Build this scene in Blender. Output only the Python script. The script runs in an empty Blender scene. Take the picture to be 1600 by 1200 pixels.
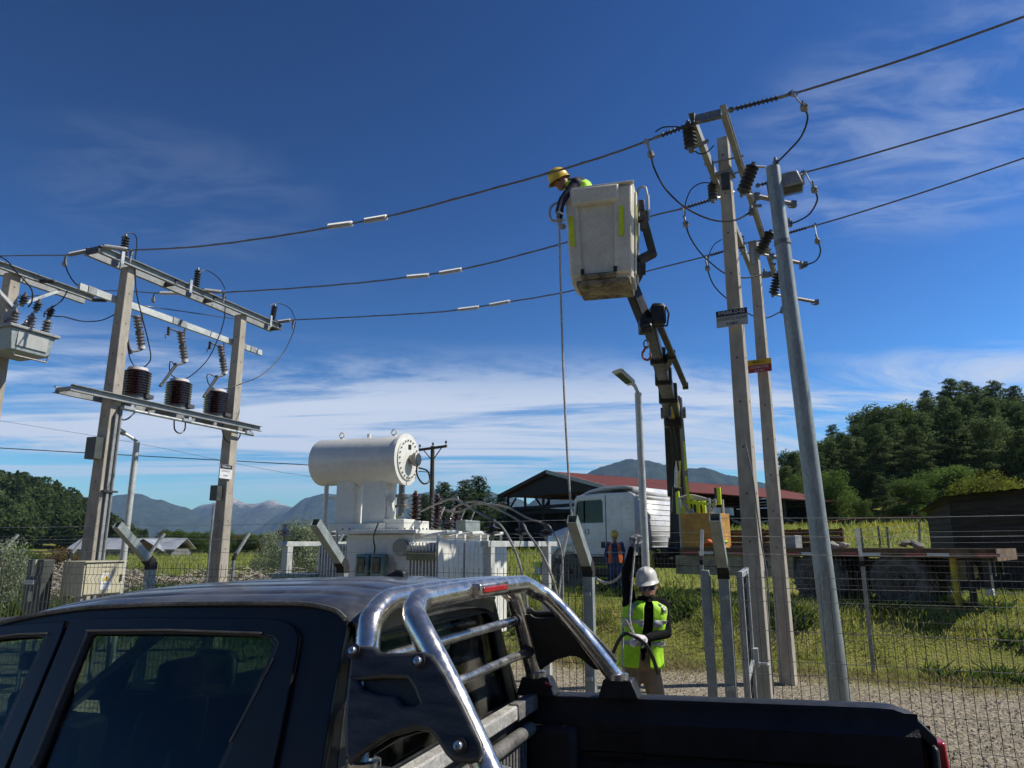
import bpy, bmesh, math, random
import numpy as np
from mathutils import Vector, Matrix, noise as mnoise
rnd = random.Random(7)
S = bpy.context.scene
COL = S.collection
R_ = math.radians

# ------------------------------------------------------------------ camera
EYE = Vector((0.0, 0.0, 2.0)); PITCH = R_(12.7); FPX = 1109.0
cam = bpy.data.cameras.new('camera'); cam.sensor_width = 36.0; cam.lens = 36.0 * FPX / 1600.0
cam.clip_start = 0.05; cam.clip_end = 60000
camo = bpy.data.objects.new('camera', cam); COL.objects.link(camo)
camo.location = EYE; camo.rotation_euler = (math.pi / 2 + PITCH, 0, 0)
S.camera = camo

# ------------------------------------------------------------------ sky and sun
SUN_AZ, SUN_EL = R_(84), R_(46)          # azimuth clockwise from +Y
world = bpy.data.worlds.new('World'); S.world = world; world.use_nodes = True
wn, wl = world.node_tree.nodes, world.node_tree.links
wn.clear()
def N(nodes, t, **kw):
    n = nodes.new(t)
    for k, v in kw.items():
        if k == 'inp':
            for a, b in v.items(): n.inputs[a].default_value = b
        else: setattr(n, k, v)
    return n
wo = N(wn, 'ShaderNodeOutputWorld'); bg = N(wn, 'ShaderNodeBackground'); bg.inputs[1].default_value = 0.088
sky = N(wn, 'ShaderNodeTexSky'); sky.sky_type = 'NISHITA'; sky.sun_disc = False
sky.sun_elevation = SUN_EL; sky.sun_rotation = SUN_AZ
sky.altitude = 300; sky.air_density = 1.0; sky.dust_density = 0.25; sky.ozone_density = 4.0
tcd = N(wn, 'ShaderNodeTexCoord')
sep = N(wn, 'ShaderNodeSeparateXYZ'); wl.new(tcd.outputs['Generated'], sep.inputs[0])
def M(op, a, b=None, nodes=wn, links=wl, clamp=False):
    m = nodes.new('ShaderNodeMath'); m.operation = op; m.use_clamp = clamp
    for i, x in enumerate((a, b)):
        if x is None: continue
        if hasattr(x, 'is_linked'): links.new(x, m.inputs[i])
        else: m.inputs[i].default_value = x
    return m.outputs[0]
def MR(x, a, b, c, d, nodes=wn, links=wl, smooth=True):
    m = nodes.new('ShaderNodeMapRange'); m.interpolation_type = 'SMOOTHSTEP' if smooth else 'LINEAR'
    links.new(x, m.inputs[0])
    for i, v in enumerate((a, b, c, d)): m.inputs[i + 1].default_value = v
    return m.outputs[0]
# cirrus: direction projected on a high, flat layer
zz = M('ADD', M('MAXIMUM', sep.outputs[2], 0.0), 0.06)
cx, cy = M('DIVIDE', sep.outputs[0], zz), M('DIVIDE', sep.outputs[1], zz)
cmb = N(wn, 'ShaderNodeCombineXYZ'); wl.new(cx, cmb.inputs[0]); wl.new(cy, cmb.inputs[1])
mp1 = N(wn, 'ShaderNodeMapping'); wl.new(cmb.outputs[0], mp1.inputs[0])
mp1.inputs['Scale'].default_value = (0.22, 0.80, 1); mp1.inputs['Rotation'].default_value = (0, 0, R_(-8)); mp1.inputs['Location'].default_value = (3.3, 1.2, 0)
n1 = N(wn, 'ShaderNodeTexNoise', inp={'Scale': 1.0, 'Detail': 11.0, 'Roughness': 0.68, 'Distortion': 0.9}); wl.new(mp1.outputs[0], n1.inputs['Vector'])
mp2 = N(wn, 'ShaderNodeMapping'); wl.new(cmb.outputs[0], mp2.inputs[0])
mp2.inputs['Scale'].default_value = (0.55, 0.5, 1); mp2.inputs['Location'].default_value = (0.35, 4.1, 0)
n2 = N(wn, 'ShaderNodeTexNoise', inp={'Scale': 0.9, 'Detail': 2.0, 'Roughness': 0.5}); wl.new(mp2.outputs[0], n2.inputs['Vector'])
mp3 = N(wn, 'ShaderNodeMapping'); wl.new(cmb.outputs[0], mp3.inputs[0])
mp3.inputs['Scale'].default_value = (3.2, 6.5, 1); mp3.inputs['Rotation'].default_value = (0, 0, R_(25))
n3 = N(wn, 'ShaderNodeTexNoise', inp={'Scale': 1.0, 'Detail': 8.0, 'Roughness': 0.62, 'Distortion': 0.6}); wl.new(mp3.outputs[0], n3.inputs['Vector'])
low = M('MULTIPLY', MR(sep.outputs[2], 0.035, 0.12, 0.0, 1.0), MR(sep.outputs[2], 0.18, 0.285, 1.0, 0.0))
low = M('MULTIPLY', low, MR(n1.outputs[0], 0.41, 0.58, 0.0, 1.0))
def blob(x, y, r, k):
    d = M('ADD', M('POWER', M('SUBTRACT', cx, x), 2.0), M('POWER', M('SUBTRACT', cy, y), 2.0)); return MR(d, r * r * .15, r * r, k, 0.0)
hi = M('ADD', blob(1.02, 1.42, .60, .27), M('ADD', blob(-.86, 1.72, .45, .07), M('MULTIPLY', MR(sep.outputs[2], 0.22, 0.34, 0.0, 1.0), MR(n2.outputs[0], 0.60, 0.75, 0.0, 0.45))))
hi = M('MULTIPLY', hi, MR(n3.outputs[0], 0.36, 0.70, 0.0, 1.0))
cl = M('ADD', low, hi, clamp=True)
mixc = N(wn, 'ShaderNodeMix', data_type='RGBA'); wl.new(cl, mixc.inputs[0])
gam = N(wn, 'ShaderNodeGamma'); gam.inputs[1].default_value = 1.9; wl.new(sky.outputs[0], gam.inputs[0])      # deep, polarised-looking blue
skm = N(wn, 'ShaderNodeMix', data_type='RGBA', blend_type='MULTIPLY'); skm.inputs[0].default_value = 1.0; wl.new(gam.outputs[0], skm.inputs[6]); skm.inputs[7].default_value = (.205, .275, .268, 1)
wl.new(skm.outputs[2], mixc.inputs[6])
mixc.inputs[7].default_value = (6.6, 7.5, 9.1, 1)
wl.new(mixc.outputs[2], bg.inputs[0]); wl.new(bg.outputs[0], wo.inputs[0])
sun = bpy.data.lights.new('sun', 'SUN'); sun.energy = 5.0; sun.angle = R_(0.53); sun.color = (1.0, 0.93, 0.81)
suno = bpy.data.objects.new('sun', sun); COL.objects.link(suno)
sd = Vector((math.sin(SUN_AZ) * math.cos(SUN_EL), math.cos(SUN_AZ) * math.cos(SUN_EL), math.sin(SUN_EL)))
suno.rotation_euler = sd.to_track_quat('Z', 'Y').to_euler(); suno.location = (20, 5, 40)
vs = S.view_settings; vs.view_transform = 'Standard'; vs.look = 'None'; vs.exposure = 0.12; vs.gamma = 1.0; vs.use_curve_mapping = False
S.render.engine = 'CYCLES'; S.cycles.use_denoising = True
S.cycles.max_bounces = 5; S.cycles.diffuse_bounces = 3; S.cycles.glossy_bounces = 3; S.cycles.transparent_max_bounces = 10; S.cycles.volume_bounces = 0
S.cycles.use_adaptive_sampling = True; S.cycles.adaptive_threshold = 0.02

# ------------------------------------------------------------------ picture rays -> places
def ray(px, py):
    a, b = (px - 800) / FPX, (py - 600) / FPX
    c, s = math.cos(PITCH), math.sin(PITCH)
    return Vector((a, c + b * s, s - b * c))
def at(px, py, Y):
    d = ray(px, py); return EYE + d * (Y / d.y)
def on_plane(px, py, p0, n):
    d = ray(px, py); return EYE + d * ((Vector(p0) - EYE).dot(n) / d.dot(n))
GA = R_(20.5)
r2 = Vector((math.cos(GA), -math.sin(GA), 0)); w2 = Vector((math.sin(GA), math.cos(GA), 0)); UP = Vector((0, 0, 1))
def G(s, q, z=0.0): return r2 * s + w2 * q + Vector((0, 0, z))
def sq(p): return p[0] * r2.x + p[1] * r2.y, p[0] * w2.x + p[1] * w2.y
def vplane(A, B, pts):
    """points of a hanging wire: picture points put on the upright plane through A and B"""
    A, B = Vector(A), Vector(B); n = (B - A).cross(UP); n.z = 0
    return [on_plane(x, y, A, n) for x, y in pts]

# ------------------------------------------------------------------ materials
MATS = {}
def mat(name, col, rough=0.6, metal=0.0, var=0.15, scale=6.0, bump=0.0, bscale=None, spec=0.5, coat=0.0, col2=None, emit=None, stretch=None, fine=0.0):
    m = bpy.data.materials.new(name); m.use_nodes = True; nt = m.node_tree; nd, lk = nt.nodes, nt.links
    b = nd['Principled BSDF']; b.inputs['Roughness'].default_value = rough; b.inputs['Metallic'].default_value = metal
    b.inputs['Specular IOR Level'].default_value = spec; b.inputs['Coat Weight'].default_value = coat; b.inputs['Coat Roughness'].default_value = 0.08
    tc = nd.new('ShaderNodeTexCoord'); vec = tc.outputs['Object']
    if stretch:
        mp = nd.new('ShaderNodeMapping'); mp.inputs['Scale'].default_value = stretch; lk.new(vec, mp.inputs[0]); vec = mp.outputs[0]
    nz = nd.new('ShaderNodeTexNoise'); nz.inputs['Scale'].default_value = scale; nz.inputs['Detail'].default_value = 8; nz.inputs['Roughness'].default_value = 0.62
    lk.new(vec, nz.inputs['Vector'])
    rp = nd.new('ShaderNodeValToRGB'); lk.new(nz.outputs[0], rp.inputs[0])
    c1 = Vector(col); c0 = Vector(col2) if col2 else c1 * (1 - var * 2); c2 = c1 * (1 + var) if not col2 else c1
    rp.color_ramp.elements[0].position = 0.32; rp.color_ramp.elements[1].position = 0.68
    rp.color_ramp.elements[0].color = (*[max(0, x) for x in c0], 1); rp.color_ramp.elements[1].color = (*[min(1, x) for x in c2], 1)
    outc = rp.outputs[0]
    if fine:
        nf = nd.new('ShaderNodeTexNoise'); nf.inputs['Scale'].default_value = scale * 9; nf.inputs['Detail'].default_value = 4
        lk.new(vec, nf.inputs['Vector']); mx = nd.new('ShaderNodeMix'); mx.data_type = 'RGBA'; mx.blend_type = 'MULTIPLY'
        mx.inputs[0].default_value = fine; lk.new(outc, mx.inputs[6]); lk.new(MR(nf.outputs[0], 0.3, 0.7, 0.35, 1.15, nd, lk), mx.inputs[7]); outc = mx.outputs[2]
    lk.new(outc, b.inputs['Base Color'])
    lk.new(MR(nz.outputs[0], 0.3, 0.7, max(0, rough - 0.08), min(1, rough + 0.1), nd, lk), b.inputs['Roughness'])
    if bump:
        nb = nd.new('ShaderNodeTexNoise'); nb.inputs['Scale'].default_value = bscale or scale * 6; nb.inputs['Detail'].default_value = 6
        lk.new(vec, nb.inputs['Vector']); bp = nd.new('ShaderNodeBump'); bp.inputs['Strength'].default_value = bump; bp.inputs['Distance'].default_value = 0.02
        lk.new(nb.outputs[0], bp.inputs['Height']); lk.new(bp.outputs[0], b.inputs['Normal'])
    if emit: b.inputs['Emission Color'].default_value = (*emit[0], 1); b.inputs['Emission Strength'].default_value = emit[1]
    MATS[name] = m; return m
def leafmat(name, ca, cb, tr=0.35):
    m = bpy.data.materials.new(name); m.use_nodes = True; nd, lk = m.node_tree.nodes, m.node_tree.links
    b = nd['Principled BSDF']; b.inputs['Roughness'].default_value = 0.8; b.inputs['Specular IOR Level'].default_value = 0.08
    at_ = nd.new('ShaderNodeAttribute'); at_.attribute_name = 'tint'
    oi = nd.new('ShaderNodeObjectInfo')
    ad = M('ADD', at_.outputs['Fac'], M('MULTIPLY', M('SUBTRACT', oi.outputs['Random'], 0.5, nd, lk), 0.45, nd, lk), nd, lk, True)
    rp = nd.new('ShaderNodeValToRGB'); lk.new(ad, rp.inputs[0])
    rp.color_ramp.elements[0].color = (*ca, 1); rp.color_ramp.elements[1].color = (*cb, 1)
    lk.new(rp.outputs[0], b.inputs['Base Color'])
    t = nd.new('ShaderNodeBsdfTranslucent'); lk.new(rp.outputs[0], t.inputs[0])
    mx = nd.new('ShaderNodeMixShader'); mx.inputs[0].default_value = tr; lk.new(b.outputs[0], mx.inputs[1]); lk.new(t.outputs[0], mx.inputs[2])
    lk.new(mx.outputs[0], nd['Material Output'].inputs[0]); MATS[name] = m; return m
def glassmat(name, col, refl=0.06):
    m = bpy.data.materials.new(name); m.use_nodes = True; nd, lk = m.node_tree.nodes, m.node_tree.links
    nd.remove(nd['Principled BSDF'])
    t = nd.new('ShaderNodeBsdfTransparent'); t.inputs[0].default_value = (*col, 1)
    g = nd.new('ShaderNodeBsdfGlossy'); g.inputs[0].default_value = (0.9, 0.95, 1, 1); g.inputs[1].default_value = 0.03
    lw = nd.new('ShaderNodeLayerWeight'); frv = M('ADD', M('MULTIPLY', M('POWER', lw.outputs['Facing'], 5.0, nd, lk), 0.9, nd, lk), 0.025, nd, lk)
    tc = nd.new('ShaderNodeTexCoord'); nz = nd.new('ShaderNodeTexNoise'); nz.inputs['Scale'].default_value = 5; nz.inputs['Detail'].default_value = 7; lk.new(tc.outputs['Object'], nz.inputs['Vector'])
    d = nd.new('ShaderNodeBsdfDiffuse'); d.inputs[0].default_value = (0.32, 0.30, 0.26, 1)
    mx = nd.new('ShaderNodeMixShader'); lk.new(frv, mx.inputs[0]); lk.new(t.outputs[0], mx.inputs[1]); lk.new(g.outputs[0], mx.inputs[2])
    m2 = nd.new('ShaderNodeMixShader'); lk.new(MR(nz.outputs[0], 0.45, 0.8, 0.0, refl, nd, lk), m2.inputs[0]); lk.new(mx.outputs[0], m2.inputs[1]); lk.new(d.outputs[0], m2.inputs[2])
    lk.new(m2.outputs[0], nd['Material Output'].inputs[0]); MATS[name] = m; return m

mat('concrete', (0.435, 0.40, 0.335), 0.9, var=0.19, scale=1.8, bump=0.2, bscale=40, fine=0.25, stretch=(1, 1, .35))
mat('galv', (0.50, 0.53, 0.54), 0.5, 0.55, var=0.12, scale=9, fine=0.3, bump=0.05)
mat('galv_pole', (0.33, 0.37, 0.365), 0.5, 0.35, var=0.14, scale=5, fine=0.3, stretch=(1, 1, .35))
mat('galv_dull', (0.33, 0.35, 0.35), 0.6, 0.35, var=0.15, scale=7, fine=0.35)
mat('galv_green', (0.34, 0.39, 0.38), 0.55, 0.35, var=0.12, scale=9, fine=0.3)
mat('olive_paint', (0.27, 0.26, 0.14), 0.65, var=0.2, scale=8, fine=0.4)
mat('steel_pale', (0.56, 0.59, 0.56), 0.55, 0.25, var=0.10, scale=6, fine=0.3)
mat('steel_dark', (0.085, 0.085, 0.09), 0.55, 0.4, var=0.25, scale=9)
mat('chrome', (0.72, 0.69, 0.63), 0.21, 0.92, var=0.10, scale=16, bump=0.03, bscale=30, fine=0.25)
mat('chrome_dusty', (0.55, 0.54, 0.51), 0.28, 0.9, var=0.15, scale=14)
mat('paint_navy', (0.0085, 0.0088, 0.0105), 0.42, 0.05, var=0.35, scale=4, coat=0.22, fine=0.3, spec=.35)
mat('black_plastic', (0.016, 0.017, 0.019), 0.48, var=0.3, scale=18, bump=0.12, bscale=160)
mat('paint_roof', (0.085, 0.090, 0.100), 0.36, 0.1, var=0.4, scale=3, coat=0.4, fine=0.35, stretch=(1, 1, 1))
mat('plastic_scuffed', (0.050, 0.053, 0.058), 0.42, var=0.35, scale=7, stretch=(1, 1, 5), bump=0.06, bscale=200, fine=0.4)
mat('bed_liner', (0.014, 0.014, 0.016), 0.55, var=0.4, scale=9, bump=0.3, bscale=120)
mat('liner_dusty', (0.17, 0.165, 0.155), 0.75, var=0.3, scale=6, bump=0.2, bscale=60, fine=0.5)
mat('rail_grey', (0.50, 0.49, 0.45), 0.7, var=0.18, scale=10, fine=0.6)
mat('rusty_rail', (0.20, 0.125, 0.07), 0.8, var=0.35, scale=5, fine=0.5)
mat('tyre', (0.15, 0.145, 0.135), 0.85, var=0.4, scale=6, bump=0.2)
mat('rubber', (0.020, 0.020, 0.021), 0.8, var=0.3, scale=10, bump=0.2)
mat('red_lens', (0.42, 0.012, 0.025), 0.2, var=0.15, scale=20, coat=0.6)
glassmat('tint_glass', (0.47, 0.57, 0.50), 0.05)
glassmat('rear_glass', (0.40, 0.46, 0.45), 0.22)
glassmat('dark_glass', (0.30, 0.35, 0.34), 0.08)
glassmat('clear_glass', (0.55, 0.62, 0.6), 0.08)
mat('mirror', (0.7, 0.75, 0.75), 0.03, 1.0, var=0.02)
mat('seat_cloth', (0.03, 0.03, 0.032), 0.9, var=0.3, scale=12)
mat('wire', (0.045, 0.043, 0.042), 0.55, 0.3, var=0.2, scale=60)
mat('wire_alu', (0.20, 0.20, 0.20), 0.5, 0.6, var=0.25, scale=60)
mat('cable_grey', (0.24, 0.235, 0.22), 0.5, 0.2, var=0.2, scale=14)
mat('cable_black', (0.012, 0.012, 0.013), 0.4, var=0.3, scale=20)
mat('rope', (0.55, 0.53, 0.47), 0.9, var=0.35, scale=60, bump=0.3)
mat('polymer', (0.36, 0.355, 0.345), 0.55, var=0.1, scale=12)
mat('polymer_dark', (0.045, 0.047, 0.052), 0.5, var=0.2, scale=12)
mat('sleeve_white', (0.58, 0.58, 0.56), 0.5, var=0.12, scale=30)
mat('porcelain', (0.050, 0.016, 0.014), 0.22, var=0.25, scale=12, coat=0.5)
mat('porcelain_grey', (0.19, 0.175, 0.17), 0.3, var=0.15, scale=12, coat=0.3)
mat('white_cap', (0.62, 0.58, 0.56), 0.5, var=0.1)
mat('xf_white', (0.78, 0.785, 0.73), 0.38, var=0.05, scale=1.6, coat=0.2, fine=0.10)
mat('xf_shadow', (0.10, 0.11, 0.11), 0.7)
mat('gauge_green', (0.17, 0.27, 0.24), 0.45, var=0.12)
mat('gauge_black', (0.012, 0.014, 0.018), 0.15, coat=0.6)
mat('bolt', (0.28, 0.27, 0.25), 0.45, 0.7, var=0.2, scale=30)
mat('cabinet', (0.53, 0.50, 0.36), 0.5, var=0.08, scale=5, fine=0.15)
mat('cabinet_dark', (0.06, 0.068, 0.062), 0.5, var=0.2, scale=5)
mat('sign_white', (0.72, 0.73, 0.74), 0.5, var=0.05)
mat('sign_grey', (0.40, 0.42, 0.40), 0.6, var=0.1)
mat('sign_navy', (0.008, 0.014, 0.045), 0.5, var=0.1)
mat('sign_yellow', (0.62, 0.42, 0.02), 0.5, var=0.1)
mat('sign_red', (0.33, 0.05, 0.055), 0.55, var=0.15)
mat('ink', (0.02, 0.02, 0.022), 0.6, var=0.1)
mat('ink_white', (0.62, 0.62, 0.60), 0.6, var=0.05)
mat('ink_grey', (0.24, 0.22, 0.17), 0.7, var=0.1)
mat('fibreglass', (0.74, 0.72, 0.61), 0.5, var=0.14, scale=3.2, col2=(0.58, 0.555, 0.45), fine=0.16, bump=0.05)
mat('mesh_wire', (0.085, 0.09, 0.088), 0.6, 0.3, var=0.2, scale=20)
mat('trim_grey', (0.15, 0.14, 0.12), 0.6, var=0.2, scale=20)
mat('bolt_dark', (0.10, 0.098, 0.092), 0.55, 0.4, var=0.25, scale=30)
mat('fibre_dirty', (0.30, 0.26, 0.17), 0.7, var=0.4, scale=7, fine=0.6)
mat('reflective_yellow', (0.66, 0.80, 0.015), 0.45, var=0.1, scale=20)
mat('crane_dark', (0.030, 0.031, 0.034), 0.42, 0.25, var=0.3, scale=6, fine=0.3)
mat('crane_grey', (0.050, 0.050, 0.050), 0.42, 0.35, var=0.2, scale=5, fine=0.3)
mat('crane_yellow', (0.58, 0.46, 0.03), 0.5, var=0.25, scale=6)
mat('hydraulic', (0.55, 0.60, 0.68), 0.15, 1.0, var=0.05)
mat('truck_white', (0.76, 0.765, 0.76), 0.35, var=0.10, scale=2, coat=0.4, fine=0.12)
mat('truck_dirty', (0.42, 0.38, 0.24), 0.7, var=0.25, scale=4, fine=0.5)
mat('truck_black', (0.022, 0.022, 0.023), 0.6, var=0.3, scale=5)
mat('wood_brown', (0.20, 0.11, 0.05), 0.85, var=0.35, scale=3, stretch=(1, 1, 6), bump=0.3, fine=0.5)
mat('ply_orange', (0.62, 0.33, 0.07), 0.7, var=0.18, scale=4, fine=0.4)
mat('red_tape', (0.40, 0.02, 0.025), 0.4, var=0.2, scale=20)
mat('vest_yellow', (0.42, 0.82, 0.02), 0.7, var=0.12, scale=12, bump=0.35, bscale=22)
mat('vest_orange', (0.80, 0.16, 0.035), 0.7, var=0.12, scale=10, bump=0.3, bscale=20)
mat('reflect_silver', (0.36, 0.37, 0.37), 0.4, 0.2, var=0.1, scale=30)
mat('jacket_black', (0.008, 0.008, 0.010), 0.85, spec=.12, var=0.35, scale=14, bump=0.4, bscale=25)
mat('jacket_navy', (0.014, 0.018, 0.045), 0.8, var=0.3, scale=14, bump=0.35, bscale=25)
mat('work_blue', (0.030, 0.075, 0.21), 0.85, var=0.25, scale=12, bump=0.4, bscale=24)
mat('trousers_khaki', (0.27, 0.20, 0.13), 0.88, var=0.18, scale=10, bump=0.45, bscale=24)
mat('skin', (0.36, 0.19, 0.125), 0.55, var=0.12, scale=14)
mat('beard', (0.025, 0.016, 0.012), 0.9, var=0.3, scale=60)
mat('helmet_white', (0.60, 0.585, 0.53), 0.42, var=0.06, scale=8, coat=0.2)
mat('helmet_yellow', (0.72, 0.46, 0.015), 0.4, var=0.08, scale=8, coat=0.2)
mat('lens_blue', (0.012, 0.03, 0.14), 0.08, 0.4, coat=1.0)
mat('glove_white', (0.66, 0.65, 0.66), 0.85, var=0.15, scale=30, bump=0.3, bscale=60)
mat('glove_grey', (0.30, 0.30, 0.31), 0.85, var=0.4, scale=24)
mat('boot', (0.03, 0.022, 0.017), 0.7, var=0.3, scale=20)
mat('barn_red', (0.20, 0.036, 0.026), 0.75, var=0.28, scale=0.5, col2=(0.115, 0.030, 0.025), fine=0.35)
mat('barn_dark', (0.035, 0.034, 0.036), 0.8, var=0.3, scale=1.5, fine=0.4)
mat('barn_trim', (0.42, 0.43, 0.42), 0.7, var=0.15)
mat('board_dark', (0.055, 0.048, 0.044), 0.9, var=0.35, scale=1.6, stretch=(1, 1, 7), bump=0.4, bscale=14, fine=0.5)
mat('board_grey', (0.27, 0.25, 0.22), 0.9, var=0.3, scale=2, bump=0.3, fine=0.5)
mat('zinc_roof', (0.47, 0.50, 0.53), 0.45, 0.4, var=0.12, scale=1.0, fine=0.3)
mat('house_wall', (0.16, 0.17, 0.17), 0.9, var=0.25, scale=2)
mat('bark', (0.085, 0.062, 0.045), 0.95, var=0.35, scale=5, bump=0.6, bscale=16)
mat('dry_twig', (0.36, 0.32, 0.26), 0.95, var=0.35, scale=4)
mat('orange_cloth', (0.75, 0.16, 0.03), 0.8, var=0.2)
leafmat('leaf_dark', (0.052, 0.085, 0.028), (0.155, 0.205, 0.078), 0.5)
leafmat('leaf_mid', (0.045, 0.085, 0.018), (0.14, 0.21, 0.050), 0.45)
leafmat('leaf_bright', (0.065, 0.12, 0.022), (0.18, 0.27, 0.060), 0.45)
leafmat('leaf_yellow', (0.10, 0.125, 0.018), (0.29, 0.30, 0.040), 0.45)
leafmat('leaf_silver', (0.12, 0.165, 0.08), (0.38, 0.43, 0.28), 0.4)
leafmat('leaf_conifer', (0.028, 0.055, 0.028), (0.10, 0.15, 0.07), 0.4)
leafmat('leaf_rust', (0.05, 0.045, 0.015), (0.16, 0.11, 0.04), 0.25)
leafmat('grass_blade', (0.13, 0.21, 0.028), (0.44, 0.47, 0.13), 0.5)
leafmat('grass_dry', (0.22, 0.18, 0.08), (0.52, 0.44, 0.25), 0.4)
leafmat('flower_yellow', (0.45, 0.33, 0.01), (0.80, 0.60, 0.02), 0.3)

# ------------------------------------------------------------------ object tree helpers
ORG = {}
def thing(name, label, cat, loc=(0, 0, 0), group=None):
    o = bpy.data.objects.new(name, None); COL.objects.link(o); o.empty_display_size = 0.2
    o.location = loc; o['label'] = label; o['category'] = cat
    if group: o['group'] = group
    ORG[o.name] = Vector(loc); return o
def tag(o, label=None, cat=None, group=None, kind=None):
    for k, v in (('label', label), ('category', cat), ('group', group), ('kind', kind)):
        if v: o[k] = v
    return o
def link(name, me, m=None, parent=None, smooth=True, angle=35, bevel=0.0):
    if m is not None:
        for k in (m if isinstance(m, (list, tuple)) else [m]): me.materials.append(MATS[k])
    if smooth:
        me.shade_smooth(); me.set_sharp_from_angle(angle=R_(angle))
    o = bpy.data.objects.new(name, me); COL.objects.link(o)
    if parent is not None:
        o.parent = parent; off = ORG.get(parent.name, Vector((0, 0, 0)))
        if off.length: me.transform(Matrix.Translation(-off))
        ORG[o.name] = off
    if bevel:
        md = o.modifiers.new('bevel', 'BEVEL'); md.width = bevel; md.segments = 2; md.limit_method = 'ANGLE'; md.angle_limit = R_(40)
    return o
def frame_of(d, up=UP):
    d = Vector(d).normalized(); up = Vector(up)
    if abs(d.dot(up)) > 0.98: up = Vector((1, 0, 0)) if abs(d.x) < 0.9 else Vector((0, 1, 0))
    a = d.cross(up).normalized(); b = a.cross(d).normalized()
    return a, b, d
def catmull(pts, n=6):
    P = [Vector(p) for p in pts]
    if len(P) < 3: return P
    P = [P[0] * 2 - P[1]] + P + [P[-1] * 2 - P[-2]]; out = []
    for i in range(1, len(P) - 2):
        for k in range(n):
            t = k / n; a, b, c, d = P[i - 1], P[i], P[i + 1], P[i + 2]
            out.append(0.5 * ((2 * b) + (c - a) * t + (2 * a - 5 * b + 4 * c - d) * t * t + (3 * b - a - 3 * c + d) * t ** 3))
    out.append(P[-2]); return out
class MB:
    def __init__(s): s.v = []; s.f = []; s.mi = []; s.cur = 0
    def add(s, vs, fs):
        o = len(s.v); s.v.extend(Vector(v) for v in vs)
        for f in fs: s.f.append([i + o for i in f]); s.mi.append(s.cur)
        return s
    def mat(s, i): s.cur = i; return s
    def hexa(s, b, t):   # bottom quad, top quad
        return s.add(list(b) + list(t), [(3, 2, 1, 0), (4, 5, 6, 7), (0, 1, 5, 4), (1, 2, 6, 5), (2, 3, 7, 6), (3, 0, 4, 7)])
    def box(s, c, sx, sy, sz, X=None, Y=None, Z=None):
        c = Vector(c); X = Vector(X or (1, 0, 0)); Y = Vector(Y or (0, 1, 0)); Z = Vector(Z or (0, 0, 1))
        q = [(-1, -1), (1, -1), (1, 1), (-1, 1)]
        return s.hexa([c + X * (a * sx / 2) + Y * (b * sy / 2) - Z * (sz / 2) for a, b in q], [c + X * (a * sx / 2) + Y * (b * sy / 2) + Z * (sz / 2) for a, b in q])
    def gbox(s, s0, s1, q0, q1, z0, z1):   # box on the site grid
        b = [G(s0, q0, z0), G(s1, q0, z0), G(s1, q1, z0), G(s0, q1, z0)]
        return s.hexa(b, [p + Vector((0, 0, z1 - z0)) for p in b])
    def beam(s, p0, p1, w, h, up=UP, w1=None, h1=None):
        p0, p1 = Vector(p0), Vector(p1); a, b, d = frame_of(p1 - p0, up); w1 = w if w1 is None else w1; h1 = h if h1 is None else h1
        q = [(-.5, -.5), (.5, -.5), (.5, .5), (-.5, .5)]
        return s.hexa([p0 + a * x * w + b * y * h for x, y in q], [p1 + a * x * w1 + b * y * h1 for x, y in q])
    def cyl(s, p0, p1, r0, r1=None, n=12, caps=True):
        p0, p1 = Vector(p0), Vector(p1); r1 = r0 if r1 is None else r1; a, b, d = frame_of(p1 - p0)
        ring = lambda p, r: [p + a * (r * math.cos(2 * math.pi * i / n)) + b * (r * math.sin(2 * math.pi * i / n)) for i in range(n)]
        fs = [(i, (i + 1) % n, n + (i + 1) % n, n + i) for i in range(n)]
        if caps: fs += [tuple(range(n))[::-1], tuple(range(n, 2 * n))]
        return s.add(ring(p0, r0) + ring(p1, r1), fs)
    def tube(s, pts, r, n=8, rr=None, closed=False, caps=True):
        P = [Vector(p) for p in pts]; m = len(P); vs = []; pa = None
        for i, p in enumerate(P):
            if closed: d = P[(i + 1) % m] - P[i - 1]
            else: d = P[min(i + 1, m - 1)] - P[max(i - 1, 0)]
            d.normalize()
            if pa is None: a, b, _ = frame_of(d)
            else:
                a = pa - d * pa.dot(d)
                if a.length < 1e-5: a = frame_of(d)[0]
                a.normalize(); b = a.cross(d) * -1
            pa = a; R = rr[i] if rr else r
            b = d.cross(a)
            vs += [p + a * (R * math.cos(2 * math.pi * k / n)) + b * (R * math.sin(2 * math.pi * k / n)) for k in range(n)]
        fs = []
        for i in range(m if closed else m - 1):
            j = (i + 1) % m
            fs += [(i * n + k, i * n + (k + 1) % n, j * n + (k + 1) % n, j * n + k) for k in range(n)]
        if caps and not closed: fs += [tuple(range(n))[::-1], tuple(range((m - 1) * n, m * n))]
        return s.add(vs, fs)
    def lathe(s, prof, p, axis=UP, n=16):
        p = Vector(p); a, b, d = frame_of(axis); vs = []
        for r, z in prof: vs += [p + d * z + a * (r * math.cos(2 * math.pi * k / n)) + b * (r * math.sin(2 * math.pi * k / n)) for k in range(n)]
        m = len(prof); fs = []
        for i in range(m - 1): fs += [(i * n + k, i * n + (k + 1) % n, (i + 1) * n + (k + 1) % n, (i + 1) * n + k) for k in range(n)]
        fs += [tuple(range(n))[::-1], tuple(range((m - 1) * n, m * n))]
        return s.add(vs, fs)
    def grid(s, rows):
        n = len(rows[0]); m = len(rows)
        return s.add([p for r in rows for p in r], [(i * n + k, i * n + k + 1, (i + 1) * n + k + 1, (i + 1) * n + k) for i in range(m - 1) for k in range(n - 1)])
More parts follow.
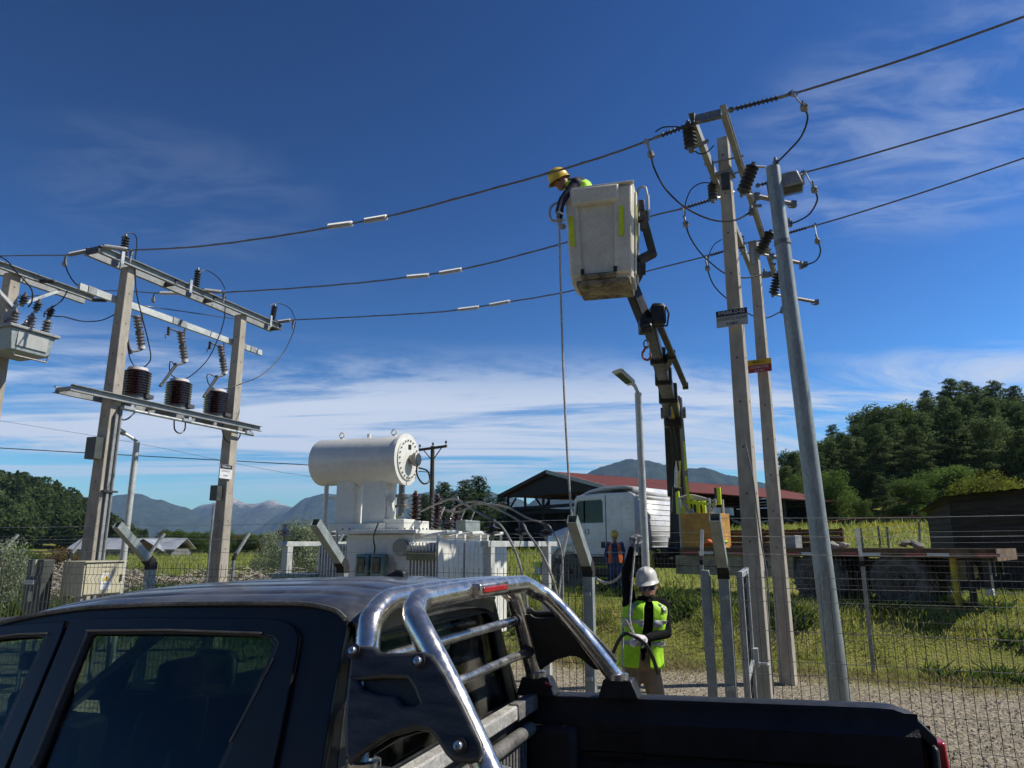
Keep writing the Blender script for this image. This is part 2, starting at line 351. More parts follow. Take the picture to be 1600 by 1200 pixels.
    def prism(s, poly, off):
        n = len(poly); off = Vector(off); P = [Vector(p) for p in poly]
        return s.add(P + [p + off for p in P], [tuple(range(n))[::-1], tuple(range(n, 2 * n))] + [(i, (i + 1) % n, n + (i + 1) % n, n + i) for i in range(n)])
    def capsule(s, p0, p1, r0, r1, n=12):
        p0, p1 = Vector(p0), Vector(p1); d = p1 - p0
        if d.length < 1e-5: d = Vector((0, 0, 1e-4)); p1 = p0 + d
        a, b, d = frame_of(d); L = (p1 - p0).length; prof = []
        for i in range(1, 6): t = math.pi / 2 * (1 - i / 5); prof.append((r0 * math.cos(t), -r0 * math.sin(t)))
        for i in range(0, 5): t = math.pi / 2 * i / 5; prof.append((r1 * math.cos(t), L + r1 * math.sin(t)))
        return s.lathe(prof, p0, d, n)
    def ellip(s, c, rx, ry, rz, rot=None, n=16, m=10):
        c = Vector(c); rot = rot or Matrix.Identity(3); rows = []
        for i in range(m + 1):
            t = math.pi * i / m; z = -math.cos(t); q = max(0.001, math.sin(t))
            rows.append([c + rot @ Vector((rx * q * math.cos(2 * math.pi * k / n), ry * q * math.sin(2 * math.pi * k / n), rz * z)) for k in range(n)])
        vs = [p for r in rows for p in r]
        return s.add(vs, [(i * n + k, i * n + (k + 1) % n, (i + 1) * n + (k + 1) % n, (i + 1) * n + k) for i in range(m) for k in range(n)])
    def mesh(s, name='mesh', weld=False):
        me = bpy.data.meshes.new(name); me.from_pydata(s.v, [], s.f); me.polygons.foreach_set('material_index', s.mi)
        bm = bmesh.new(); bm.from_mesh(me)
        if weld: bmesh.ops.remove_doubles(bm, verts=bm.verts, dist=1e-5)
        bmesh.ops.recalc_face_normals(bm, faces=bm.faces); bm.to_mesh(me); bm.free()
        me.update(); return me
    def build(s, name, m, parent=None, weld=False, **kw): return link(name, s.mesh(name, weld), m, parent, **kw)
def plate(polys, P, X, Y, Z, thick, bevel=0.0, res=1):
    """flat plate with holes: polygons in the plane (P; X, Y), extruded along Z, as a mesh"""
    cu = bpy.data.curves.new('plate', 'CURVE'); cu.dimensions = '2D'; cu.fill_mode = 'BOTH'; cu.extrude = max(.0005, thick / 2 - bevel); cu.bevel_depth = bevel; cu.bevel_resolution = res
    if bevel: cu.offset = -bevel
    for pl in polys:
        sp = cu.splines.new('POLY'); sp.points.add(len(pl) - 1); sp.use_cyclic_u = True
        for i, (a, b) in enumerate(pl): sp.points[i].co = (a, b, 0, 1)
    o = bpy.data.objects.new('plate', cu); COL.objects.link(o)
    dg = bpy.context.evaluated_depsgraph_get(); me = bpy.data.meshes.new_from_object(o.evaluated_get(dg))
    bpy.data.objects.remove(o); bpy.data.curves.remove(cu)
    X, Y, Z = Vector(X), Vector(Y), Vector(Z); P = Vector(P)
    me.transform(Matrix(((X.x, Y.x, Z.x, P.x), (X.y, Y.y, Z.y, P.y), (X.z, Y.z, Z.z, P.z), (0, 0, 0, 1))))
    me.materials.clear(); return me
def text(name, body, size, P, X, Y, m, parent, thick=0.002, align='CENTER', sx=1.0):
    cu = bpy.data.curves.new(name, 'FONT'); cu.body = body; cu.size = size; cu.align_x = align; cu.align_y = 'CENTER'; cu.extrude = thick / 2
    o = bpy.data.objects.new(name, cu); COL.objects.link(o)
    dg = bpy.context.evaluated_depsgraph_get(); me = bpy.data.meshes.new_from_object(o.evaluated_get(dg))
    bpy.data.objects.remove(o); bpy.data.curves.remove(cu)
    X, Y = Vector(X).normalized() * sx, Vector(Y).normalized(); Z = X.cross(Y).normalized(); P = Vector(P)
    me.transform(Matrix(((X.x, Y.x, Z.x, P.x), (X.y, Y.y, Z.y, P.y), (X.z, Y.z, Z.z, P.z), (0, 0, 0, 1))))
    me.materials.clear(); return link(name, me, m, parent, smooth=False)
def copy_tree(o, parent=None, loc=None, rz=None, scale=None):
    c = o.copy(); COL.objects.link(c); c.parent = parent
    if loc is not None: c.location = loc
    if rz is not None: c.rotation_euler = (0, 0, rz)
    if scale is not None: c.scale = scale
    for ch in o.children: copy_tree(ch, c)
    return c
def sheds(r, R, n, pitch, z0=0.0):
    """lathe profile of a ribbed insulator"""
    p = [(r * 0.6, z0 - pitch * .3), (r, z0)]
    for i in range(n):
        z = z0 + i * pitch; p += [(r, z + pitch * .15), (R, z + pitch * .30), (R, z + pitch * .42), (r, z + pitch * .75)]
    z = z0 + n * pitch; p += [(r, z), (r * 0.6, z + pitch * .3)]
    return p
def sm(a, b, x):
    t = min(1, max(0, (x - a) / (b - a))); return t * t * (3 - 2 * t)

# ================================================================== the land
HILL_M = (.35, .38, .42, .457, .52, .566, .67, .95); HILL_S = (0, .06, .14, .20, .255, .295, .335, .35)
def hfun(x, y):
    q = x * w2.x + y * w2.y; m = x / max(y, 1.0)
    hb = 0.35 + 0.47 * sm(-4, 0.5, x)
    z = hb * sm(13.5, 15.3, q)
    far = sm(17, 60, q)
    z += far * (0.75 + 1.6 * sm(-10, 22, x))
    if x < -15 and y > 60: z -= 0.8 * sm(60, 72, y)
    if y > 62 and m > 0.33:
        z += min(y - 62, 44) * float(np.interp(m, HILL_M, HILL_S))
    d = math.hypot(x, y)
    if d > 120 and m < -0.35 and y > 0:
        z += 15.5 * sm(0.50, 0.70, -m) * sm(150, 235, y)
    z += 0.10 * mnoise.noise(Vector((x * .45, y * .45, 3))) * sm(13, 15, q) + 0.012 * mnoise.noise(Vector((x * 1.3, y * 1.3, 9)))
    if d > 400: z *= 1 - 0.6 * sm(400, 900, d)
    return z
def terrain():
    NA, NR = 380, 190
    rad = [0.6 * (14000 / 0.6) ** (i / (NR - 1)) for i in range(NR)]
    vs = [(0, 0, hfun(0, 0))]; gr = [0.0]
    for r in rad:
        for k in range(NA):
            a = 2 * math.pi * k / NA; x, y = r * math.sin(a), r * math.cos(a)
            vs.append((x, y, hfun(x, y))); q = x * w2.x + y * w2.y
            gr.append(sm(11.6, 13.4, q + 0.9 * mnoise.noise(Vector((x * .6, y * .6, 1)))))
    fs = [(0, 1 + (k + 1) % NA, 1 + k) for k in range(NA)]
    for i in range(NR - 1):
        o = 1 + i * NA
        fs += [(o + k, o + (k + 1) % NA, o + NA + (k + 1) % NA, o + NA + k) for k in range(NA)]
    me = bpy.data.meshes.new('ground'); me.from_pydata(vs, [], fs); me.update()
    bm = bmesh.new(); bm.from_mesh(me); bmesh.ops.recalc_face_normals(bm, faces=bm.faces)
    if sum(f.normal.z for f in bm.faces) < 0: bmesh.ops.reverse_faces(bm, faces=bm.faces)
    bm.to_mesh(me); bm.free()
    a = me.attributes.new('grass', 'FLOAT', 'POINT'); a.data.foreach_set('value', gr)
    m = bpy.data.materials.new('ground'); m.use_nodes = True; nd, lk = m.node_tree.nodes, m.node_tree.links
    b = nd['Principled BSDF']; b.inputs['Roughness'].default_value = 0.95; b.inputs['Specular IOR Level'].default_value = 0.15
    tc = nd.new('ShaderNodeTexCoord')
    def nz(sc, det=8, ro=0.6):
        n = nd.new('ShaderNodeTexNoise'); n.inputs['Scale'].default_value = sc; n.inputs['Detail'].default_value = det; n.inputs['Roughness'].default_value = ro
        lk.new(tc.outputs['Object'], n.inputs['Vector']); return n.outputs[0]
    def ramp(x, *st):
        r = nd.new('ShaderNodeValToRGB'); lk.new(x, r.inputs[0]); e = r.color_ramp.elements
        while len(e) < len(st): e.new(0.5)
        for i, (p, c) in enumerate(st): e[i].position = p; e[i].color = (*c, 1)
        return r.outputs[0]
    vo = nd.new('ShaderNodeTexVoronoi'); vo.inputs['Scale'].default_value = 26; lk.new(tc.outputs['Object'], vo.inputs['Vector'])
    grav = ramp(vo.outputs['Color'], (0.15, (0.16, 0.14, 0.10)), (0.5, (0.30, 0.26, 0.19)), (0.9, (0.45, 0.40, 0.31)))
    n1 = nz(2.2); n2 = nz(14)
    gr_ = ramp(n1, (0.34, (0.085, 0.115, 0.022)), (0.5, (0.16, 0.19, 0.045)), (0.66, (0.30, 0.25, 0.12)))
    nbig = nz(0.05, 4); field = ramp(nbig, (0.35, (0.14, 0.18, 0.035)), (0.6, (0.33, 0.31, 0.07)))
    def mix(f, a, b_, bt='MIX'):
        x = nd.new('ShaderNodeMix'); x.data_type = 'RGBA'; x.blend_type = bt
        if hasattr(f, 'is_linked'): lk.new(f, x.inputs[0])
        else: x.inputs[0].default_value = f
        lk.new(a, x.inputs[6]); lk.new(b_, x.inputs[7]); return x.outputs[2]
    g = mix(0.6, gr_, field)
    atr = nd.new('ShaderNodeAttribute'); atr.attribute_name = 'grass'
    col = mix(atr.outputs['Fac'], grav, g)
    col = mix(0.55, col, ramp(n2, (0.3, (0.45, 0.45, 0.45)), (0.7, (1.0, 1.0, 1.0))), 'MULTIPLY')
    lk.new(col, b.inputs['Base Color'])
    bp = nd.new('ShaderNodeBump'); bp.inputs['Strength'].default_value = 0.8; bp.inputs['Distance'].default_value = 0.03
    hh = M('ADD', M('MULTIPLY', vo.outputs['Distance'], -0.8, nd, lk), n2, nd, lk); lk.new(hh, bp.inputs['Height']); lk.new(bp.outputs[0], b.inputs['Normal'])
    me.materials.append(m); me.shade_smooth()
    o = bpy.data.objects.new('ground', me); COL.objects.link(o); o['kind'] = 'structure'; return o
terrain()

# ------------------------------------------------------------------ mountains
def mountain_mat(name, forest, rock=None, zr=(1e9, 2e9)):
    m = bpy.data.materials.new(name); m.use_nodes = True; nd, lk = m.node_tree.nodes, m.node_tree.links
    b = nd['Principled BSDF']; b.inputs['Roughness'].default_value = 1; b.inputs['Specular IOR Level'].default_value = 0.0
    tc = nd.new('ShaderNodeTexCoord'); nz = nd.new('ShaderNodeTexNoise'); nz.inputs['Scale'].default_value = 0.022; nz.inputs['Detail'].default_value = 12; nz.inputs['Roughness'].default_value = 0.7
    lk.new(tc.outputs['Object'], nz.inputs['Vector']); rp = nd.new('ShaderNodeValToRGB'); lk.new(nz.outputs[0], rp.inputs[0])
    rp.color_ramp.elements[0].position = 0.35; rp.color_ramp.elements[1].position = 0.65
    rp.color_ramp.elements[0].color = (*[c * 0.35 for c in forest], 1); rp.color_ramp.elements[1].color = (*[c * 1.7 for c in forest], 1)
    out = rp.outputs[0]
    if rock:
        sp = nd.new('ShaderNodeSeparateXYZ'); lk.new(tc.outputs['Object'], sp.inputs[0])
        zf = M('ADD', sp.outputs[2], M('MULTIPLY', M('SUBTRACT', nz.outputs[0], 0.5, nd, lk), 280.0, nd, lk), nd, lk)
        mx = nd.new('ShaderNodeMix'); mx.data_type = 'RGBA'; lk.new(MR(zf, zr[0], zr[1], 0, 1, nd, lk), mx.inputs[0]); lk.new(out, mx.inputs[6]); mx.inputs[7].default_value = (*rock, 1); out = mx.outputs[2]
    lk.new(out, b.inputs['Base Color']); MATS[name] = m
mountain_mat('mountain_forest', (0.030, 0.045, 0.028))
mountain_mat('mountain_rock', (0.040, 0.050, 0.034), (0.40, 0.36, 0.34), (255, 350))
def mountain(name, ridge, Y, m, seed, run=0.35):
    rows = []; NX = 240; x0, x1 = ridge[0][0], ridge[-1][0]
    for j in range(26):
        f = j / 25; row = []
        for i in range(NX):
            px = x0 + (x1 - x0) * i / (NX - 1)
            for (a, ya), (b, yb) in zip(ridge, ridge[1:]):
                if a <= px <= b: t = (px - a) / (b - a); t = t * t * (3 - 2 * t); py = ya + (yb - ya) * t; break
            top = at(px, py, Y); zt = max(2, top.z)
            k = abs(f - 0.72) / (0.72 if f < 0.72 else 0.28)
            yy = Y * (1 - run * (0.72 - f)); sc = 1 + (yy / Y - 1) * 0.6
            nzv = mnoise.fractal(Vector((top.x / Y * 34 + seed, f * 7.5, seed)), 0.7, 2.1, 7)
            nr = 1 - abs(mnoise.noise(Vector((top.x / Y * 30 + seed, f * 1.5, seed + 4))))
            z = zt * ((1 - k) ** 1.05) * (1 + 0.22 * nzv * k) + zt * 0.16 * (nr - .6) * (1 - k) * k * 3 + zt * 0.030 * nzv
            row.append(Vector((top.x * sc, yy, z - 25 * k)))
        rows.append(row)
    o = MB().grid(rows).build(name, m); o['kind'] = 'structure'; return o
mountain('snowy_mountain_range', [(150, 845), (235, 815), (290, 800), (322, 788), (340, 785), (362, 777), (385, 787), (400, 788), (423, 782), (445, 790), (480, 800), (560, 812), (640, 835), (700, 848)], 5600, 'mountain_rock', 3.1)
mountain('left_mountain', [(-400, 820), (-150, 790), (60, 805), (130, 800), (165, 778), (190, 771), (215, 772), (250, 781), (285, 792), (320, 806), (360, 822), (420, 835), (480, 848)], 4300, 'mountain_forest', 7.7)
mountain('middle_mountain', [(380, 845), (440, 803), (480, 779), (510, 770), (535, 772), (580, 776), (640, 772), (700, 765), (760, 766), (800, 778), (850, 796), (900, 810), (960, 835)], 4700, 'mountain_forest', 1.4)
mountain('right_mountain', [(740, 846), (800, 800), (860, 770), (905, 744), (950, 726), (985, 719), (1010, 719), (1040, 727), (1065, 733), (1095, 731), (1140, 743), (1180, 752), (1250, 768), (1400, 800), (1600, 830)], 3300, 'mountain_forest', 12.2)

# ------------------------------------------------------------------ foliage
def leaves(name, blobs, n, size, seed, horiz=0.0, aspect=0.6, droop=0.0):
    g = np.random.default_rng(seed); B = np.array([b[:6] for b in blobs], float); wgt = (B[:, 3] * B[:, 4] + B[:, 4] * B[:, 5]); wgt /= wgt.sum()
    k = g.choice(len(B), n, p=wgt); d = g.normal(size=(n, 3)); d /= np.linalg.norm(d, axis=1)[:, None]
    rad = 0.45 + 0.62 * g.random(n) ** 0.6; lump = 1 + 0.22 * np.sin(d[:, 0] * 5 + k) * np.sin(d[:, 1] * 6 + 2 * k) + 0.12 * np.sin(d[:, 2] * 9 + k)
    c = B[k, :3] + d * B[k, 3:6] * (rad * lump)[:, None]
    nn = d * 0.6 + g.normal(size=(n, 3)) * 0.7; nn[:, 2] += horiz * 2.5; nn /= np.linalg.norm(nn, axis=1)[:, None]
    t = g.normal(size=(n, 3)); t[:, 2] -= droop; t -= nn * (t * nn).sum(1)[:, None]; t /= np.linalg.norm(t, axis=1)[:, None]; u = np.cross(nn, t)
    s = size * (0.6 + 0.8 * g.random(n))[:, None]
    P = np.stack([c - t * s * .5, c + u * s * aspect * .5, c + t * s * .5, c - u * s * aspect * .5], 1).reshape(-1, 3)
    tint = np.clip(0.5 + 0.22 * g.normal(size=n) + (g.random(len(B)) - .5)[k] * 0.5, 0, 1)
    return quads(name, P, np.repeat(tint, 4))
def quads(name, P, tint):
    me = bpy.data.meshes.new(name); nv = len(P); nf = nv // 4
    me.vertices.add(nv); me.vertices.foreach_set('co', np.asarray(P, np.float32).ravel())
    me.loops.add(nv); me.loops.foreach_set('vertex_index', np.arange(nv, dtype=np.int32))
    me.polygons.add(nf); me.polygons.foreach_set('loop_start', np.arange(0, nv, 4, dtype=np.int32))
    me.update(calc_edges=True); a = me.attributes.new('tint', 'FLOAT', 'POINT'); a.data.foreach_set('value', np.asarray(tint, np.float32)); return me
def trunk_mesh(h, r, limbs, seed):
    g = random.Random(seed); b = MB()
    b.tube([(0, 0, -0.4), (0.02 * h * g.uniform(-1, 1), 0.02 * h * g.uniform(-1, 1), h * .4), (0.03 * h * g.uniform(-1, 1), 0, h * .75), (0, 0, h)], r, 8, [r * 1.2, r * .85, r * .5, r * .12])
    for i in range(limbs):
        a = g.uniform(0, 6.28); z = h * g.uniform(.3, .8); L = h * g.uniform(.15, .3); d = Vector((math.cos(a), math.sin(a), 0.5))
        b.tube([(0, 0, z), Vector((0, 0, z)) + d * L * .5, Vector((0, 0, z)) + d * L + Vector((0, 0, L * .15))], r * .3, 5, [r * .4, r * .25, r * .06])
    return b.mesh('trunk')
def make_kind(kind, seed):
    g = random.Random(seed); bl = []
    if kind == 'coigue':            # dark evergreen in flat layers, unit height 10
        for i in range(46):
            z = 1.8 + 8.1 * (i / 45) ** 0.95; t = (z - 1.8) / 8.3; ro = 3.1 * (1 - t) ** 0.62 * g.uniform(.35, 1.08) + .05; a = i * 2.4 + g.uniform(-.5, .5); s = (.55 + .75 * (1 - t)) * g.uniform(.75, 1.25)
            bl.append((ro * math.cos(a), ro * math.sin(a), z, s, s, g.uniform(.16, .34)))
        return leaves('crown', bl, 15000, 0.26, seed, horiz=0.45, aspect=.42), trunk_mesh(9, .22, 9, seed)
    if kind == 'broad':
        for i in range(13):
            a = i * 2.4; z = g.uniform(2.2, 8.6); ro = 2.8 * math.sin(math.pi * min(1, (z - .6) / 9.4)) ** .7 * g.uniform(.35, 1)
            s = g.uniform(1.2, 2.0); bl.append((ro * math.cos(a), ro * math.sin(a), z, s, s, s * .8))
        return leaves('crown', bl, 12000, 0.26, seed, aspect=.6), trunk_mesh(7.5, .22, 7, seed)
    if kind == 'dome':              # close bright dome almost to the ground
        for i in range(17):
            a = i * 2.4; z = 1.3 + 7.6 * (i / 16); ro = 2.5 * (1 - ((z - 3.2) / 6.6) ** 2) ** .5 if abs(z - 3.2) < 6.6 else 0
            s = g.uniform(1.0, 1.6); ro *= g.uniform(.6, 1); bl.append((ro * math.cos(a), ro * math.sin(a), z, s, s, s))
        return leaves('crown', bl, 10000, 0.28, seed, aspect=.5, droop=.8), trunk_mesh(7.5, .2, 5, seed)
    if kind == 'conifer':
        for i in range(46):
            z = 0.9 + 9.0 * (i / 45); ro = 2.5 * (1 - z / 10.4) * g.uniform(.45, 1.05); a = i * 2.4
            s = .35 + 1.0 * (1 - z / 10.4); bl.append((ro * math.cos(a), ro * math.sin(a), z, s, s, s * .5))
        return leaves('crown', bl, 13000, 0.27, seed, aspect=.3, droop=-.2), trunk_mesh(9.9, .17, 10, seed)
    if kind == 'shrub':
        for i in range(12):
            a = g.uniform(0, 6.28); ro = g.uniform(0, 3.4); s = g.uniform(1.2, 2.4); bl.append((ro * math.cos(a), ro * math.sin(a), g.uniform(1.5, 7.6 - ro * .6), s, s, s))
        return leaves('crown', bl, 11000, 0.28, seed, aspect=.45, droop=.3), trunk_mesh(6, .15, 8, seed)
KINDS = {}
def proto(kind, leaf, seed):
    k = (kind, leaf, seed)
    if k not in KINDS:
        c, t = make_kind(kind, seed); c.materials.append(MATS[leaf]); t.materials.append(MATS['bark']); t.shade_smooth(); KINDS[k] = (c, t)
    return KINDS[k]
def tree(name, kind, leaf, seed, x, y, h, label, cat='tree', group=None, wide=1.0, sink=0.1):
    c, t = proto(kind, leaf, seed); z = hfun(x, y) - sink; k = h / 10
    e = thing(name, label, cat, (x, y, z), group); e.rotation_euler = (0, 0, rnd.uniform(0, 6.28)); e.scale = (k * wide, k * wide, k)
    for nm, me in (('crown', c), ('trunk', t)):
        o = bpy.data.objects.new(nm, me); COL.objects.link(o); o.parent = e
    return e
def tree_px(name, kind, leaf, seed, px, py_top, Y, label, **kw):
    p = at(px, py_top, Y); return tree(name, kind, leaf, seed, p.x, Y, max(1.2, p.z - hfun(p.x, Y)), label, **kw)

# wooded hill on the right: every crown a tree of its own
LBL = 'dark evergreen tree with layered foliage on the wooded hill behind the metal poles'
for Y in (69, 74, 79, 84, 90, 96, 102, 108):
    m = 0.375 + rnd.uniform(0, .03)
    while m < 0.90:
        y = Y + rnd.uniform(-3, 3); x = m * y; h = rnd.uniform(6.6, 9.0) * (0.8 + .2 * sm(.37, .5, m))
        kd = rnd.random(); tree('evergreen_tree', 'coigue' if kd < .72 else 'broad', 'leaf_dark' if kd < .86 else 'leaf_mid', rnd.choice((1, 2, 3)), x, y, h * rnd.uniform(.85, 1.15), LBL, group='evergreens covering the wooded hill', wide=rnd.uniform(.75, 1.15))
        m += rnd.uniform(2.7, 4.3) / y
tree_px('round_tree', 'dome', 'leaf_bright', 11, 1301, 733, 60, 'bright green dome-shaped tree right of the galvanised pole, at the foot of the hill', wide=1.05)
tree_px('round_tree', 'broad', 'leaf_mid', 12, 1243, 737, 64, 'dull green rounded tree between the concrete pole and the galvanised pole', wide=.9)
tree_px('round_tree', 'broad', 'leaf_mid', 13, 1348, 775, 57, 'small loose green tree right of the bright dome-shaped tree', wide=.9)
tree_px('round_tree', 'coigue', 'leaf_dark', 2, 1376, 742, 63, 'dark rounded tree just left of the long green thicket')
for i, (px, py, Y, lf, lab) in enumerate([
    (1415, 742, 58, 'leaf_mid', 'green bushy tree at the left end of the thicket below the hill'),
    (1455, 735, 60, 'leaf_mid', 'green bushy tree in the middle of the thicket below the hill'),
    (1500, 722, 60, 'leaf_bright', 'light green bushy tree standing above the dark board shed'),
    (1535, 722, 57, 'leaf_yellow', 'yellow-green bush left of the frame edge above the shed roof'),
    (1572, 732, 56, 'leaf_yellow', 'yellow-green bush above the shed roof at the frame edge'),
    (1612, 734, 56, 'leaf_yellow', 'yellow-green bush cut by the right frame edge'),
    (1462, 775, 48, 'leaf_bright', 'low light green bush beside the left corner of the board shed')]):
    tree_px('bushy_tree', 'broad' if i < 3 else 'shrub', lf, 20 + i % 3, px, py, Y, lab, wide=1.25)
# young conifers behind the transformer
for px, py, Y, lab, s in ((694, 752, 46, 'bushy conifer right behind the distant wooden pole', 31), (727, 748, 47, 'full conifer behind the cables, right of the wooden pole', 32), (748, 742, 48, 'tallest pointed conifer behind the arched cables', 33), (783, 772, 52, 'small conifer left of the open barn', 31), (662, 770, 44, 'low conifer behind the transformer bushings', 32)):
    tree_px('conifer', 'conifer', 'leaf_conifer', s, px, py, Y, lab, wide=2.0)
for px, py, Y, lab, s in ((470, 783, 30, 'silvery shrub left of the transformer, its left half', 41), (512, 776, 31, 'taller silvery shrub directly behind the conservator pipes', 42), (440, 800, 33, 'low silvery shrub at the left end of the silvery clump', 43)):
    tree_px('silver_shrub', 'shrub', 'leaf_silver', s, px, py, Y, lab, cat='shrub', wide=1.0)
tree_px('willow_shrub', 'shrub', 'leaf_silver', 42, 8, 786, 19, 'pale green willow shrub at the left frame edge', cat='shrub', wide=.75)
tree_px('willow_shrub', 'shrub', 'leaf_mid', 41, 38, 822, 21, 'smaller green shrub right of the willow at the left edge', cat='shrub', wide=.8)
tree_px('rust_shrub', 'shrub', 'leaf_rust', 43, 82, 822, 24, 'rust-brown dry shrub left of the grey cabinet', cat='shrub', wide=1.2)
tree_px('rust_shrub', 'shrub', 'leaf_rust', 41, 110, 838, 26, 'low rusty shrub in front of the tin-roofed house', cat='shrub', wide=1.3)
for i in range(20):
    px = 255 + i * 13 + rnd.uniform(-4, 4)
    tree_px('hedge_tree', 'broad', 'leaf_mid' if i % 3 else 'leaf_rust', 12 + i % 2, px, 828 + rnd.uniform(-6, 5), 95 + rnd.uniform(-8, 8), 'small tree in the distant hedge row between the tin-roofed house and the transformer', group='distant hedge row', wide=1.3)
for i in range(16):
    px = 560 + i * 26 + rnd.uniform(-6, 6)
    tree_px('field_tree', 'broad', 'leaf_mid', 12 + i % 2, px, 805 + rnd.uniform(-10, 10), 100 + rnd.uniform(-8, 8), 'small tree in the distant row behind transformer and barn', group='distant tree row behind barn', wide=1.4)
# wood on the left hill: reads as one mass
def far_wood():
    g = np.random.default_rng(5); Ps, Ts = [], []
    for k in range(460):
        m = -g.uniform(.505, .95); y = g.uniform(150, 262); x = m * y; h = g.uniform(5.5, 10) * (0.55 + .45 * sm(.5, .6, -m)); z = hfun(x, y)
        n = 520; d = g.normal(size=(n, 3)); d /= np.linalg.norm(d, axis=1)[:, None]; rr = h * .33
        conic = g.random() < .3
        zz_ = g.random(n) ** (1.0 if not conic else 1.3); rad = rr * (np.sin(np.pi * np.clip(zz_ * .9 + .08, 0, 1)) ** .6 if not conic else (1.05 - zz_) * .8)
        c = np.stack([x + d[:, 0] * rad, y + d[:, 1] * rad, z + h * (.12 + .88 * zz_)], 1)
        nn = d * .6 + g.normal(size=(n, 3)) * .6; nn /= np.linalg.norm(nn, axis=1)[:, None]
        t = g.normal(size=(n, 3)); t -= nn * (t * nn).sum(1)[:, None]; t /= np.linalg.norm(t, axis=1)[:, None]; u = np.cross(nn, t); s = .46 * (.5 + g.random(n))[:, None]
        Ps.append(np.stack([c - t * s, c + u * s * .6, c + t * s, c - u * s * .6], 1).reshape(-1, 3)); Ts.append(np.repeat(np.clip(g.uniform(.1, .7) + .2 * g.normal(size=n), 0, 1), 4))
    me = quads('hill_wood', np.concatenate(Ps), np.concatenate(Ts)); me.materials.append(MATS['leaf_dark'])
    o = bpy.data.objects.new('hill_wood', me); COL.objects.link(o); tag(o, 'dark wood covering the low hill at the far left', 'wood', kind='stuff')
far_wood()
# unseen wood added behind the viewer so side windows and chrome mirror something dark
def wood_behind():
    g = np.random.default_rng(15); Ps, Ts = [], []
    for k in range(34):
        x = -44 + 88 * (k + g.uniform(0, .8)) / 34; y = -g.uniform(22, 32); h = g.uniform(13, 18); n = 1400
        d = g.normal(size=(n, 3)); d /= np.linalg.norm(d, axis=1)[:, None]; zz_ = g.random(n); rad = h * .24 * np.sin(np.pi * np.clip(zz_ * .9 + .08, 0, 1)) ** .6
        c = np.stack([x + d[:, 0] * rad, y + d[:, 1] * rad, h * (.06 + .94 * zz_)], 1); nn = d * .5 + g.normal(size=(n, 3)) * .6; nn /= np.linalg.norm(nn, axis=1)[:, None]
        t = g.normal(size=(n, 3)); t -= nn * (t * nn).sum(1)[:, None]; t /= np.linalg.norm(t, axis=1)[:, None]; u = np.cross(nn, t); s = .75 * (.5 + g.random(n))[:, None]
        Ps.append(np.stack([c - t * s, c + u * s * .7, c + t * s, c - u * s * .7], 1).reshape(-1, 3)); Ts.append(np.repeat(np.clip(.3 + .2 * g.normal(size=n), 0, 1), 4))
    me = quads('unseen_wood', np.concatenate(Ps), np.concatenate(Ts)); me.materials.append(MATS['leaf_dark'])
    o = bpy.data.objects.new('unseen_wood', me); COL.objects.link(o); tag(o, 'unseen tall dark wood added behind the viewer for windows and chrome to mirror', 'wood', kind='stuff')
wood_behind()

# ------------------------------------------------------------------ grass, weeds, gravel, brush
def blades(name, pts, hmin, hmax, wid, m, label, cat, seed, tn=(0.5, .25), lean=.5):
    g = np.random.default_rng(seed); P = np.array(pts); n = len(P); h = g.uniform(hmin, hmax, n) * np.array([max(.35, .75 + 1.1 * patch(x, y, 1.1, 4) + .5 * patch(x, y, .3, 7)) for x, y, _ in pts]); a = g.uniform(0, 6.283, n); w = wid * (.6 + .8 * g.random(n))
    sx, sy = np.cos(a) * w, np.sin(a) * w; lx, ly = g.normal(0, lean, n) * h, g.normal(0, lean, n) * h
    b0 = P - np.stack([sx, sy, np.zeros(n) + .02], 1); b1 = P + np.stack([sx, sy, np.zeros(n) - .02], 1)
    t1 = P + np.stack([lx + sx * .25, ly + sy * .25, h], 1); t0 = P + np.stack([lx - sx * .25, ly - sy * .25, h * .97], 1)
    V = np.stack([b0, b1, t1, t0], 1).reshape(-1, 3); tint = np.repeat(np.clip(g.normal(tn[0], tn[1], n), 0, 1), 4)
    me = quads(name, V, tint); me.materials.append(MATS[m]); o = bpy.data.objects.new(name, me); COL.objects.link(o); tag(o, label, cat, kind='stuff')
def scatter(n, cond, x0, x1, y0, y1, seed):
    g = random.Random(seed); out = []; k = 0
    while len(out) < n and k < n * 12:
        k += 1; x, y = g.uniform(x0, x1), g.uniform(y0, y1)
        if cond(x, y, g): out.append((x, y, hfun(x, y)))
    return out
def qq(x, y): return x * w2.x + y * w2.y
def patch(x, y, f=.9, s=5): return mnoise.noise(Vector((x * f, y * f, s)))
vis = lambda x, y: -0.82 < x / max(y, .5) < 0.82
pts = scatter(62000, lambda x, y, g: vis(x, y) and g.random() < sm(12.1, 13.6, qq(x, y) + patch(x, y)) and qq(x, y) < 19 and g.random() < .55 + patch(x, y, 1.6), -4, 15, 8, 22, 3)
blades('bank_grass', pts, .05, .17, .010, 'grass_blade', 'rough green grass on the bank behind the far fence', 'grass', 4)
pts = scatter(14000, lambda x, y, g: vis(x, y) and sm(11.2, 13.2, qq(x, y)) * (1 - sm(13.4, 15, qq(x, y))) + (.18 if qq(x, y) > 12 else 0) > g.random() and qq(x, y) < 19 and patch(x, y, .8, 8) > -.15, -4, 15, 7, 22, 5)
blades('dry_grass', pts, .04, .16, .009, 'grass_dry', 'dry straw-coloured grass at the foot of the bank', 'grass', 6, lean=.8)
pts = scatter(16000, lambda x, y, g: vis(x, y) and patch(x, y, .75, 2) > .18 and 13 < qq(x, y) < 17 and g.random() < .8, -3, 15, 9, 20, 7)
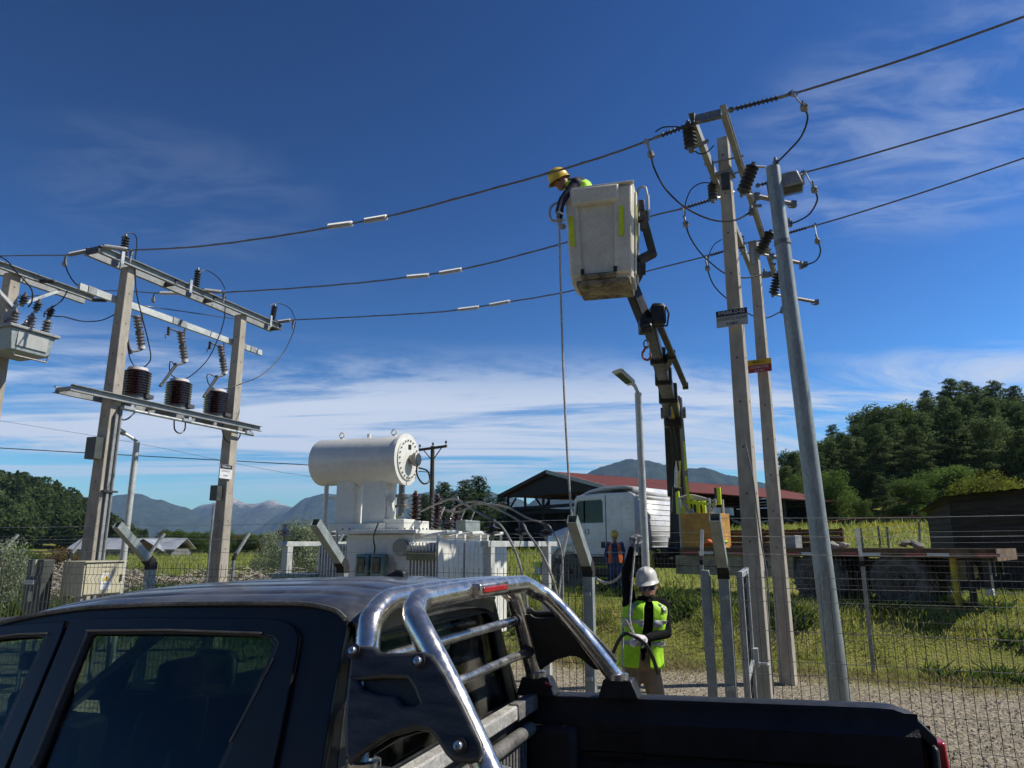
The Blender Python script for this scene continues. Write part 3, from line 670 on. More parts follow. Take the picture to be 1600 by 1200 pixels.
blades('bank_weeds', pts, .06, .26, .028, 'leaf_mid', 'dark broad-leaved weeds in clumps on the bank', 'weeds', 8, lean=1.0)
pts = scatter(420, lambda x, y, g: vis(x, y) and 12.6 < qq(x, y) < 18 and patch(x, y, .7, 12) > 0.05, 0, 15, 9, 20, 9)
pts = [(x + random.Random(i).uniform(-.02, .02), y, z + .14) for i, (x, y, z) in enumerate(pts)]
blades('bank_flowers', pts, .015, .03, .012, 'flower_yellow', 'small yellow flowers dotted over the bank', 'flowers', 10)
pts = scatter(42000, lambda x, y, g: vis(x, y) and qq(x, y) > 19, -32, 48, 19, 62, 11)
blades('meadow_grass', pts, .15, .5, .03, 'grass_blade', 'meadow grass behind truck and barn', 'grass', 12, tn=(.65, .25))
pts = scatter(2600, lambda x, y, g: .36 < x / y < .8 and y > 22 and patch(x, y, .12, 3) > -.2, 8, 48, 22, 62, 13)
pts = [(x, y, z + .28) for x, y, z in pts]
blades('meadow_flowers', pts, .04, .10, .035, 'flower_yellow', 'yellow flowers over the meadow beyond the truck bed', 'flowers', 14)
pts = scatter(24000, lambda x, y, g: vis(x, y) and qq(x, y) > 10.5 and g.random() < .4 + patch(x, y, .5), -24, -2, 12, 30, 15)
blades('left_grass', pts, .08, .3, .016, 'grass_blade', 'tall green grass behind the left part of the far fence', 'grass', 16)
def gravel():
    g = np.random.default_rng(21); Ps, Fs = [], []; k = 0; base = np.array([(1, 0, 0), (-1, 0, 0), (0, 1, 0), (0, -1, 0), (0, 0, .8), (0, 0, -.5)]); fc = [(0, 2, 4), (2, 1, 4), (1, 3, 4), (3, 0, 4), (2, 0, 5), (1, 2, 5), (3, 1, 5), (0, 3, 5)]
    V = []; F = []
    while k < 13000:
        y = g.uniform(4.2, 12.5); x = g.uniform(.5, .86 * y + .5)
        if qq(x, y) > 12.8 or qq(x, y) < 5.2: continue
        s = .006 + .016 * g.random() ** 2.5; a = g.uniform(0, 6.28); R = np.array([[math.cos(a), -math.sin(a), 0], [math.sin(a), math.cos(a), 0], [0, 0, 1]])
        p = (base * g.uniform(.6, 1.3, (6, 1)) * s) @ R.T + (x, y, hfun(x, y) + s * .2); o = len(V); V += p.tolist(); F += [tuple(i + o for i in f) for f in fc]; k += 1
    me = bpy.data.meshes.new('gravel'); me.from_pydata(V, [], F); mat('stone', (0.37, 0.33, 0.26), .9, var=.35, scale=9)
    me.materials.append(MATS['stone']); o = bpy.data.objects.new('gravel', me); COL.objects.link(o); tag(o, 'loose gravel on the ground inside the fence', 'gravel', kind='stuff')
gravel()
def brush():
    g = random.Random(33); b = MB()
    for i in range(5200):
        px = g.uniform(-30, 470); Y = g.uniform(20.5, 26); p = at(px, 900, Y); x = p.x; z0 = hfun(x, Y); hh = 1.35 * (0.55 + .45 * patch(x, Y, .5, 6)) * math.sin(math.pi * (Y - 20) / 6.4)
        z = z0 + g.random() ** .8 * max(.25, hh); a = g.uniform(0, 3.14); L = g.uniform(.12, .5); e = g.uniform(-.5, .5)
        d = Vector((math.cos(a), math.sin(a) * .5, e)) * L; n_ = Vector((0, 0, 1)).cross(d); n_.normalize(); n_ = n_ * g.uniform(.006, .02) + Vector((0, 0, g.uniform(.005, .02)))
        c = Vector((x, Y, z)); b.add([c - d - n_, c + d - n_ * .5, c + d + n_ * .5, c - d + n_], [(0, 1, 2, 3)])
    o = link('brushwood', b.mesh(), 'dry_twig', smooth=False); tag(o, 'bank of pale dry cut brushwood behind the left fence', 'brushwood', kind='stuff')
brush()
pts = scatter(9000, lambda x, y, g: -.74 < x / y < -.22 and 18.5 < y < 21.5 and patch(x, y, .8, 17) > -.1, -16, -3, 18, 22, 19)
blades('brush_weeds', pts, .15, .6, .03, 'leaf_mid', 'green weeds growing up in front of the brushwood bank', 'weeds', 20, lean=.5)

# ------------------------------------------------------------------ barn
def barn():
    C0, L0, E0 = Vector((5.75, 44, 0)), Vector((-0.3, 52, 0)), Vector((26.6, 60.6, 0))
    a = (L0 - C0); a.normalize(); Wd = 10.0; l = (E0 - C0); l.normalize(); Ln = 26.8
    l = Vector((-a.y, a.x, 0)) * (1 if Vector((-a.y, a.x, 0)).dot(l) > 0 else -1)
    gz = 1.5; ze, zr = 5.5, 6.75
    P = lambda u, v, z: C0 + l * u + a * v + Vector((0, 0, z))
    t = thing('barn', 'long open barn with rusty red roof behind the white truck', 'barn', P(0, 0, gz))
    ov = .5
    for side in (0, 1):     # roof sheets, each lapping the next
        for i in range(14):
            u0, u1 = -ov + (Ln + 2 * ov) * i / 14, -ov + (Ln + 2 * ov) * (i + 1) / 14 + .06
            v0, v1 = (-ov, Wd / 2 + .02) if side == 0 else (Wd + ov, Wd / 2 - .02); zl = ze - ov * (zr - ze) / (Wd / 2); lift = .015 * (i % 2)
            b = MB(); n = 8; rows = []
            for k in range(n * 2 + 1):
                u = u0 + (u1 - u0) * k / (n * 2); zc = (.03 if k % 2 else 0) + lift; rows.append([P(u, v0, zl + zc), P(u, v1, zr + zc)])
            b.grid(rows); b.grid([[p - Vector((0, 0, .05)) for p in r] for r in rows]); b.build('roof_sheet', 'barn_red', t, smooth=False)
    for v, v1 in ((-ov, Wd / 2), (Wd + ov, Wd / 2)):
        zl = ze - ov * (zr - ze) / (Wd / 2)
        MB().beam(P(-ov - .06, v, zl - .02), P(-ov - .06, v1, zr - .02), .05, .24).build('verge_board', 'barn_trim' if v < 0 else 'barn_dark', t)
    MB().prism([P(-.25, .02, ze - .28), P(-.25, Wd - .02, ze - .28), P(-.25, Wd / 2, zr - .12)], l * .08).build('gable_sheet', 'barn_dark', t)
    for i in range(8):
        u = Ln * i / 7
        for v in (0, Wd):
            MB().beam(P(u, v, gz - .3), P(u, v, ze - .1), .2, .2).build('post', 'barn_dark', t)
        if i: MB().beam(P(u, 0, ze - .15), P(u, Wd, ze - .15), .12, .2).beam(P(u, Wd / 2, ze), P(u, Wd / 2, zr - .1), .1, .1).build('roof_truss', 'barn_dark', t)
    for v in (Wd * .27, Wd * .6, Wd * .8): MB().beam(P(0, v, gz - .3), P(0, v, ze - .3), .18, .18).build('post', 'barn_dark', t)
    for z in (4.1, 4.45): MB().beam(P(-.05, 0, z), P(-.05, Wd, z), .06, .22).build('gable_rail', 'barn_dark', t)
    for v, sg in ((0, 1), (Wd, -1), (Wd * .6, 1), (Wd * .6, -1)): MB().beam(P(0, v, 4.3), P(0, v + sg * .95, 5.2), .1, .1).build('brace', 'barn_dark', t)
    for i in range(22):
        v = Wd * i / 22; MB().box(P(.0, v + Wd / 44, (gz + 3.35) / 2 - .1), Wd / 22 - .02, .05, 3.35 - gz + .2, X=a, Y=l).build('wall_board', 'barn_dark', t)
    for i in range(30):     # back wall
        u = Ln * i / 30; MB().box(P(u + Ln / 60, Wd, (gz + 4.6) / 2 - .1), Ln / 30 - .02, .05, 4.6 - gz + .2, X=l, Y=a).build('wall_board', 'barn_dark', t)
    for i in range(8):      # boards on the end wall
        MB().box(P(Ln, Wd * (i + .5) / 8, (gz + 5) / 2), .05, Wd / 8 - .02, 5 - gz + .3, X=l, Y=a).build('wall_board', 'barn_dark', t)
    g = random.Random(4)
    for i in range(34):
        u = g.uniform(13.5, 24); z = gz + .2 + g.random() * 2.1; d = l * g.uniform(1.0, 2.0) + Vector((0, 0, g.uniform(-.25, .25)))
        p = P(u, g.uniform(.5, 1.8), z); o = MB().beam(p - d, p + d, .05, g.uniform(.12, .26)).build('plank', 'board_grey'); tag(o, 'grey plank stacked under the barn roof, seen between the poles', 'plank', 'grey planks in the barn')
    for i in range(7):
        u = 16 + g.uniform(0, 8); p = P(u, .3, gz + .2); o = MB().beam(p, p + Vector((0, 0, 1.7)) + l * g.uniform(-.9, .9), .05, .22).build('plank', 'board_grey'); tag(o, 'grey plank leaning upright against the barn stack', 'plank', 'planks leaning in the barn')
barn()
def shed(name, label, px0, px1, Y0, Y1, py_top, py_top1, gz, board, roofm, nb, deep=3.0):
    A, B = at(px0, 850, Y0), at(px1, 850, Y1); zt0, zt1 = at(px0, py_top, Y0).z, at(px1, py_top1, Y1).z
    A.z = B.z = gz; d = (B - A); L = d.length; d.normalize(); n = Vector((-d.y, d.x, 0)); t = thing(name, label, 'shed', A)
    g = random.Random(px0)
    for i in range(nb):
        f0, f1 = i / nb, (i + 1) / nb + .01; lap = .022 * (i % 2)
        for (s0, s1, off) in ((0, L, 0),):
            p = lambda s, f: A + d * s + Vector((0, 0, (zt0 + (zt1 - zt0) * s / L - gz) * f)) - n * (lap + g.uniform(-.004, .004))
            q0, q1, q2, q3 = p(0, f0), p(L, f0), p(L, f1), p(0, f1); MB().prism([q0, q1, q2, q3], n * .03).build('board', board, t, smooth=False)
        zl = (zt0 - gz); q0, q1 = A + Vector((0, 0, zl * f0)) + n * .03, A + Vector((0, 0, zl * f1)) + n * .03
        MB().prism([q0 - d * .012, q0 + n * deep, q1 + n * deep, q1 - d * .012], d * .03).build('board', board, t, smooth=False)
    rows = []; nn = max(20, int(L * 8))
    for k in range(nn + 1):
        s = -.25 + (L + .5) * k / nn; z = zt0 + (zt1 - zt0) * s / L + .04 + (.035 if k % 2 else 0); rows.append([A + d * s - n * .3 + Vector((0, 0, z - gz)), A + d * s + n * (deep + .2) + Vector((0, 0, z - gz - .25))])
    b = MB().grid(rows); b.grid([[p - Vector((0, 0, .02)) for p in r] for r in rows]); b.build('roof_sheet', roofm, t, smooth=False)
shed('board_shed', 'dark weathered board shed with corrugated roof at the right frame edge', 1492, 1760, 18.4, 17.2, 779, 752, .75, 'board_dark', 'barn_dark', 15)
shed('low_shed', 'low far shed with faded red roof behind the meadow fence', 1331, 1460, 52, 56, 812, 806, 1.8, 'board_dark', 'barn_red', 5, 4)
def house():
    t = thing('house', 'low house with grey tin roof behind the left brushwood', 'house', at(180, 862, 74))
    def P(px, py, Y): return at(px, py, Y)
    A, B = P(106, 842, 71), P(262, 842, 71); z0 = .2
    l = Vector((1, 0.12, 0)).normalized(); w = Vector((-.12, 1, 0)).normalized(); O = Vector((A.x, 71, 0)); L = 10.2; W = 6
    Q = lambda u, v, z: O + l * u + w * v + Vector((0, 0, z))
    MB().hexa([Q(.4, 0, z0), Q(L - .4, 0, z0), Q(L - .4, W, z0), Q(.4, W, z0)], [Q(.4, 0, 1.5), Q(L - .4, 0, 1.5), Q(L - .4, W, 1.5), Q(.4, W, 1.5)]).build('wall', 'house_wall', t)
    for i in range(9):
        u0, u1 = L * i / 9, L * (i + 1) / 9 + .03
        MB().prism([Q(u0, -.3, 1.45), Q(u1, -.3, 1.45), Q(u1, W / 2, 2.55), Q(u0, W / 2, 2.55)], (0, 0, .05 + .01 * (i % 2))).build('roof_sheet', 'zinc_roof', t, smooth=False)
        MB().prism([Q(u0, W + .3, 1.45), Q(u1, W + .3, 1.45), Q(u1, W / 2 + .02, 2.55), Q(u0, W / 2 + .02, 2.55)], (0, 0, .05)).build('roof_sheet', 'zinc_roof', t, smooth=False)
    gx = 7.4
    MB().prism([Q(gx - 1.5, -.9, 1.45), Q(gx + 1.5, -.9, 1.45), Q(gx, -.9, 2.35)], w * .1).build('porch_gable', 'wood_brown', t)
    for sgn in (-1, 1): MB().prism([Q(gx + sgn * 1.9, -1.1, 1.28), Q(gx + sgn * 1.9, 2, 1.28), Q(gx, 2, 2.45), Q(gx, -1.1, 2.45)], (0, 0, .06)).build('porch_roof', 'zinc_roof', t)
house()
# wooden posts of the meadow fence
fence_m = thing('meadow_fence', 'old wooden post and wire fence across the yellow meadow', 'fence', at(1370, 850, 33))
mpts = []
for px, yt, tl in ((1345, 825, .0), (1372, 822, 0), (1386, 823, .05), (1436, 815, .1), (1474, 812, -.25), (1482, 806, -.1), (1497, 810, -.3)):
    p = at(px, yt, 32); b = Vector((p.x - tl * 1.1, 32, hfun(p.x, 32) - .2)); mpts.append(p - Vector((0, 0, .08)))
    MB().cyl(b, p, .055, .045, 7).build('post', 'board_grey', fence_m)
for dz in (0, -.35, -.7): MB().tube([p + Vector((0, 0, dz)) for p in mpts], .008, 4).build('fence_wire', 'wire_alu', fence_m)
# distant wooden pole
def far_pole():
    p = at(676, 697, 36); b = Vector((p.x + .05, 36, hfun(p.x, 36) - .2)); t = thing('wooden_pole', 'distant wooden power pole with crossarm right of the white conservator', 'pole', b)
    MB().cyl(b, p, .15, .10, 10).build('shaft', 'bark', t)
    l, r_ = at(655, 703, 36), at(698, 697, 35.2); MB().beam(l, r_, .10, .12).build('crossarm', 'bark', t)
    for k in (0.02, .5, .97):
        q = l.lerp(r_, k) + Vector((0, 0, .06)); MB().lathe([(.02, 0), (.02, .08), (.06, .1), (.05, .2), (.02, .22)], q, n=8).build('insulator', 'porcelain', t)
    for sx in (-.55, .55): MB().beam(p - Vector((0, 0, .75)), p + (r_ - l).normalized() * sx - Vector((0, 0, .15)), .04, .04).build('brace', 'bark', t)
    o = MB().tube(catmull([at(-60, 696, 34), at(0, 700, 34), at(250, 714, 35), at(490, 727, 35.6), at(676, 738, 36)], 5), .022, 5).build('service_line', 'wire'); tag(o, 'thin dark line crossing the clouds from the left edge to the wooden pole', 'cable')
    o = MB().tube(catmull([at(-60, 648, 60), at(200, 690, 60), at(490, 745, 60), at(676, 715, 36)], 5), .012, 4).build('service_line', 'wire'); tag(o, 'faintest thin wire sloping down behind the left poles', 'cable')
far_pole()

# ================================================================== fences
FOLDS = [(1.74, 0), (1.66, .0), (1.61, .03), (1.56, 0), (1.34, 0), (1.12, 0), (1.07, .03), (1.02, 0), (.80, 0), (.58, 0), (.53, .03), (.48, 0), (.26, 0), (.06, 0)]
def mesh_panel(s0, s1, q, out, gap=.06, rad=.0030, dz=0.0, ztop=0.0):
    b = MB(); n = int((s1 - s0) / gap); sc = (1.74 + ztop) / 1.74
    prof = [(1.79, 0)] + [f for f in FOLDS if f[1] or f[0] in (1.66, 1.56, 1.12, 1.02, .58, .48, .06)]
    for i in range(n + 1):
        s = s0 + (s1 - s0) * i / n
        b.tube([G(s, q + out * o, z * sc + dz) for z, o in prof], rad, 3, caps=False)
    for z, o in FOLDS:
        if o: continue
        b.tube([G(s0, q, z * sc + dz), G(s1, q, z * sc + dz)], rad * .95, 3, caps=False)
    return b
def barbed(pts, parent):
    b = MB(); g = random.Random(len(pts)); b.tube(pts, .0019, 4, caps=False)
    for p, q in zip(pts, pts[1:]):
        n = int((q - p).length / .14)
        for i in range(n):
            c = p.lerp(q, (i + .5) / n); d = Vector((g.uniform(-1, 1), g.uniform(-1, 1), g.uniform(-1, 1))).normalized() * .018
            b.add([c - d, c + d, c + Vector((0, 0, .004))], [(0, 1, 2)])
    b.build('barbed_wire', 'galv_dull', parent, smooth=False)
def fence(name, label, posts, q, out, zb, w, arm_d, arm_e, panels, mt, zg=0.0, gap=.06, sleeve=True, rad=.0030):
    t = thing(name, label, 'fence', G(posts[0], q, zg)); tops = []
    for k, s in enumerate(posts):
        po = MB().box(G(s, q, (zb - .3 + zg) / 2), w, w, zb + .3 - zg, X=r2, Y=w2).build('post', mt, t, bevel=.004)
        p0 = G(s, q, zb - .01); p1 = G(s, q + out * arm_d, zb + arm_e)
        b = MB(); a_, b_, d_ = frame_of(p1 - p0, r2); ww = w * .97
        # hollow square arm: four walls
        for v, o1, o2 in ((a_, ww, .006), (-a_, ww, .006), (b_, .006, ww), (-b_, .006, ww)):
            c = v * (ww / 2 - .003)
            if abs(v.dot(a_)) > .5: b.beam(p0 + c, p1 + c, .006, ww, r2)
            else: b.beam(p0 + c, p1 + c, ww - .012, .006, r2)
        b.box(p0.lerp(p1, .9), ww - .02, ww - .02, .004, X=a_, Y=b_, Z=d_); b.build('arm', mt, po)
        if sleeve: MB().box(G(s, q, zb - .035), w + .006, w + .006, .085, X=r2, Y=w2).beam(p0, p0.lerp(p1, .13), w + .008, w + .008, r2).build('joint_sleeve', 'rubber', po)
        for z in (zb - .22, .9, .35): MB().box(G(s, q + out * (w / 2 + .01), z), .05, .02, .03, X=r2, Y=w2).build('clamp', 'galv', po)
        tops.append((p0, p1, d_))
    for s0, s1 in panels:
        mesh_panel(s0 + .05, s1 - .05, q + out * (w / 2 + .012), out, gap=gap, rad=rad, dz=zg).build('mesh_panel', 'mesh_wire', t, smooth=False)
    run = []
    for f in (.22, .55, .88):
        pts = []
        for i, (p0, p1, d_) in enumerate(tops):
            c = p0.lerp(p1, f) + Vector((0, 0, w * .5))
            if pts: m_ = pts[-1].lerp(c, .5); m_.z -= .012; pts.append(m_)
            pts.append(c)
        barbed(pts, t)
    return t
NQ, FQ = 6.21, 13.12
ns = [-11.6, -9.1, -6.6, -4.11, -1.61]
fence('mesh_fence', 'near galvanised mesh fence left of the gateway, posts leaning out at the top', ns, NQ, -1, 1.80, .085, .50, .40, list(zip(ns, ns[1:])), 'galv_green')
ns2 = [-.48, 2.02, 4.52, 7.0]
fence('mesh_fence', 'near galvanised mesh fence right of the gateway, in front of concrete poles', ns2, NQ, -1, 1.80, .085, .50, .40, list(zip(ns2, ns2[1:])), 'galv_green', gap=.065)
fs_ = [-1.376 + 2.54 * k for k in range(-8, 4)]
fence('boundary_fence', 'far mesh fence along the grassy bank, behind poles and transformer', fs_, FQ, 1, 1.72, .058, .42, .52, list(zip(fs_, fs_[1:])), 'galv_dull', gap=.065, rad=.0026)
# gate leaf standing open, seen edge on
gt = thing('gate', 'galvanised gate leaf standing open beside the gatepost', 'gate', G(-.40, NQ, .05))
for q in (NQ + .06, NQ + 1.08): MB().box(G(-.36, q, .92), .05, .05, 1.72, X=r2, Y=w2).build('stile', 'galv', gt, bevel=.004)
for z in (.09, .95, 1.75): MB().box(G(-.36, NQ + .57, z), .046, .97, .046, X=r2, Y=w2).build('rail', 'galv', gt, bevel=.004)
b = MB()
for i in range(19): b.tube([G(-.36, NQ + .1 + .05 * i, .1), G(-.36, NQ + .1 + .05 * i, 1.73)], .0024, 3)
for i in range(9): b.tube([G(-.36, NQ + .08, .2 + .18 * i), G(-.36, NQ + 1.06, .2 + .18 * i)], .0026, 3)
b.build('mesh_infill', 'mesh_wire', gt, smooth=False)
MB().beam(G(-.36, NQ + .08, .95), G(-.36, NQ + 1.06, .12), .03, .03).build('diagonal', 'galv', gt)
MB().box(G(-.33, NQ + 1.08, .98), .06, .1, .16, X=r2, Y=w2).cyl(G(-.30, NQ + 1.06, .93), G(-.22, NQ + 1.06, .93), .012).tube([G(-.22, NQ + 1.06, .93), G(-.22, NQ + .95, .93)], .011).build('latch', 'galv', gt)
o = MB().box(G(-.625, NQ - .01, .86), .062, .062, 1.86, X=r2, Y=w2).box(G(-.59, NQ - .01, 1.0), .012, .05, 1.5, X=r2, Y=w2).build('gate_stop_post', 'galv_green', bevel=.004); tag(o, 'short galvanised stop post just left of the leaning gatepost', 'post')

# ================================================================== poles, crossarms, hardware
def channel(p0, p1, h, dep, opn, t=.010):
    """C channel from p0 to p1, open towards opn"""
    p0, p1, opn = Vector(p0), Vector(p1), Vector(opn).normalized(); b = MB()
    b.beam(p0, p1, t, h)
    for z in (h / 2 - t / 2, -h / 2 + t / 2): c = opn * (dep / 2 + t / 2) + Vector((0, 0, z)); b.beam(p0 + c, p1 + c, dep, t)
    return b
def cpole(name, label, base, top, w0, w1, X, Y, holes_dir, group=None, slot=False):
    base, top = Vector(base), Vector(top); t = thing(name, label, 'pole', base, group)
    q = [(-.5, -.5), (.5, -.5), (.5, .5), (-.5, .5)]; b = MB(); X, Y = Vector(X), Vector(Y)
    segs = 8; rings = []
    for i in range(segs + 1):
        f = i / segs; c = (base - Vector((0, 0, .3))).lerp(top, f); w = w0 + (w1 - w0) * f; j = .004
        rings.append([c + X * x * w + Y * y * w * .9 + Vector((rnd.uniform(-j, j), rnd.uniform(-j, j), 0)) for x, y in q])
    for a, c in zip(rings, rings[1:]): b.add(a + c, [(0, 1, 5, 4), (1, 2, 6, 5), (2, 3, 7, 6), (3, 0, 4, 7)])
    b.add(rings[0], [(3, 2, 1, 0)]); b.add(rings[-1], [(0, 1, 2, 3)])
    sh = b.build('shaft', 'concrete', t, bevel=.012, weld=True)
    hb = MB(); H = top.z - base.z
    for k in range(int(H / .55)):
        z = H * .28 + .55 * k
        if z > H - .15: break
        f = (z + .3) / (H + .3); c = base.lerp(top, z / H); w = w0 + (w1 - w0) * f
        for hd, ln in ((X, w), (-Y, w * .9)): hb.cyl(c + hd * (ln / 2 - .02), c + hd * (ln / 2 + .003), .014, n=8)
    hb.build('bolt_hole', 'xf_shadow', t, smooth=False)['kind'] = 'stuff'
    return t, sh
ps = -10.58; Q1, Q2 = 8.75, 11.62; ZA = 6.85
P1, P1s = cpole('concrete_pole', 'concrete pole of the left frame, nearer one beside the beige cabinet', G(ps, Q1, 0), G(ps, Q1, 6.80), .29, .185, r2, w2, 0)
P2, P2s = cpole('concrete_pole', 'concrete pole of the left frame, farther one carrying a small sign', G(ps, Q2, 0), G(ps, Q2, 6.80), .29, .185, r2, w2, 0)
b = MB().box(G(ps + .16, Q1, 2.2), .03, .05, 3.9, X=r2, Y=w2).cyl(G(ps + .15, Q1 + .09, .2), G(ps + .15, Q1 + .09, 4.3), .022, n=8); b.build('conduit', 'galv_dull', P1)
MB().box(G(ps + .15, Q1 + .04, 2.85), .10, .26, .03, X=r2, Y=w2).build('strap', 'steel_dark', P1)
MB().box(G(ps - .02, Q1 - .2, 3.55), .22, .14, .36, X=r2, Y=w2).build('junction_box', 'cabinet_dark', P1)
MB().box(G(ps - .05, Q2 - .2, 3.0), .18, .14, .3, X=r2, Y=w2).build('junction_box', 'cabinet_dark', P2)
MB().cyl(G(ps - .08, Q2 - .2, .2), G(ps - .08, Q2 - .2, 2.75), .022, n=8).build('conduit', 'galv_dull', P2)
def insul(name, prof_n, r, R, pitch, p, axis, m, parent, n=14, cap=True):
    b = MB().lathe(sheds(r, R, prof_n, pitch), p, axis, n); o = b.build(name, m, parent, angle=50); L = prof_n * pitch; ax = Vector(axis).normalized(); p = Vector(p)
    if cap:
        MB().cyl(p + ax * L, p + ax * (L + .05), r * .7, r * .5, 10).build('metal_cap', 'bolt', o); MB().cyl(p - ax * .05, p, r * .8, r * .8, 10).build('metal_foot', 'bolt', o)
    return o
# upper crossarm: two channels, one on each side of the poles
AQ0, AQ1 = 8.02, 12.78
ca = thing('crossarm', 'upper steel crossarm of the left frame, near the line wires', 'crossarm', G(ps, Q1, ZA - .06))
channel(G(ps + .12, AQ0, ZA), G(ps + .12, AQ1, ZA), .13, .06, r2).build('channel', 'galv_dull', ca, smooth=False)
channel(G(ps - .12, AQ0, ZA), G(ps - .12, AQ1, ZA), .13, .06, -r2).build('channel', 'galv_dull', ca, smooth=False)
for q in (AQ0 + .02, AQ1 - .02, 9.7, 10.7): MB().box(G(ps, q, ZA), .30, .05, .10, X=r2, Y=w2).build('spacer', 'steel_dark', ca)
for q in (8.45, 10.0, 12.35): MB().box(G(ps + .20, q, ZA + .02), .012, .06, .26, X=r2, Y=w2).build('angle_plate', 'galv', ca)
for q, tl in ((8.62, 0), (10.32, .02), (12.62, .12)):
    ax = UP + w2 * tl; insul('post_insulator', 8, .035, .068, .052, G(ps, q, ZA + .09), ax, 'polymer_dark', ca)
# lower crossarm with fuse cutouts
lb = thing('crossarm', 'flat pale crossarm with fuse cutouts below the upper arm', 'crossarm', G(ps - .13, Q1, 6.2))
MB().beam(G(ps - .13, 7.97, 6.2), G(ps - .13, 12.5, 6.2), .06, .12).build('bar', 'steel_pale', lb, bevel=.004)
for q in (8.2, 10.02, 10.2, 11.9, 12.2): MB().box(G(ps - .095, q, 6.2), .02, .16, .126, X=r2, Y=w2).build('band', 'galv_dull', lb)
for q in (Q1, Q2): MB().box(G(ps - .06, q, 6.2), .09, .05, .05, X=r2, Y=w2).build('bolt_block', 'steel_dark', lb)
CUT = []
for i, (q, open_) in enumerate(((9.02, False), (10.02, True), (11.08, True))):
    lab = ('fuse cutout hanging right behind the near concrete pole', 'fuse cutout with open barrel in the middle of the pale arm', 'fuse cutout with open barrel at the far end of the pale arm')[i]
    o = G(ps - .05, q, 6.0); t = thing('fuse_cutout', lab, 'fuse cutout', o, 'fuse cutouts on the left frame')
    ax = Vector(r2 * .10 + w2 * .22 - UP); ax.normalize()
    for k, z in ((0, .02), (1, .27)): insul('insulator', 4, .052, .078, .058, o + ax * (z * 1.2) + r2 * .08, ax, 'porcelain_grey', t, cap=False)
    MB().cyl(o + ax * .285 + r2 * .08, o + ax * .345 + r2 * .08, .066, n=10).tube([o + ax * .315 + r2 * .08, o + r2 * .02 + w2 * .16 + UP * -.16, o + w2 * .18 + UP * .10], .016, 6).build('bracket', 'steel_dark', t)
    e = o + ax * .62 + r2 * .08; MB().cyl(e - ax * .055, e, .062, n=12).build('end_cap', 'white_cap', t)
    hinge = e - w2 * .26 - UP * .12 + r2 * .04
    MB().tube([e, e - w2 * .10 - UP * .06, hinge], .022, 6).box(hinge, .05, .05, .07).build('hinge', 'bolt_dark', t)
    MB().box(o - w2 * .2 - UP * .06, .04, .05, .16).tube([o - w2 * .2, o - w2 * .04 - UP * .03 + r2 * .06], .016, 6).tube([o - w2 * .22 - UP * .1, o - w2 * .27 - UP * .17, o - w2 * .25 - UP * .22], .010, 6).build('top_contact', 'bolt_dark', t)
    if open_:
        d = (Vector((0, 0, -1)) - w2 * .62).normalized(); MB().cyl(hinge, hinge + d * .50, .024, .022, 8).cyl(hinge + r2 * .05, hinge + d * .48 + r2 * .03, .011, .011, 6).cyl(hinge + d * .48, hinge + d * .55, .028, n=8).build('fuse_barrel', 'steel_dark', t)
    else:
        MB().cyl(hinge, o - w2 * .2 - UP * .1, .020, n=8).build('fuse_barrel', 'steel_dark', t)
    CUT.append((hinge, o))
# platform with three ribbed brown units
ZP = 4.42
pf = thing('platform', 'steel channel platform under the ribbed brown units', 'platform', G(ps, Q1, ZP - .08))
channel(G(ps + .17, 7.85, ZP), G(ps + .17, 12.3, ZP), .11, .055, r2).build('channel', 'galv_dull', pf, smooth=False)
channel(G(ps - .17, 7.85, ZP), G(ps - .17, 12.3, ZP), .11, .055, -r2).build('channel', 'galv_dull', pf, smooth=False)
MB().cyl(G(ps + .22, 8.78, ZP - .17), G(ps + .22, 12.05, ZP - .17), .028, n=10).build('pipe', 'galv', pf)
for q in (8.9, 10.2, 11.9): MB().box(G(ps + .22, q, ZP - .15), .10, .22, .05, X=r2, Y=w2).box(G(ps + .2, q + .1, ZP - .1), .03, .06, .10, X=r2, Y=w2).build('clamp', 'galv', pf)
for q in (7.9, 9.65, 10.6, 12.2): MB().box(G(ps, q, ZP), .34, .06, .06, X=r2, Y=w2).build('crosspiece', 'galv_dull', pf)
ARR = []
for i, q in enumerate((9.20, 10.16, 11.14)):
    lab = ('nearest', 'middle', 'farthest')[i] + ' of three ribbed brown porcelain units on the left platform'
    o = G(ps, q, ZP + .06); t = thing('surge_unit', lab, 'insulator', o, 'ribbed brown units on the platform')
    MB().lathe(sheds(.185, .235, 10, .047, .06), o, n=28).build('ribbed_body', 'porcelain', t, angle=60)
    MB().cyl(o + UP * .535, o + UP * .585, .175, .165, 24).build('cap', 'white_cap', t); MB().cyl(o, o + UP * .07, .20, .20, 20).build('base', 'bolt', t)
    MB().box(o + r2 * .16 + w2 * .11 + UP * .07, .16, .16, .07, X=r2, Y=w2).build('terminal_box', 'steel_dark', t)
    ARR.append(o)
def cable(name, pts, r, m, label, n=6, k=6, cat='cable', **kw):
    o = MB().tube(catmull(pts, k), r, n).build(name, m); tag(o, label, cat); return o
YB = lambda q: G(ps, q).y
def atq(px, py, q, ds=.1):      # on the frame's upright plane
    return on_plane(px, py, G(ps + ds, q), r2)
def atf(px, py, ds=.1): return on_plane(px, py, G(ps + ds, 9), r2)
cable('jumper', [ARR[0] + UP * .585 + w2 * .08, atf(235, 562), atf(232, 535), atf(222, 495), atf(213, 455), atf(211, 410), atf(213, 392)], .011, 'cable_black', 'dark jumper from the upper arm down to the nearest ribbed unit')
cable('jumper', [CUT[0][0], atf(199, 535), atf(203, 560), ARR[0] + UP * .58 - w2 * .05], .010, 'cable_black', 'thin lead from the nearest fuse cutout to its ribbed unit')
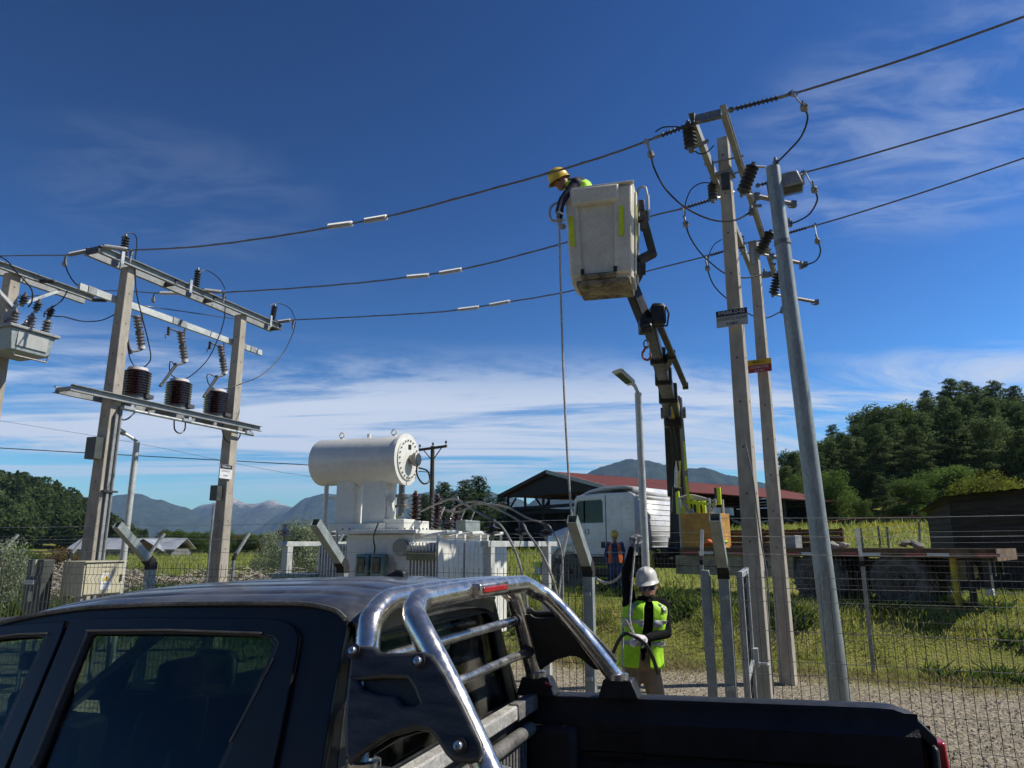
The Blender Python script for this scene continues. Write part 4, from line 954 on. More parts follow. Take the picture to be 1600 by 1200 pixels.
cable('jumper', [CUT[1][0], atf(266, 565), atf(266, 583), ARR[1] + UP * .58 - w2 * .05], .010, 'cable_black', 'thin lead from the middle fuse cutout to its ribbed unit')
cable('jumper', [CUT[2][0], atf(324, 585), atf(326, 600), ARR[2] + UP * .58 - w2 * .05], .010, 'cable_black', 'thin lead from the farthest fuse cutout to its ribbed unit')
cable('jumper', [ARR[1] + UP * .58 + w2 * .05, atf(300, 586), atf(322, 565), atf(336, 540), atf(350, 500), atf(352, 458)], .011, 'cable_black', 'dark jumper from the middle line wire to the middle ribbed unit')
cable('jumper', [ARR[2] + UP * .58 + w2 * .05, atf(370, 602), atf(410, 585), atf(440, 555), atf(456, 525), atf(462, 503)], .011, 'cable_black', 'long dark jumper looping from the far line wire to the farthest ribbed unit')
for k_, pts_ in enumerate(([(152, 650), (160, 640)], [(282, 664), (278, 675), (284, 677), (290, 665), (289, 655)], [(349, 680), (358, 692), (370, 690), (376, 678)])):
    pass
cable('ground_lead', [atf(189, 640), atf(190, 655), atf(200, 654), atf(212, 643)], .013, 'cable_black', 'black loop of cable under the platform beside the near pole')
cable('ground_lead', [atf(272, 655), atf(273, 671), atf(281, 677), atf(289, 670), atf(289, 650)], .013, 'cable_black', 'black loop of cable under the middle of the platform')
cable('ground_lead', [atf(347, 672), atf(352, 687), atf(365, 692), atf(374, 683), atf(376, 673)], .013, 'cable_black', 'black loop of cable under the far end of the platform')
cable('bow_lead', [atf(192, 374), atf(198, 365), atf(210, 366), atf(214, 378), atf(212, 396)], .009, 'cable_black', 'small dark bow over the nearest arm insulator')
cable('bow_lead', [atf(311, 427), atf(322, 422), atf(342, 435), atf(352, 452)], .009, 'cable_black', 'small dark bow over the middle arm insulator')
cable('bow_lead', [atf(421, 477), atf(436, 474), atf(453, 482), atf(462, 500)], .009, 'cable_black', 'small dark bow over the far arm insulator')

# the frame further left with its recloser
PA = at(20, 428, 11.3); a_s, a_q = sq(PA)
P0, _ = cpole('concrete_pole', 'concrete pole at the left frame edge carrying the grey recloser', G(a_s, a_q, 0), G(a_s, a_q, PA.z), .29, .19, r2, w2, 0)
za = PA.z + .02
c2 = thing('crossarm', 'crossarm with braces at the left frame edge', 'crossarm', G(a_s, a_q, za))
for sg in (-1, 1): channel(G(a_s + sg * .12, a_q - 1.3, za), G(a_s + sg * .12, a_q + 1.45, za), .12, .06, r2 * sg).build('channel', 'galv_dull', c2, smooth=False)
MB().beam(G(a_s + .13, a_q, za - .62), G(a_s + .13, a_q + .75, za - .08), .05, .05).build('brace', 'galv', c2); MB().beam(G(a_s + .13, a_q, za - .62), G(a_s + .13, a_q - .75, za - .08), .05, .05).build('brace', 'galv', c2)
for q in (-1.2, .35, 1.38): insul('strain_insulator', 9, .022, .036, .036, G(a_s + .2, a_q + q, za - .05), r2 * 1 - UP * .15, 'polymer_dark', c2, 10)
rc = G(a_s + .1, a_q - .1, 0); zr0 = at(50, 556, 11.1).z
t = thing('recloser', 'grey steel recloser box with six ribbed bushings on the leftmost pole', 'recloser', rc + UP * zr0)
fx, fy = r2, w2
lo = [(-.02, -.32), (.72, -.32), (.72, .42), (-.02, .42)]
MB().hexa([rc + fx * (a * .9 + .05) + fy * (b_ * .85) + UP * zr0 for a, b_ in lo], [rc + fx * a + fy * b_ + UP * (zr0 + .36) for a, b_ in lo]).build('tank', 'galv_green', t, bevel=.02)
MB().box(rc + fx * .35 + fy * .05 + UP * (zr0 + .375), .84, .84, .05, X=fx, Y=fy).build('cover', 'galv_dull', t, bevel=.01)
MB().box(rc + fx * .715 + fy * .05 + UP * (zr0 + .2), .02, .5, .24, X=fx, Y=fy).build('face_plate', 'sign_grey', t)
MB().tube([rc + fx * .68 - fy * .2 + UP * (zr0 + .02), rc + fx * .70 - fy * .2 + UP * (zr0 - .08), rc + fx * .72 + fy * .32 + UP * (zr0 - .08), rc + fx * .72 + fy * .34 + UP * (zr0 + .04)], .014, 8).build('handle', 'bolt', t)
for i in range(3):
    for j, sx in enumerate((.12, .58)):
        p = rc + fx * sx + fy * (-.22 + .27 * i) + UP * (zr0 + .40); ax = UP + fx * (.12 if j else -.12)
        insul('bushing', 5, .045, .075, .05, p, ax, 'porcelain_grey', t)
    p = rc + fx * (.78 - .1 * i) + fy * (-.25 + .3 * i) + UP * (zr0 + .74); insul('arrester', 3, .04, .07, .045, p, UP + fx * .3, 'polymer_dark', t)
cable('jumper', [at(-20, 395, 11), at(8, 405, 11), at(25, 425, 11), at(48, 450, 11), at(50, 470, 11), at(44, 480, 11)], .011, 'cable_black', 'dark jumper dropping from the left edge to the recloser bushings')
cable('jumper', [at(105, 455, 11.6), at(96, 470, 11.4), at(82, 480, 11.2), at(70, 488, 11.1), at(69, 495, 11)], .011, 'cable_black', 'dark jumper from the crossarm end to the recloser')
cable('jumper', [at(70, 489, 11.1), at(85, 494, 11.1), at(100, 495, 11.2), at(130, 502, 11.6), at(160, 500, 12), at(185, 488, 12.2)], .010, 'cable_black', 'dark cable sagging from the recloser towards the near concrete pole')
cable('jumper', [at(101, 408, 11.2), at(106, 425, 11.2), at(120, 445, 11.4), at(150, 460, 11.7), at(182, 472, 12.2), at(240, 480, 12.6), at(310, 490, 14), at(366, 498, 15)], .010, 'cable_black', 'long dark cable running behind the near pole to the far pole top')

# ------------------------------------------------------------------ structure on the right
H1b, H2b = Vector((2.8, 8.48, 0)), Vector((4.05, 11.1, 0)); hd = (H2b - H1b).normalized(); hr = Vector((hd.y, -hd.x, 0)); hx = Vector((math.cos(R_(33)), -math.sin(R_(33)), 0)); hy = Vector((-hx.y, hx.x, 0))
H1, _ = cpole('concrete_pole', 'thick concrete pole with navy and white sign, left of the pair by the galvanised pole', H1b, H1b + Vector((0, 0, 7.25)), .215, .14, hx, hy, 0)
H2, _ = cpole('concrete_pole', 'slimmer concrete pole with yellow and red sign, between thick pole and galvanised pole', H2b, H2b + Vector((0, 0, 6.95)), .225, .14, hx, hy, 0)
ZH = 6.86; HN, HF = Vector((2.26, 7.33, ZH)), Vector((4.70, 12.44, ZH))
ha = thing('crossarm', 'weathered double crossarm on the right pair of concrete poles', 'crossarm', HN)
hd2 = (HF - HN).normalized(); hr2 = Vector((hd2.y, -hd2.x, 0))
for sg in (-1, 1): channel(HN + hr2 * .15 * sg, HF + hr2 * .15 * sg, .13, .06, hr2 * sg).build('channel', 'galv_dull', ha, smooth=False)
for f in (.012, .99): MB().box(HN.lerp(HF, f), .3, .05, .10, X=hr2, Y=hd2).build('spacer', 'bolt', ha)
for f in (.2, .27, .70, .78):
    MB().cyl(HN.lerp(HF, f) - hr2 * .25, HN.lerp(HF, f) + hr2 * .25, .012, n=6).build('tie_bolt', 'bolt', ha)
for dz in (.0,): MB().box(H1b + Vector((0, 0, ZH - .14 + dz)), .21, .20, .05, X=hx, Y=hy).build('pole_band', 'bolt', ha)
MB().box(H1b - hy * .105 + hx * .02 + UP * (ZH - .28), .10, .02, .24, X=r2, Y=w2).build('bracket', 'steel_dark', ha)
MB().box(H2b - hy * .105 + UP * (ZH - .2), .05, .03, .3, X=r2, Y=w2).build('bracket', 'galv', ha)
def hp(f, off=0.0, dz=0.0): return HN.lerp(HF, f) + hr2 * off + UP * dz
insul('post_insulator', 6, .045, .078, .052, at(1080, 231, 7.55), UP + r2 * -.06, 'polymer_dark', ha)
MB().tube([at(1080, 229, 7.55), at(1094, 226, 7.5), at(1106, 220, 7.5)], .022, 6).build('bracket', 'bolt', ha)
insul('post_insulator', 5, .036, .064, .046, at(1114, 311, 8.9), UP, 'polymer_dark', ha); MB().tube([at(1114, 311, 8.9), at(1128, 308, 9.1), at(1146, 300, 9.4)], .02, 6).build('bracket', 'bolt', ha)
insul('post_insulator', 5, .036, .064, .046, at(1158, 388, 11), UP, 'polymer_dark', ha)
# cutouts hanging in series on the right of the arms
for i, (x0, y0, x1, y1, Y, lab) in enumerate(((1176, 260, 1160, 302, 8.2, 'uppermost dark fuse cutout left of the galvanised pole top'), (1203, 364, 1186, 396, 10.6, 'middle dark fuse cutout beside the slimmer concrete pole'), (1216, 428, 1208, 460, 11.6, 'lowest dark fuse cutout left of the galvanised pole'))):
    a, c = at(x0, y0, Y), at(x1, y1, Y + .05); t = thing('fuse_cutout', lab, 'fuse cutout', a, 'fuse cutouts on the right structure'); d = (c - a); L = d.length; ns_ = max(5, int(L / .05))
    insul('insulator', ns_, .042, .085, L / ns_, a, d, 'polymer_dark', t)
    arm0 = c; dx = (70 if i == 0 else 62 if i == 1 else 58); e = at(x1 + dx + 10, y1 + (17 if i < 2 else 12), Y + .1)
    MB().tube([a, at(x0 + 20, y0 + 1, Y)], .016, 6).build('top_arm', 'galv', t)
    MB().tube([c, c.lerp(e, .25), c.lerp(e, .32)], .02, 6).build('hinge_arm', 'galv', t)
    MB().cyl(c.lerp(e, .3), e, .032, .030, 8).box(e, .06, .06, .08).tube([c.lerp(e, .86), c.lerp(e, .9) - UP * .06, e - UP * .05], .01, 6).build('fuse_barrel', 'bolt', t)
    p = c.lerp(e, .28); MB().box(p, .07, .05, .09).tube([p, p - UP * .12 - r2 * .04], .018, 6).box(p - UP * .13, .1, .03, .03).build('clamp', 'bolt', t)

# ------------------------------------------------------------------ line wires
def strain(parent, p, q, m='polymer_dark', R=.034, n=None):
    p, q = Vector(p), Vector(q); d = q - p; L = d.length; k = n or int(L * .72 / .042)
    MB().lathe(sheds(.016, R, k, L * .72 / k), p + d * .14, d, 12).build('strain_insulator', m, parent, angle=60)
    u = d.normalized()
    MB().tube([p, p + d * .15], .015, 6).lathe([(.010, 0), (.035, .01), (.035, .03), (.01, .04)], p + d * .06 - u.cross(UP).normalized() * .02, u.cross(UP), 8).build('shackle', 'bolt', parent); MB().tube([q - d * .15, q], .018, 6).build('end_fitting', 'bolt', parent)
def sleeve_on(parent, pts, x0, y0, x1, y1, A, B):
    p, q = vplane(A, B, [(x0, y0), (x1, y1)]); d = q - p; L = d.length
    MB().lathe(sheds(.016, .040, 14, L / 14), p, d, 14).build('ribbed_sleeve', 'sleeve_white', parent, angle=60)
A1, A2, A3 = G(ps + .1, 8.12, 6.95), G(ps + .1, 10.40, 6.95), G(ps + .1, 12.66, 6.95)
B1, B2, B3 = HN + UP * .02, hp(.45), hp(.85)
spans = ((A1, B1, [(205, 391), (300, 386), (400, 374), (500, 358), (615, 336), (740, 303), (870, 267), (960, 239), (1022, 216)], 'nearest and highest of the three line wires, passing before the lineman', [(513, 354, 551, 349), (570, 345, 605, 339)], (1022, 216, 1098, 187)),
         (A2, B2, [(350, 457), (450, 451), (550, 443), (630, 434), (730, 419), (870, 383), (1010, 340), (1062, 327)], 'middle of the three line wires, passing behind the white bucket', [(636, 433, 671, 430), (687, 427, 722, 421)], (1062, 327, 1122, 309)),
         (A3, B3, [(458, 500), (560, 495), (650, 490), (710, 485), (800, 471), (890, 455), (1010, 424), (1102, 401)], 'farthest and lowest of the three line wires', [(716, 484, 749, 480), (765, 477, 797, 471)], (1102, 401, 1160, 384)))
for A, B, px, lab, sl, st in spans:
    pts = vplane(A, B, px); t = thing('line_wire', lab, 'power line', pts[0], 'line wires between the two frames')
    fine = catmull(pts, 8); b = MB().tube(fine, .0125, 6)
    b.build('conductor', 'wire_alu', t)
    # spiral grips near the ends read as a thicker, twisted stretch
    sp = []; cur = fine[-60:-8]
    for i, p in enumerate(cur):
        sp.append(p + Vector((0, .012 * math.cos(i * 1.4), .012 * math.sin(i * 1.4))))
    MB().tube(sp, .007, 5).build('spiral_grip', 'wire_alu', t)
    for s in sl: sleeve_on(t, pts, *s, A, B); 
    p, q = vplane(A, B, [st[:2], st[2:]]); strain(t, q, p)
    a0 = A - r2 * .02; strain(t, a0, pts[0], 'polymer', .040, 14)
    MB().lathe([(.01, -.06), (.03, -.05), (.035, 0), (.03, .05), (.01, .06)], pts[0] - UP * .04, UP, 8).cyl(pts[0] - UP * .1, pts[0] - UP * .22, .022, n=8).build('wire_clamp', 'bolt', t)
for i, (B, px, lab, st) in enumerate(((B1, [(1232, 149), (1320, 122), (1420, 90), (1520, 55), (1600, 26), (1700, -12)], 'highest wire running off the top right from the right crossarm', (1137, 173, 1230, 149)),
                          (B2, [(1252, 271), (1330, 250), (1450, 215), (1600, 170), (1720, 132)], 'middle wire running off to the right edge', (1180, 291, 1250, 272)),
                          (B3, [(1272, 353), (1330, 336), (1450, 298), (1600, 247), (1720, 207)], 'lowest wire running off to the right edge', (1205, 372, 1270, 353)))):
    D = Vector((.92, -.39, 0)); o0 = hr2 * .12
    pts = vplane(B + o0, B + o0 + D, px); t = thing('line_wire', lab, 'power line', pts[0], 'line wires leaving to the right')
    MB().tube(catmull(pts, 6), .0125, 6).build('conductor', 'wire_alu', t)
    p, q = vplane(B + o0, B + o0 + D, [st[:2], st[2:]]); strain(t, p, q)
    MB().tube([q, q + D * .06 + UP * .04, pts[0]], .02, 6).build('ring_clamp', 'bolt', t)
# wires running off to the left from the left frame
for q, pxs, lab in ((8.1, [(103, 399), (60, 399), (0, 400), (-60, 402)], 'upper wire leaving the left frame to the left edge'), (10.4, [(241, 458), (200, 455), (150, 455), (60, 462), (-40, 470)], 'middle wire leaving the left frame behind the near pole')):
    A = G(ps - .1, q, 6.9); pts = vplane(A, A - r2, pxs); t = thing('line_wire', lab, 'power line', pts[0]); MB().tube(catmull(pts, 6), .011, 6).build('conductor', 'wire_alu', t)
    strain(t, A, pts[0], 'polymer', .040, 14); MB().cyl(pts[0] - UP * .03, pts[0] - UP * .16, .024, n=8).lathe([(.01, -.05), (.04, -.03), (.04, .03), (.01, .05)], pts[0] - UP * .16, UP, 8).build('wire_clamp', 'bolt', t)
def jumper(pts, Ys, lab, clamp=True, wire=None):
    P = [at(x, y, Ys[0] + (Ys[1] - Ys[0]) * i / (len(pts) - 1)) for i, (x, y) in enumerate(pts)]
    t = thing('jumper', lab, 'cable', P[0]); MB().tube(catmull(P, 6), .0115, 6).build('cable', 'cable_black', t)
    if wire: wp = vplane(wire[0], wire[1], [wire[2]])[0]; MB().tube([wp, wp.lerp(P[0], .35) - UP * .02, P[0]], .011, 6).box(wp, .06, .04, .05).build('drop_clamp', 'galv', t)
    if clamp:
        d = (P[1] - P[0]).normalized(); MB().cyl(P[0] - d * .12, P[0], .012, n=6).lathe([(.012, -.02), (.04, .0), (.045, .05), (.012, .08)], P[0], d, 8).build('clamp', 'bolt', t)
        d = (P[-2] - P[-1]).normalized(); MB().box(P[-1], .05, .05, .08).tube([P[-1] - UP * .03, P[-1] + UP * .08], .02, 6).build('connector', 'bolt', t)
jumper([(1016, 238), (1023, 265), (1042, 298), (1075, 327), (1115, 344), (1148, 344), (1174, 331)], (7.6, 8.0), 'long black jumper sagging left of the thick concrete pole', wire=(A1, B1, (1010, 221)))
jumper([(1256, 166), (1262, 185), (1252, 213), (1233, 235), (1212, 256)], (6.6, 7.7), 'black jumper bowing down to the top of the galvanised pole', wire=(B1 + hr2 * .12, B1 + hr2 * .12 + Vector((.92, -.39, 0)), (1241, 147)))
jumper([(1272, 294), (1277, 312), (1266, 333), (1250, 344), (1234, 350)], (8.2, 8.9), 'black jumper right of the floodlight', wire=(B2 + hr2 * .12, B2 + hr2 * .12 + Vector((.92, -.39, 0)), (1259, 270)))
jumper([(1277, 375), (1282, 392), (1274, 408), (1252, 416)], (9.8, 10.4), 'lowest black jumper right of the galvanised pole', wire=(B3 + hr2 * .12, B3 + hr2 * .12 + Vector((.92, -.39, 0)), (1273, 353)))
jumper([(1071, 348), (1077, 368), (1092, 392), (1112, 412), (1135, 428), (1165, 434), (1195, 428)], (9.0, 10.2), 'black jumper from the middle wire, crossing the thick pole', wire=(A2, B2, (1068, 325)))
jumper([(1105, 417), (1110, 435), (1120, 452), (1140, 470), (1165, 488), (1195, 497), (1222, 486)], (10.6, 11.6), 'lowest black jumper passing behind both concrete poles', wire=(A3, B3, (1103, 401)))
cable('bow_lead', [at(1112, 286, 8.9), at(1096, 286, 8.9), at(1080, 296, 9), at(1071, 318, 9), at(1070, 338, 9)], .008, 'cable_black', 'thin dark bow from the middle post insulator to the middle wire')
cable('bow_lead', [at(1082, 232, 7.55), at(1092, 240, 7.55), at(1104, 238, 7.55), at(1115, 228, 7.7)], .008, 'cable_black', 'thin dark loop under the top left post insulator')
cable('bow_lead', [at(1024, 206, 7.5), at(1036, 199, 7.5), at(1055, 198, 7.5), at(1079, 200, 7.55)], .008, 'cable_black', 'thin dark lead along the top strain insulator')
cable('bow_lead', [at(1128, 374, 11), at(1116, 382, 11), at(1108, 398, 11), at(1106, 415, 11)], .008, 'cable_black', 'thin dark bow left of the thick pole above the far wire')
cable('ground_wire', [at(1164, 690, 8.35), at(1176, 745, 8.3), at(1183, 800, 8.3), at(1189, 845, 8.3), at(1199, 905, 8.3), at(1203, 990, 8.3), at(1209, 1085, 8.3)], .008, 'wire_alu', 'thin pale ground wire hanging loose beside the thick concrete pole')

# ------------------------------------------------------------------ galvanised pole with floodlight
gp0, gp1 = Vector((3.33, 7.7, 0)), Vector((3.116, 7.7, 6.385))
t = thing('metal_pole', 'leaning galvanised tube pole with a floodlight at its top', 'pole', gp0)
MB().cyl(gp0 - (gp1 - gp0) * .03, gp1, .107, .080, 28).build('tube', 'galv_pole', t); MB().cyl(gp1, gp1 + UP * .004, .076, n=20).build('cap', 'galv_dull', t)
c = gp0.lerp(gp1, .845); MB().cyl(c, c + UP * .05, .094, .094, 24).build('collar', 'bolt', t)
t = thing('floodlight', 'grey floodlight fixed to the top of the galvanised pole', 'floodlight', at(1232, 290, 7.7))
c = at(1234, 286, 7.75); X = (r2 + UP * .1).normalized(); Z = (UP - r2 * .1).normalized()
MB().hexa([c + X * a * .135 + w2 * b_ * .12 - Z * .09 for a, b_ in ((-1, -1), (1, -1), (1, 1), (-1, 1))], [c + X * a * .10 + w2 * b_ * .11 + Z * .10 for a, b_ in ((-1, -1), (1, -1), (1, 1), (-1, 1))]).build('housing', 'galv_dull', t, bevel=.02)
MB().box(c - Z * .106, .26, .22, .012, X=X, Y=w2, Z=Z).build('lens', 'clear_glass', t)
MB().cyl(c + X * .13 - w2 * .02, c + X * .155 - w2 * .02, .07, n=16).build('end_disc', 'sign_grey', t)
MB().beam(c - X * .13, c - X * .26, .05, .06).box(c - X * .24, .03, .1, .2, X=X, Y=w2).build('bracket', 'bolt', t)
# street lamps inside the yard
def lamp(name, lab, b0, p1, elbow, head, hd_):
    b0, p1, elbow, head = Vector(b0), Vector(p1), Vector(elbow), Vector(head); t = thing(name, lab, 'street lamp', b0)
    MB().cyl(b0 - UP * .1, p1, .062, .052, 16).build('pole', 'steel_pale', t)
    MB().tube([p1 - UP * .06, p1, elbow, head], .028, 8).build('arm', 'galv', t)
    d = (head - elbow).normalized(); h = head + d * .12; sd_ = d.cross(UP).normalized(); u = sd_.cross(d)
    MB().hexa([h + d * a * .18 + sd_ * c_ * .085 - u * .03 for a, c_ in ((-1, -1), (1, -1.25), (1, 1.25), (-1, 1))], [h + d * a * .155 + sd_ * c_ * .07 + u * .035 for a, c_ in ((-1, -1), (1, -1.2), (1, 1.2), (-1, 1))]).build('lamp_head', 'steel_pale', t, bevel=.015)
    MB().box(h - u * .036, .24, .14, .01, X=d, Y=sd_, Z=u).build('lens', 'clear_glass', t)
pt = at(997, 614, 10.5); lamp('street_lamp', 'slim street lamp behind the man in the white helmet', (pt.x + .02, 10.5, 0), pt, at(992, 603, 10.45), at(984, 596, 10.4), 0)
pt = at(214, 690, 13.0); lamp('street_lamp', 'slim street lamp between the two poles of the left frame', (pt.x, 13.0, 0), pt, at(204, 683, 12.9), at(192, 676, 12.8), 0)

# ------------------------------------------------------------------ signs
def board(name, lab, px0, py0, px1, py1, pole_c, Yoff, bands, lines, N_=None, X=None):
    c = at((px0 + px1) / 2, (py0 + py1) / 2, pole_c.y + Yoff); X = X or r2; k = (c - EYE).length / FPX * 1.0; W_ = (px1 - px0) * k; H_ = (py1 - py0) * k * 1.03
    Yv = UP; Zv = X.cross(Yv); t = thing(name, lab, 'sign', c)
    W_ /= max(.35, abs(Zv.normalized().dot((EYE - c).normalized()))) ** .9
    MB().box(c, W_, H_, .006, X=X, Y=Yv, Z=Zv).build('panel', bands[0][2], t)
    for f0, f1, m in bands[1:]:
        MB().box(c + Yv * H_ * ((f0 + f1) / 2 - .5) + Zv * .0042, W_ - .004, H_ * (f1 - f0) - .002, .0025, X=X, Y=Yv, Z=Zv).build('band', m, t)
    for body, f, h, m, fx_ in lines: text('lettering', body, H_ * h, c + Yv * H_ * (f - .5) + Zv * .0068, X, Yv, m, t, sx=fx_)
    return t
board('pole_sign', 'navy and white sign on the thick concrete pole', 1122, 484, 1165, 509, H1b, -.14, [(0, 1, 'sign_grey'), (.64, 1, 'sign_navy')], [('FPRRR-D-02', .82, .30, 'ink_white', .95), ('CF12 KV CL 15.2 KV', .46, .24, 'ink', .78), ('0.34KV', .16, .24, 'ink', .9)], X=(r2 + UP * .05).normalized())
board('pole_sign', 'yellow and red sign on the slimmer concrete pole', 1169, 562, 1203, 581, H2b, -.14, [(0, 1, 'sign_red'), (.58, 1, 'sign_yellow')], [('8N01Y', .79, .32, 'ink', .95), ('CONNA CT00', .40, .26, 'ink_white', .8), ('K R RU', .13, .24, 'ink_white', .9)], X=(r2 + UP * .05).normalized())
sc_ = G(ps + .15, Q2, 0); cs = on_plane(353, 737, G(ps + .155, Q2), r2)
t = thing('pole_sign', 'small black and white sign on the farther pole of the left frame', 'sign', cs)
MB().box(cs, .34, .28, .006, X=w2, Y=UP, Z=-r2).build('panel', 'sign_white', t); MB().box(cs + UP * .095 + r2 * .0042, .33, .085, .0025, X=w2, Y=UP, Z=-r2).build('band', 'sign_navy', t)
text('lettering', 'FPRRR-E-01', .06, cs + UP * .095 + r2 * .0068, w2, UP, 'ink_white', t, sx=.85); text('lettering', 'CF12 KV CL 15', .05, cs + UP * .01 + r2 * .0055, w2, UP, 'ink_grey', t, sx=.75); text('lettering', '0.34KV', .05, cs - UP * .08 + r2 * .0055, w2, UP, 'ink_grey', t, sx=.85)

# ------------------------------------------------------------------ cabinets on the left
t = thing('cabinet', 'beige steel cabinet with warning triangle in front of the near left pole', 'cabinet', G(-9.55, 8.0, 0))
s1, q0, q1, z0, z1 = -9.42, 7.69, 8.36, 1.27, 1.74; s0 = s1 - .42
MB().gbox(s0, s1, q0, q1, z0, z1).build('housing', 'cabinet', t, bevel=.006); MB().gbox(s1, s1 + .018, q0 + .025, q1 - .012, z0 + .02, z1 - .02).build('door', 'cabinet', t, bevel=.004)
MB().gbox(s0 - .02, s1 + .04, q0 - .02, q1 + .02, z1, z1 + .015).build('rain_cover', 'cabinet', t)
MB().gbox(s1 + .018, s1 + .035, q1 - .07, q1 - .04, (z0 + z1) / 2 - .05, (z0 + z1) / 2 + .05).build('handle', 'steel_dark', t)
for s in (s0 + .05, s1 - .05):
    for q in (q0 + .05, q1 - .05): MB().gbox(s - .02, s + .02, q - .02, q + .02, -.05, z0).build('leg', 'galv_dull', t)
cz = (z0 + z1) / 2; qm = (q0 + q1) / 2 + .02; fc = lambda q, z, e=.0: G(s1 + .018 + e, q, z)
MB().box(fc(qm + .01, cz - .045, .003), .17, .23, .004, X=w2, Y=UP, Z=-r2).build('label_panel', 'sign_white', t)
MB().prism([fc(qm - .05, cz - .035, .006), fc(qm + .07, cz - .035, .006), fc(qm + .01, cz + .055, .006)], r2 * .002).build('warning_triangle', 'sign_yellow', t, smooth=False)
MB().prism([fc(qm + .016, cz + .035, .0085), fc(qm - .004, cz + .005, .0085), fc(qm + .010, cz + .005, .0085), fc(qm + .002, cz - .026, .0085), fc(qm + .026, cz + .010, .0085), fc(qm + .012, cz + .012, .0085)], r2 * .001).build('bolt_symbol', 'ink', t, smooth=False)
text('lettering', 'TABLERO', .035, fc(qm + .01, cz + .165, .002), w2, UP, 'ink_grey', t, sx=1.35); text('lettering', 'FUERZA', .026, fc(qm + .01, cz + .10, .002), w2, UP, 'ink_grey', t, sx=1.1)
text('lettering', 'PELIGRO', .022, fc(qm + .01, cz - .075, .006), w2, UP, 'ink_grey', t)
t = thing('meter_box', 'dark green meter box standing left of the beige cabinet', 'cabinet', G(-9.95, 7.6, 0))
MB().gbox(-10.25, -9.93, 7.45, 7.62, 1.05, 1.78).build('housing', 'cabinet_dark', t, bevel=.008); MB().gbox(-10.12, -10.06, 7.425, 7.45, 1.55, 1.78).build('plate', 'cabinet', t); MB().gbox(-10.13, -10.05, 7.43, 7.45, 1.20, 1.34).build('plate', 'cabinet', t)
MB().gbox(-10.2, -10.02, 7.40, 7.45, 1.44, 1.50).build('hood', 'galv', t)
for s in (-10.2, -9.98): MB().gbox(s - .02, s + .02, 7.5, 7.54, -.05, 1.05).build('leg', 'galv_dull', t)
o = MB().gbox(-7.2, -6.55, 9.0, 9.5, .9, 1.52).box(G(-6.88, 9.25, 1.54), .7, .55, .05, X=r2, Y=w2).gbox(-7.15, -6.6, 9.05, 9.45, 0, .9).build('green_box', 'gauge_green', bevel=.01); tag(o, 'low dark green box just above the pickup roof, left of the transformer', 'cabinet')

# ================================================================== transformer
t = thing('transformer', 'white oil transformer with radiators and drum conservator in the yard', 'transformer', G(-5.5, 10.4, 0))
MB().gbox(-6.04, -4.95, 9.2, 12.0, .35, 2.14).build('tank', 'xf_white', t, bevel=.015)
cov = MB().gbox(-6.14, -4.85, 9.1, 12.1, 2.145, 2.20).build('cover', 'xf_white', t, bevel=.006)
b = MB()
for i in range(26):
    q = 9.14 + 2.9 * i / 25
    b.cyl(G(-4.88, q, 2.20), G(-4.88, q, 2.225), .014, n=6)
for i in range(11): b.cyl(G(-6.08 + 1.15 * i / 10, 9.13, 2.20), G(-6.08 + 1.15 * i / 10, 9.13, 2.225), .014, n=6)
b.build('cover_bolts', 'bolt', cov)['kind'] = 'stuff'
MB().gbox(-6.1, -4.9, 9.3, 11.9, .0, .35).build('skid', 'galv_dull', t)
def radiator(s0, s1, qa, qb, z0, z1):
    ra = MB(); n = max(4, int((s1 - s0) / .048))
    for i in range(n):
        s = s0 + (s1 - s0) * (i + .5) / n; ra.gbox(s - .010, s + .010, qa, qb, z0 + .06, z1 - .06)
    o = ra.build('radiator', 'xf_white', t, smooth=False, bevel=.004)
    MB().cyl(G(s0, (qa + qb) / 2, z1 - .09), G(s1 + .02, (qa + qb) / 2, z1 - .09), .05, n=12).cyl(G(s0, (qa + qb) / 2, z0 + .09), G(s1 + .02, (qa + qb) / 2, z0 + .09), .05, n=12).build('header_pipe', 'xf_white', o)
    MB().gbox(s1 - .004, s1 + .012, qa, qb, z0 + .04, z1 - .03).build('outer_panel', 'xf_white', o, bevel=.008)
    for k in range(4): q = qa + (qb - qa) * (k + 1) / 5; MB().gbox(s1 + .010, s1 + .0135, q - .004, q + .004, z0 + .1, z1 - .1).build('panel_seam', 'galv_dull', o)
    for q in (qa + .1, qb - .12):
        MB().prism([G(s1 - .06, q - .03, z1 - .08), G(s1 - .06, q + .03, z1 - .08), G(s1 - .06, q + .03, z1 + .06), G(s1 - .06, q - .03, z1 + .06)], r2 * .02).build('lifting_lug', 'xf_white', o)
for qa in (9.0, 9.9, 10.8): radiator(-4.92, -4.45, qa, qa + .82, .55, 2.08)
for qa in (9.25, 10.15, 11.05): radiator(-6.58, -6.07, qa, qa + .82, .55, 2.04)
MB().gbox(-4.92, -4.47, 8.975, 8.998, 1.78, 1.90).build('front_plate', 'olive_paint', t)
for i, q in enumerate((9.3, 10.2, 11.1)): MB().tube([G(-4.98, q, 2.08), G(-4.46, q, 2.16), G(-4.44, q + .3, 2.17)], .03, 8).build('top_pipe', 'xf_white', t)
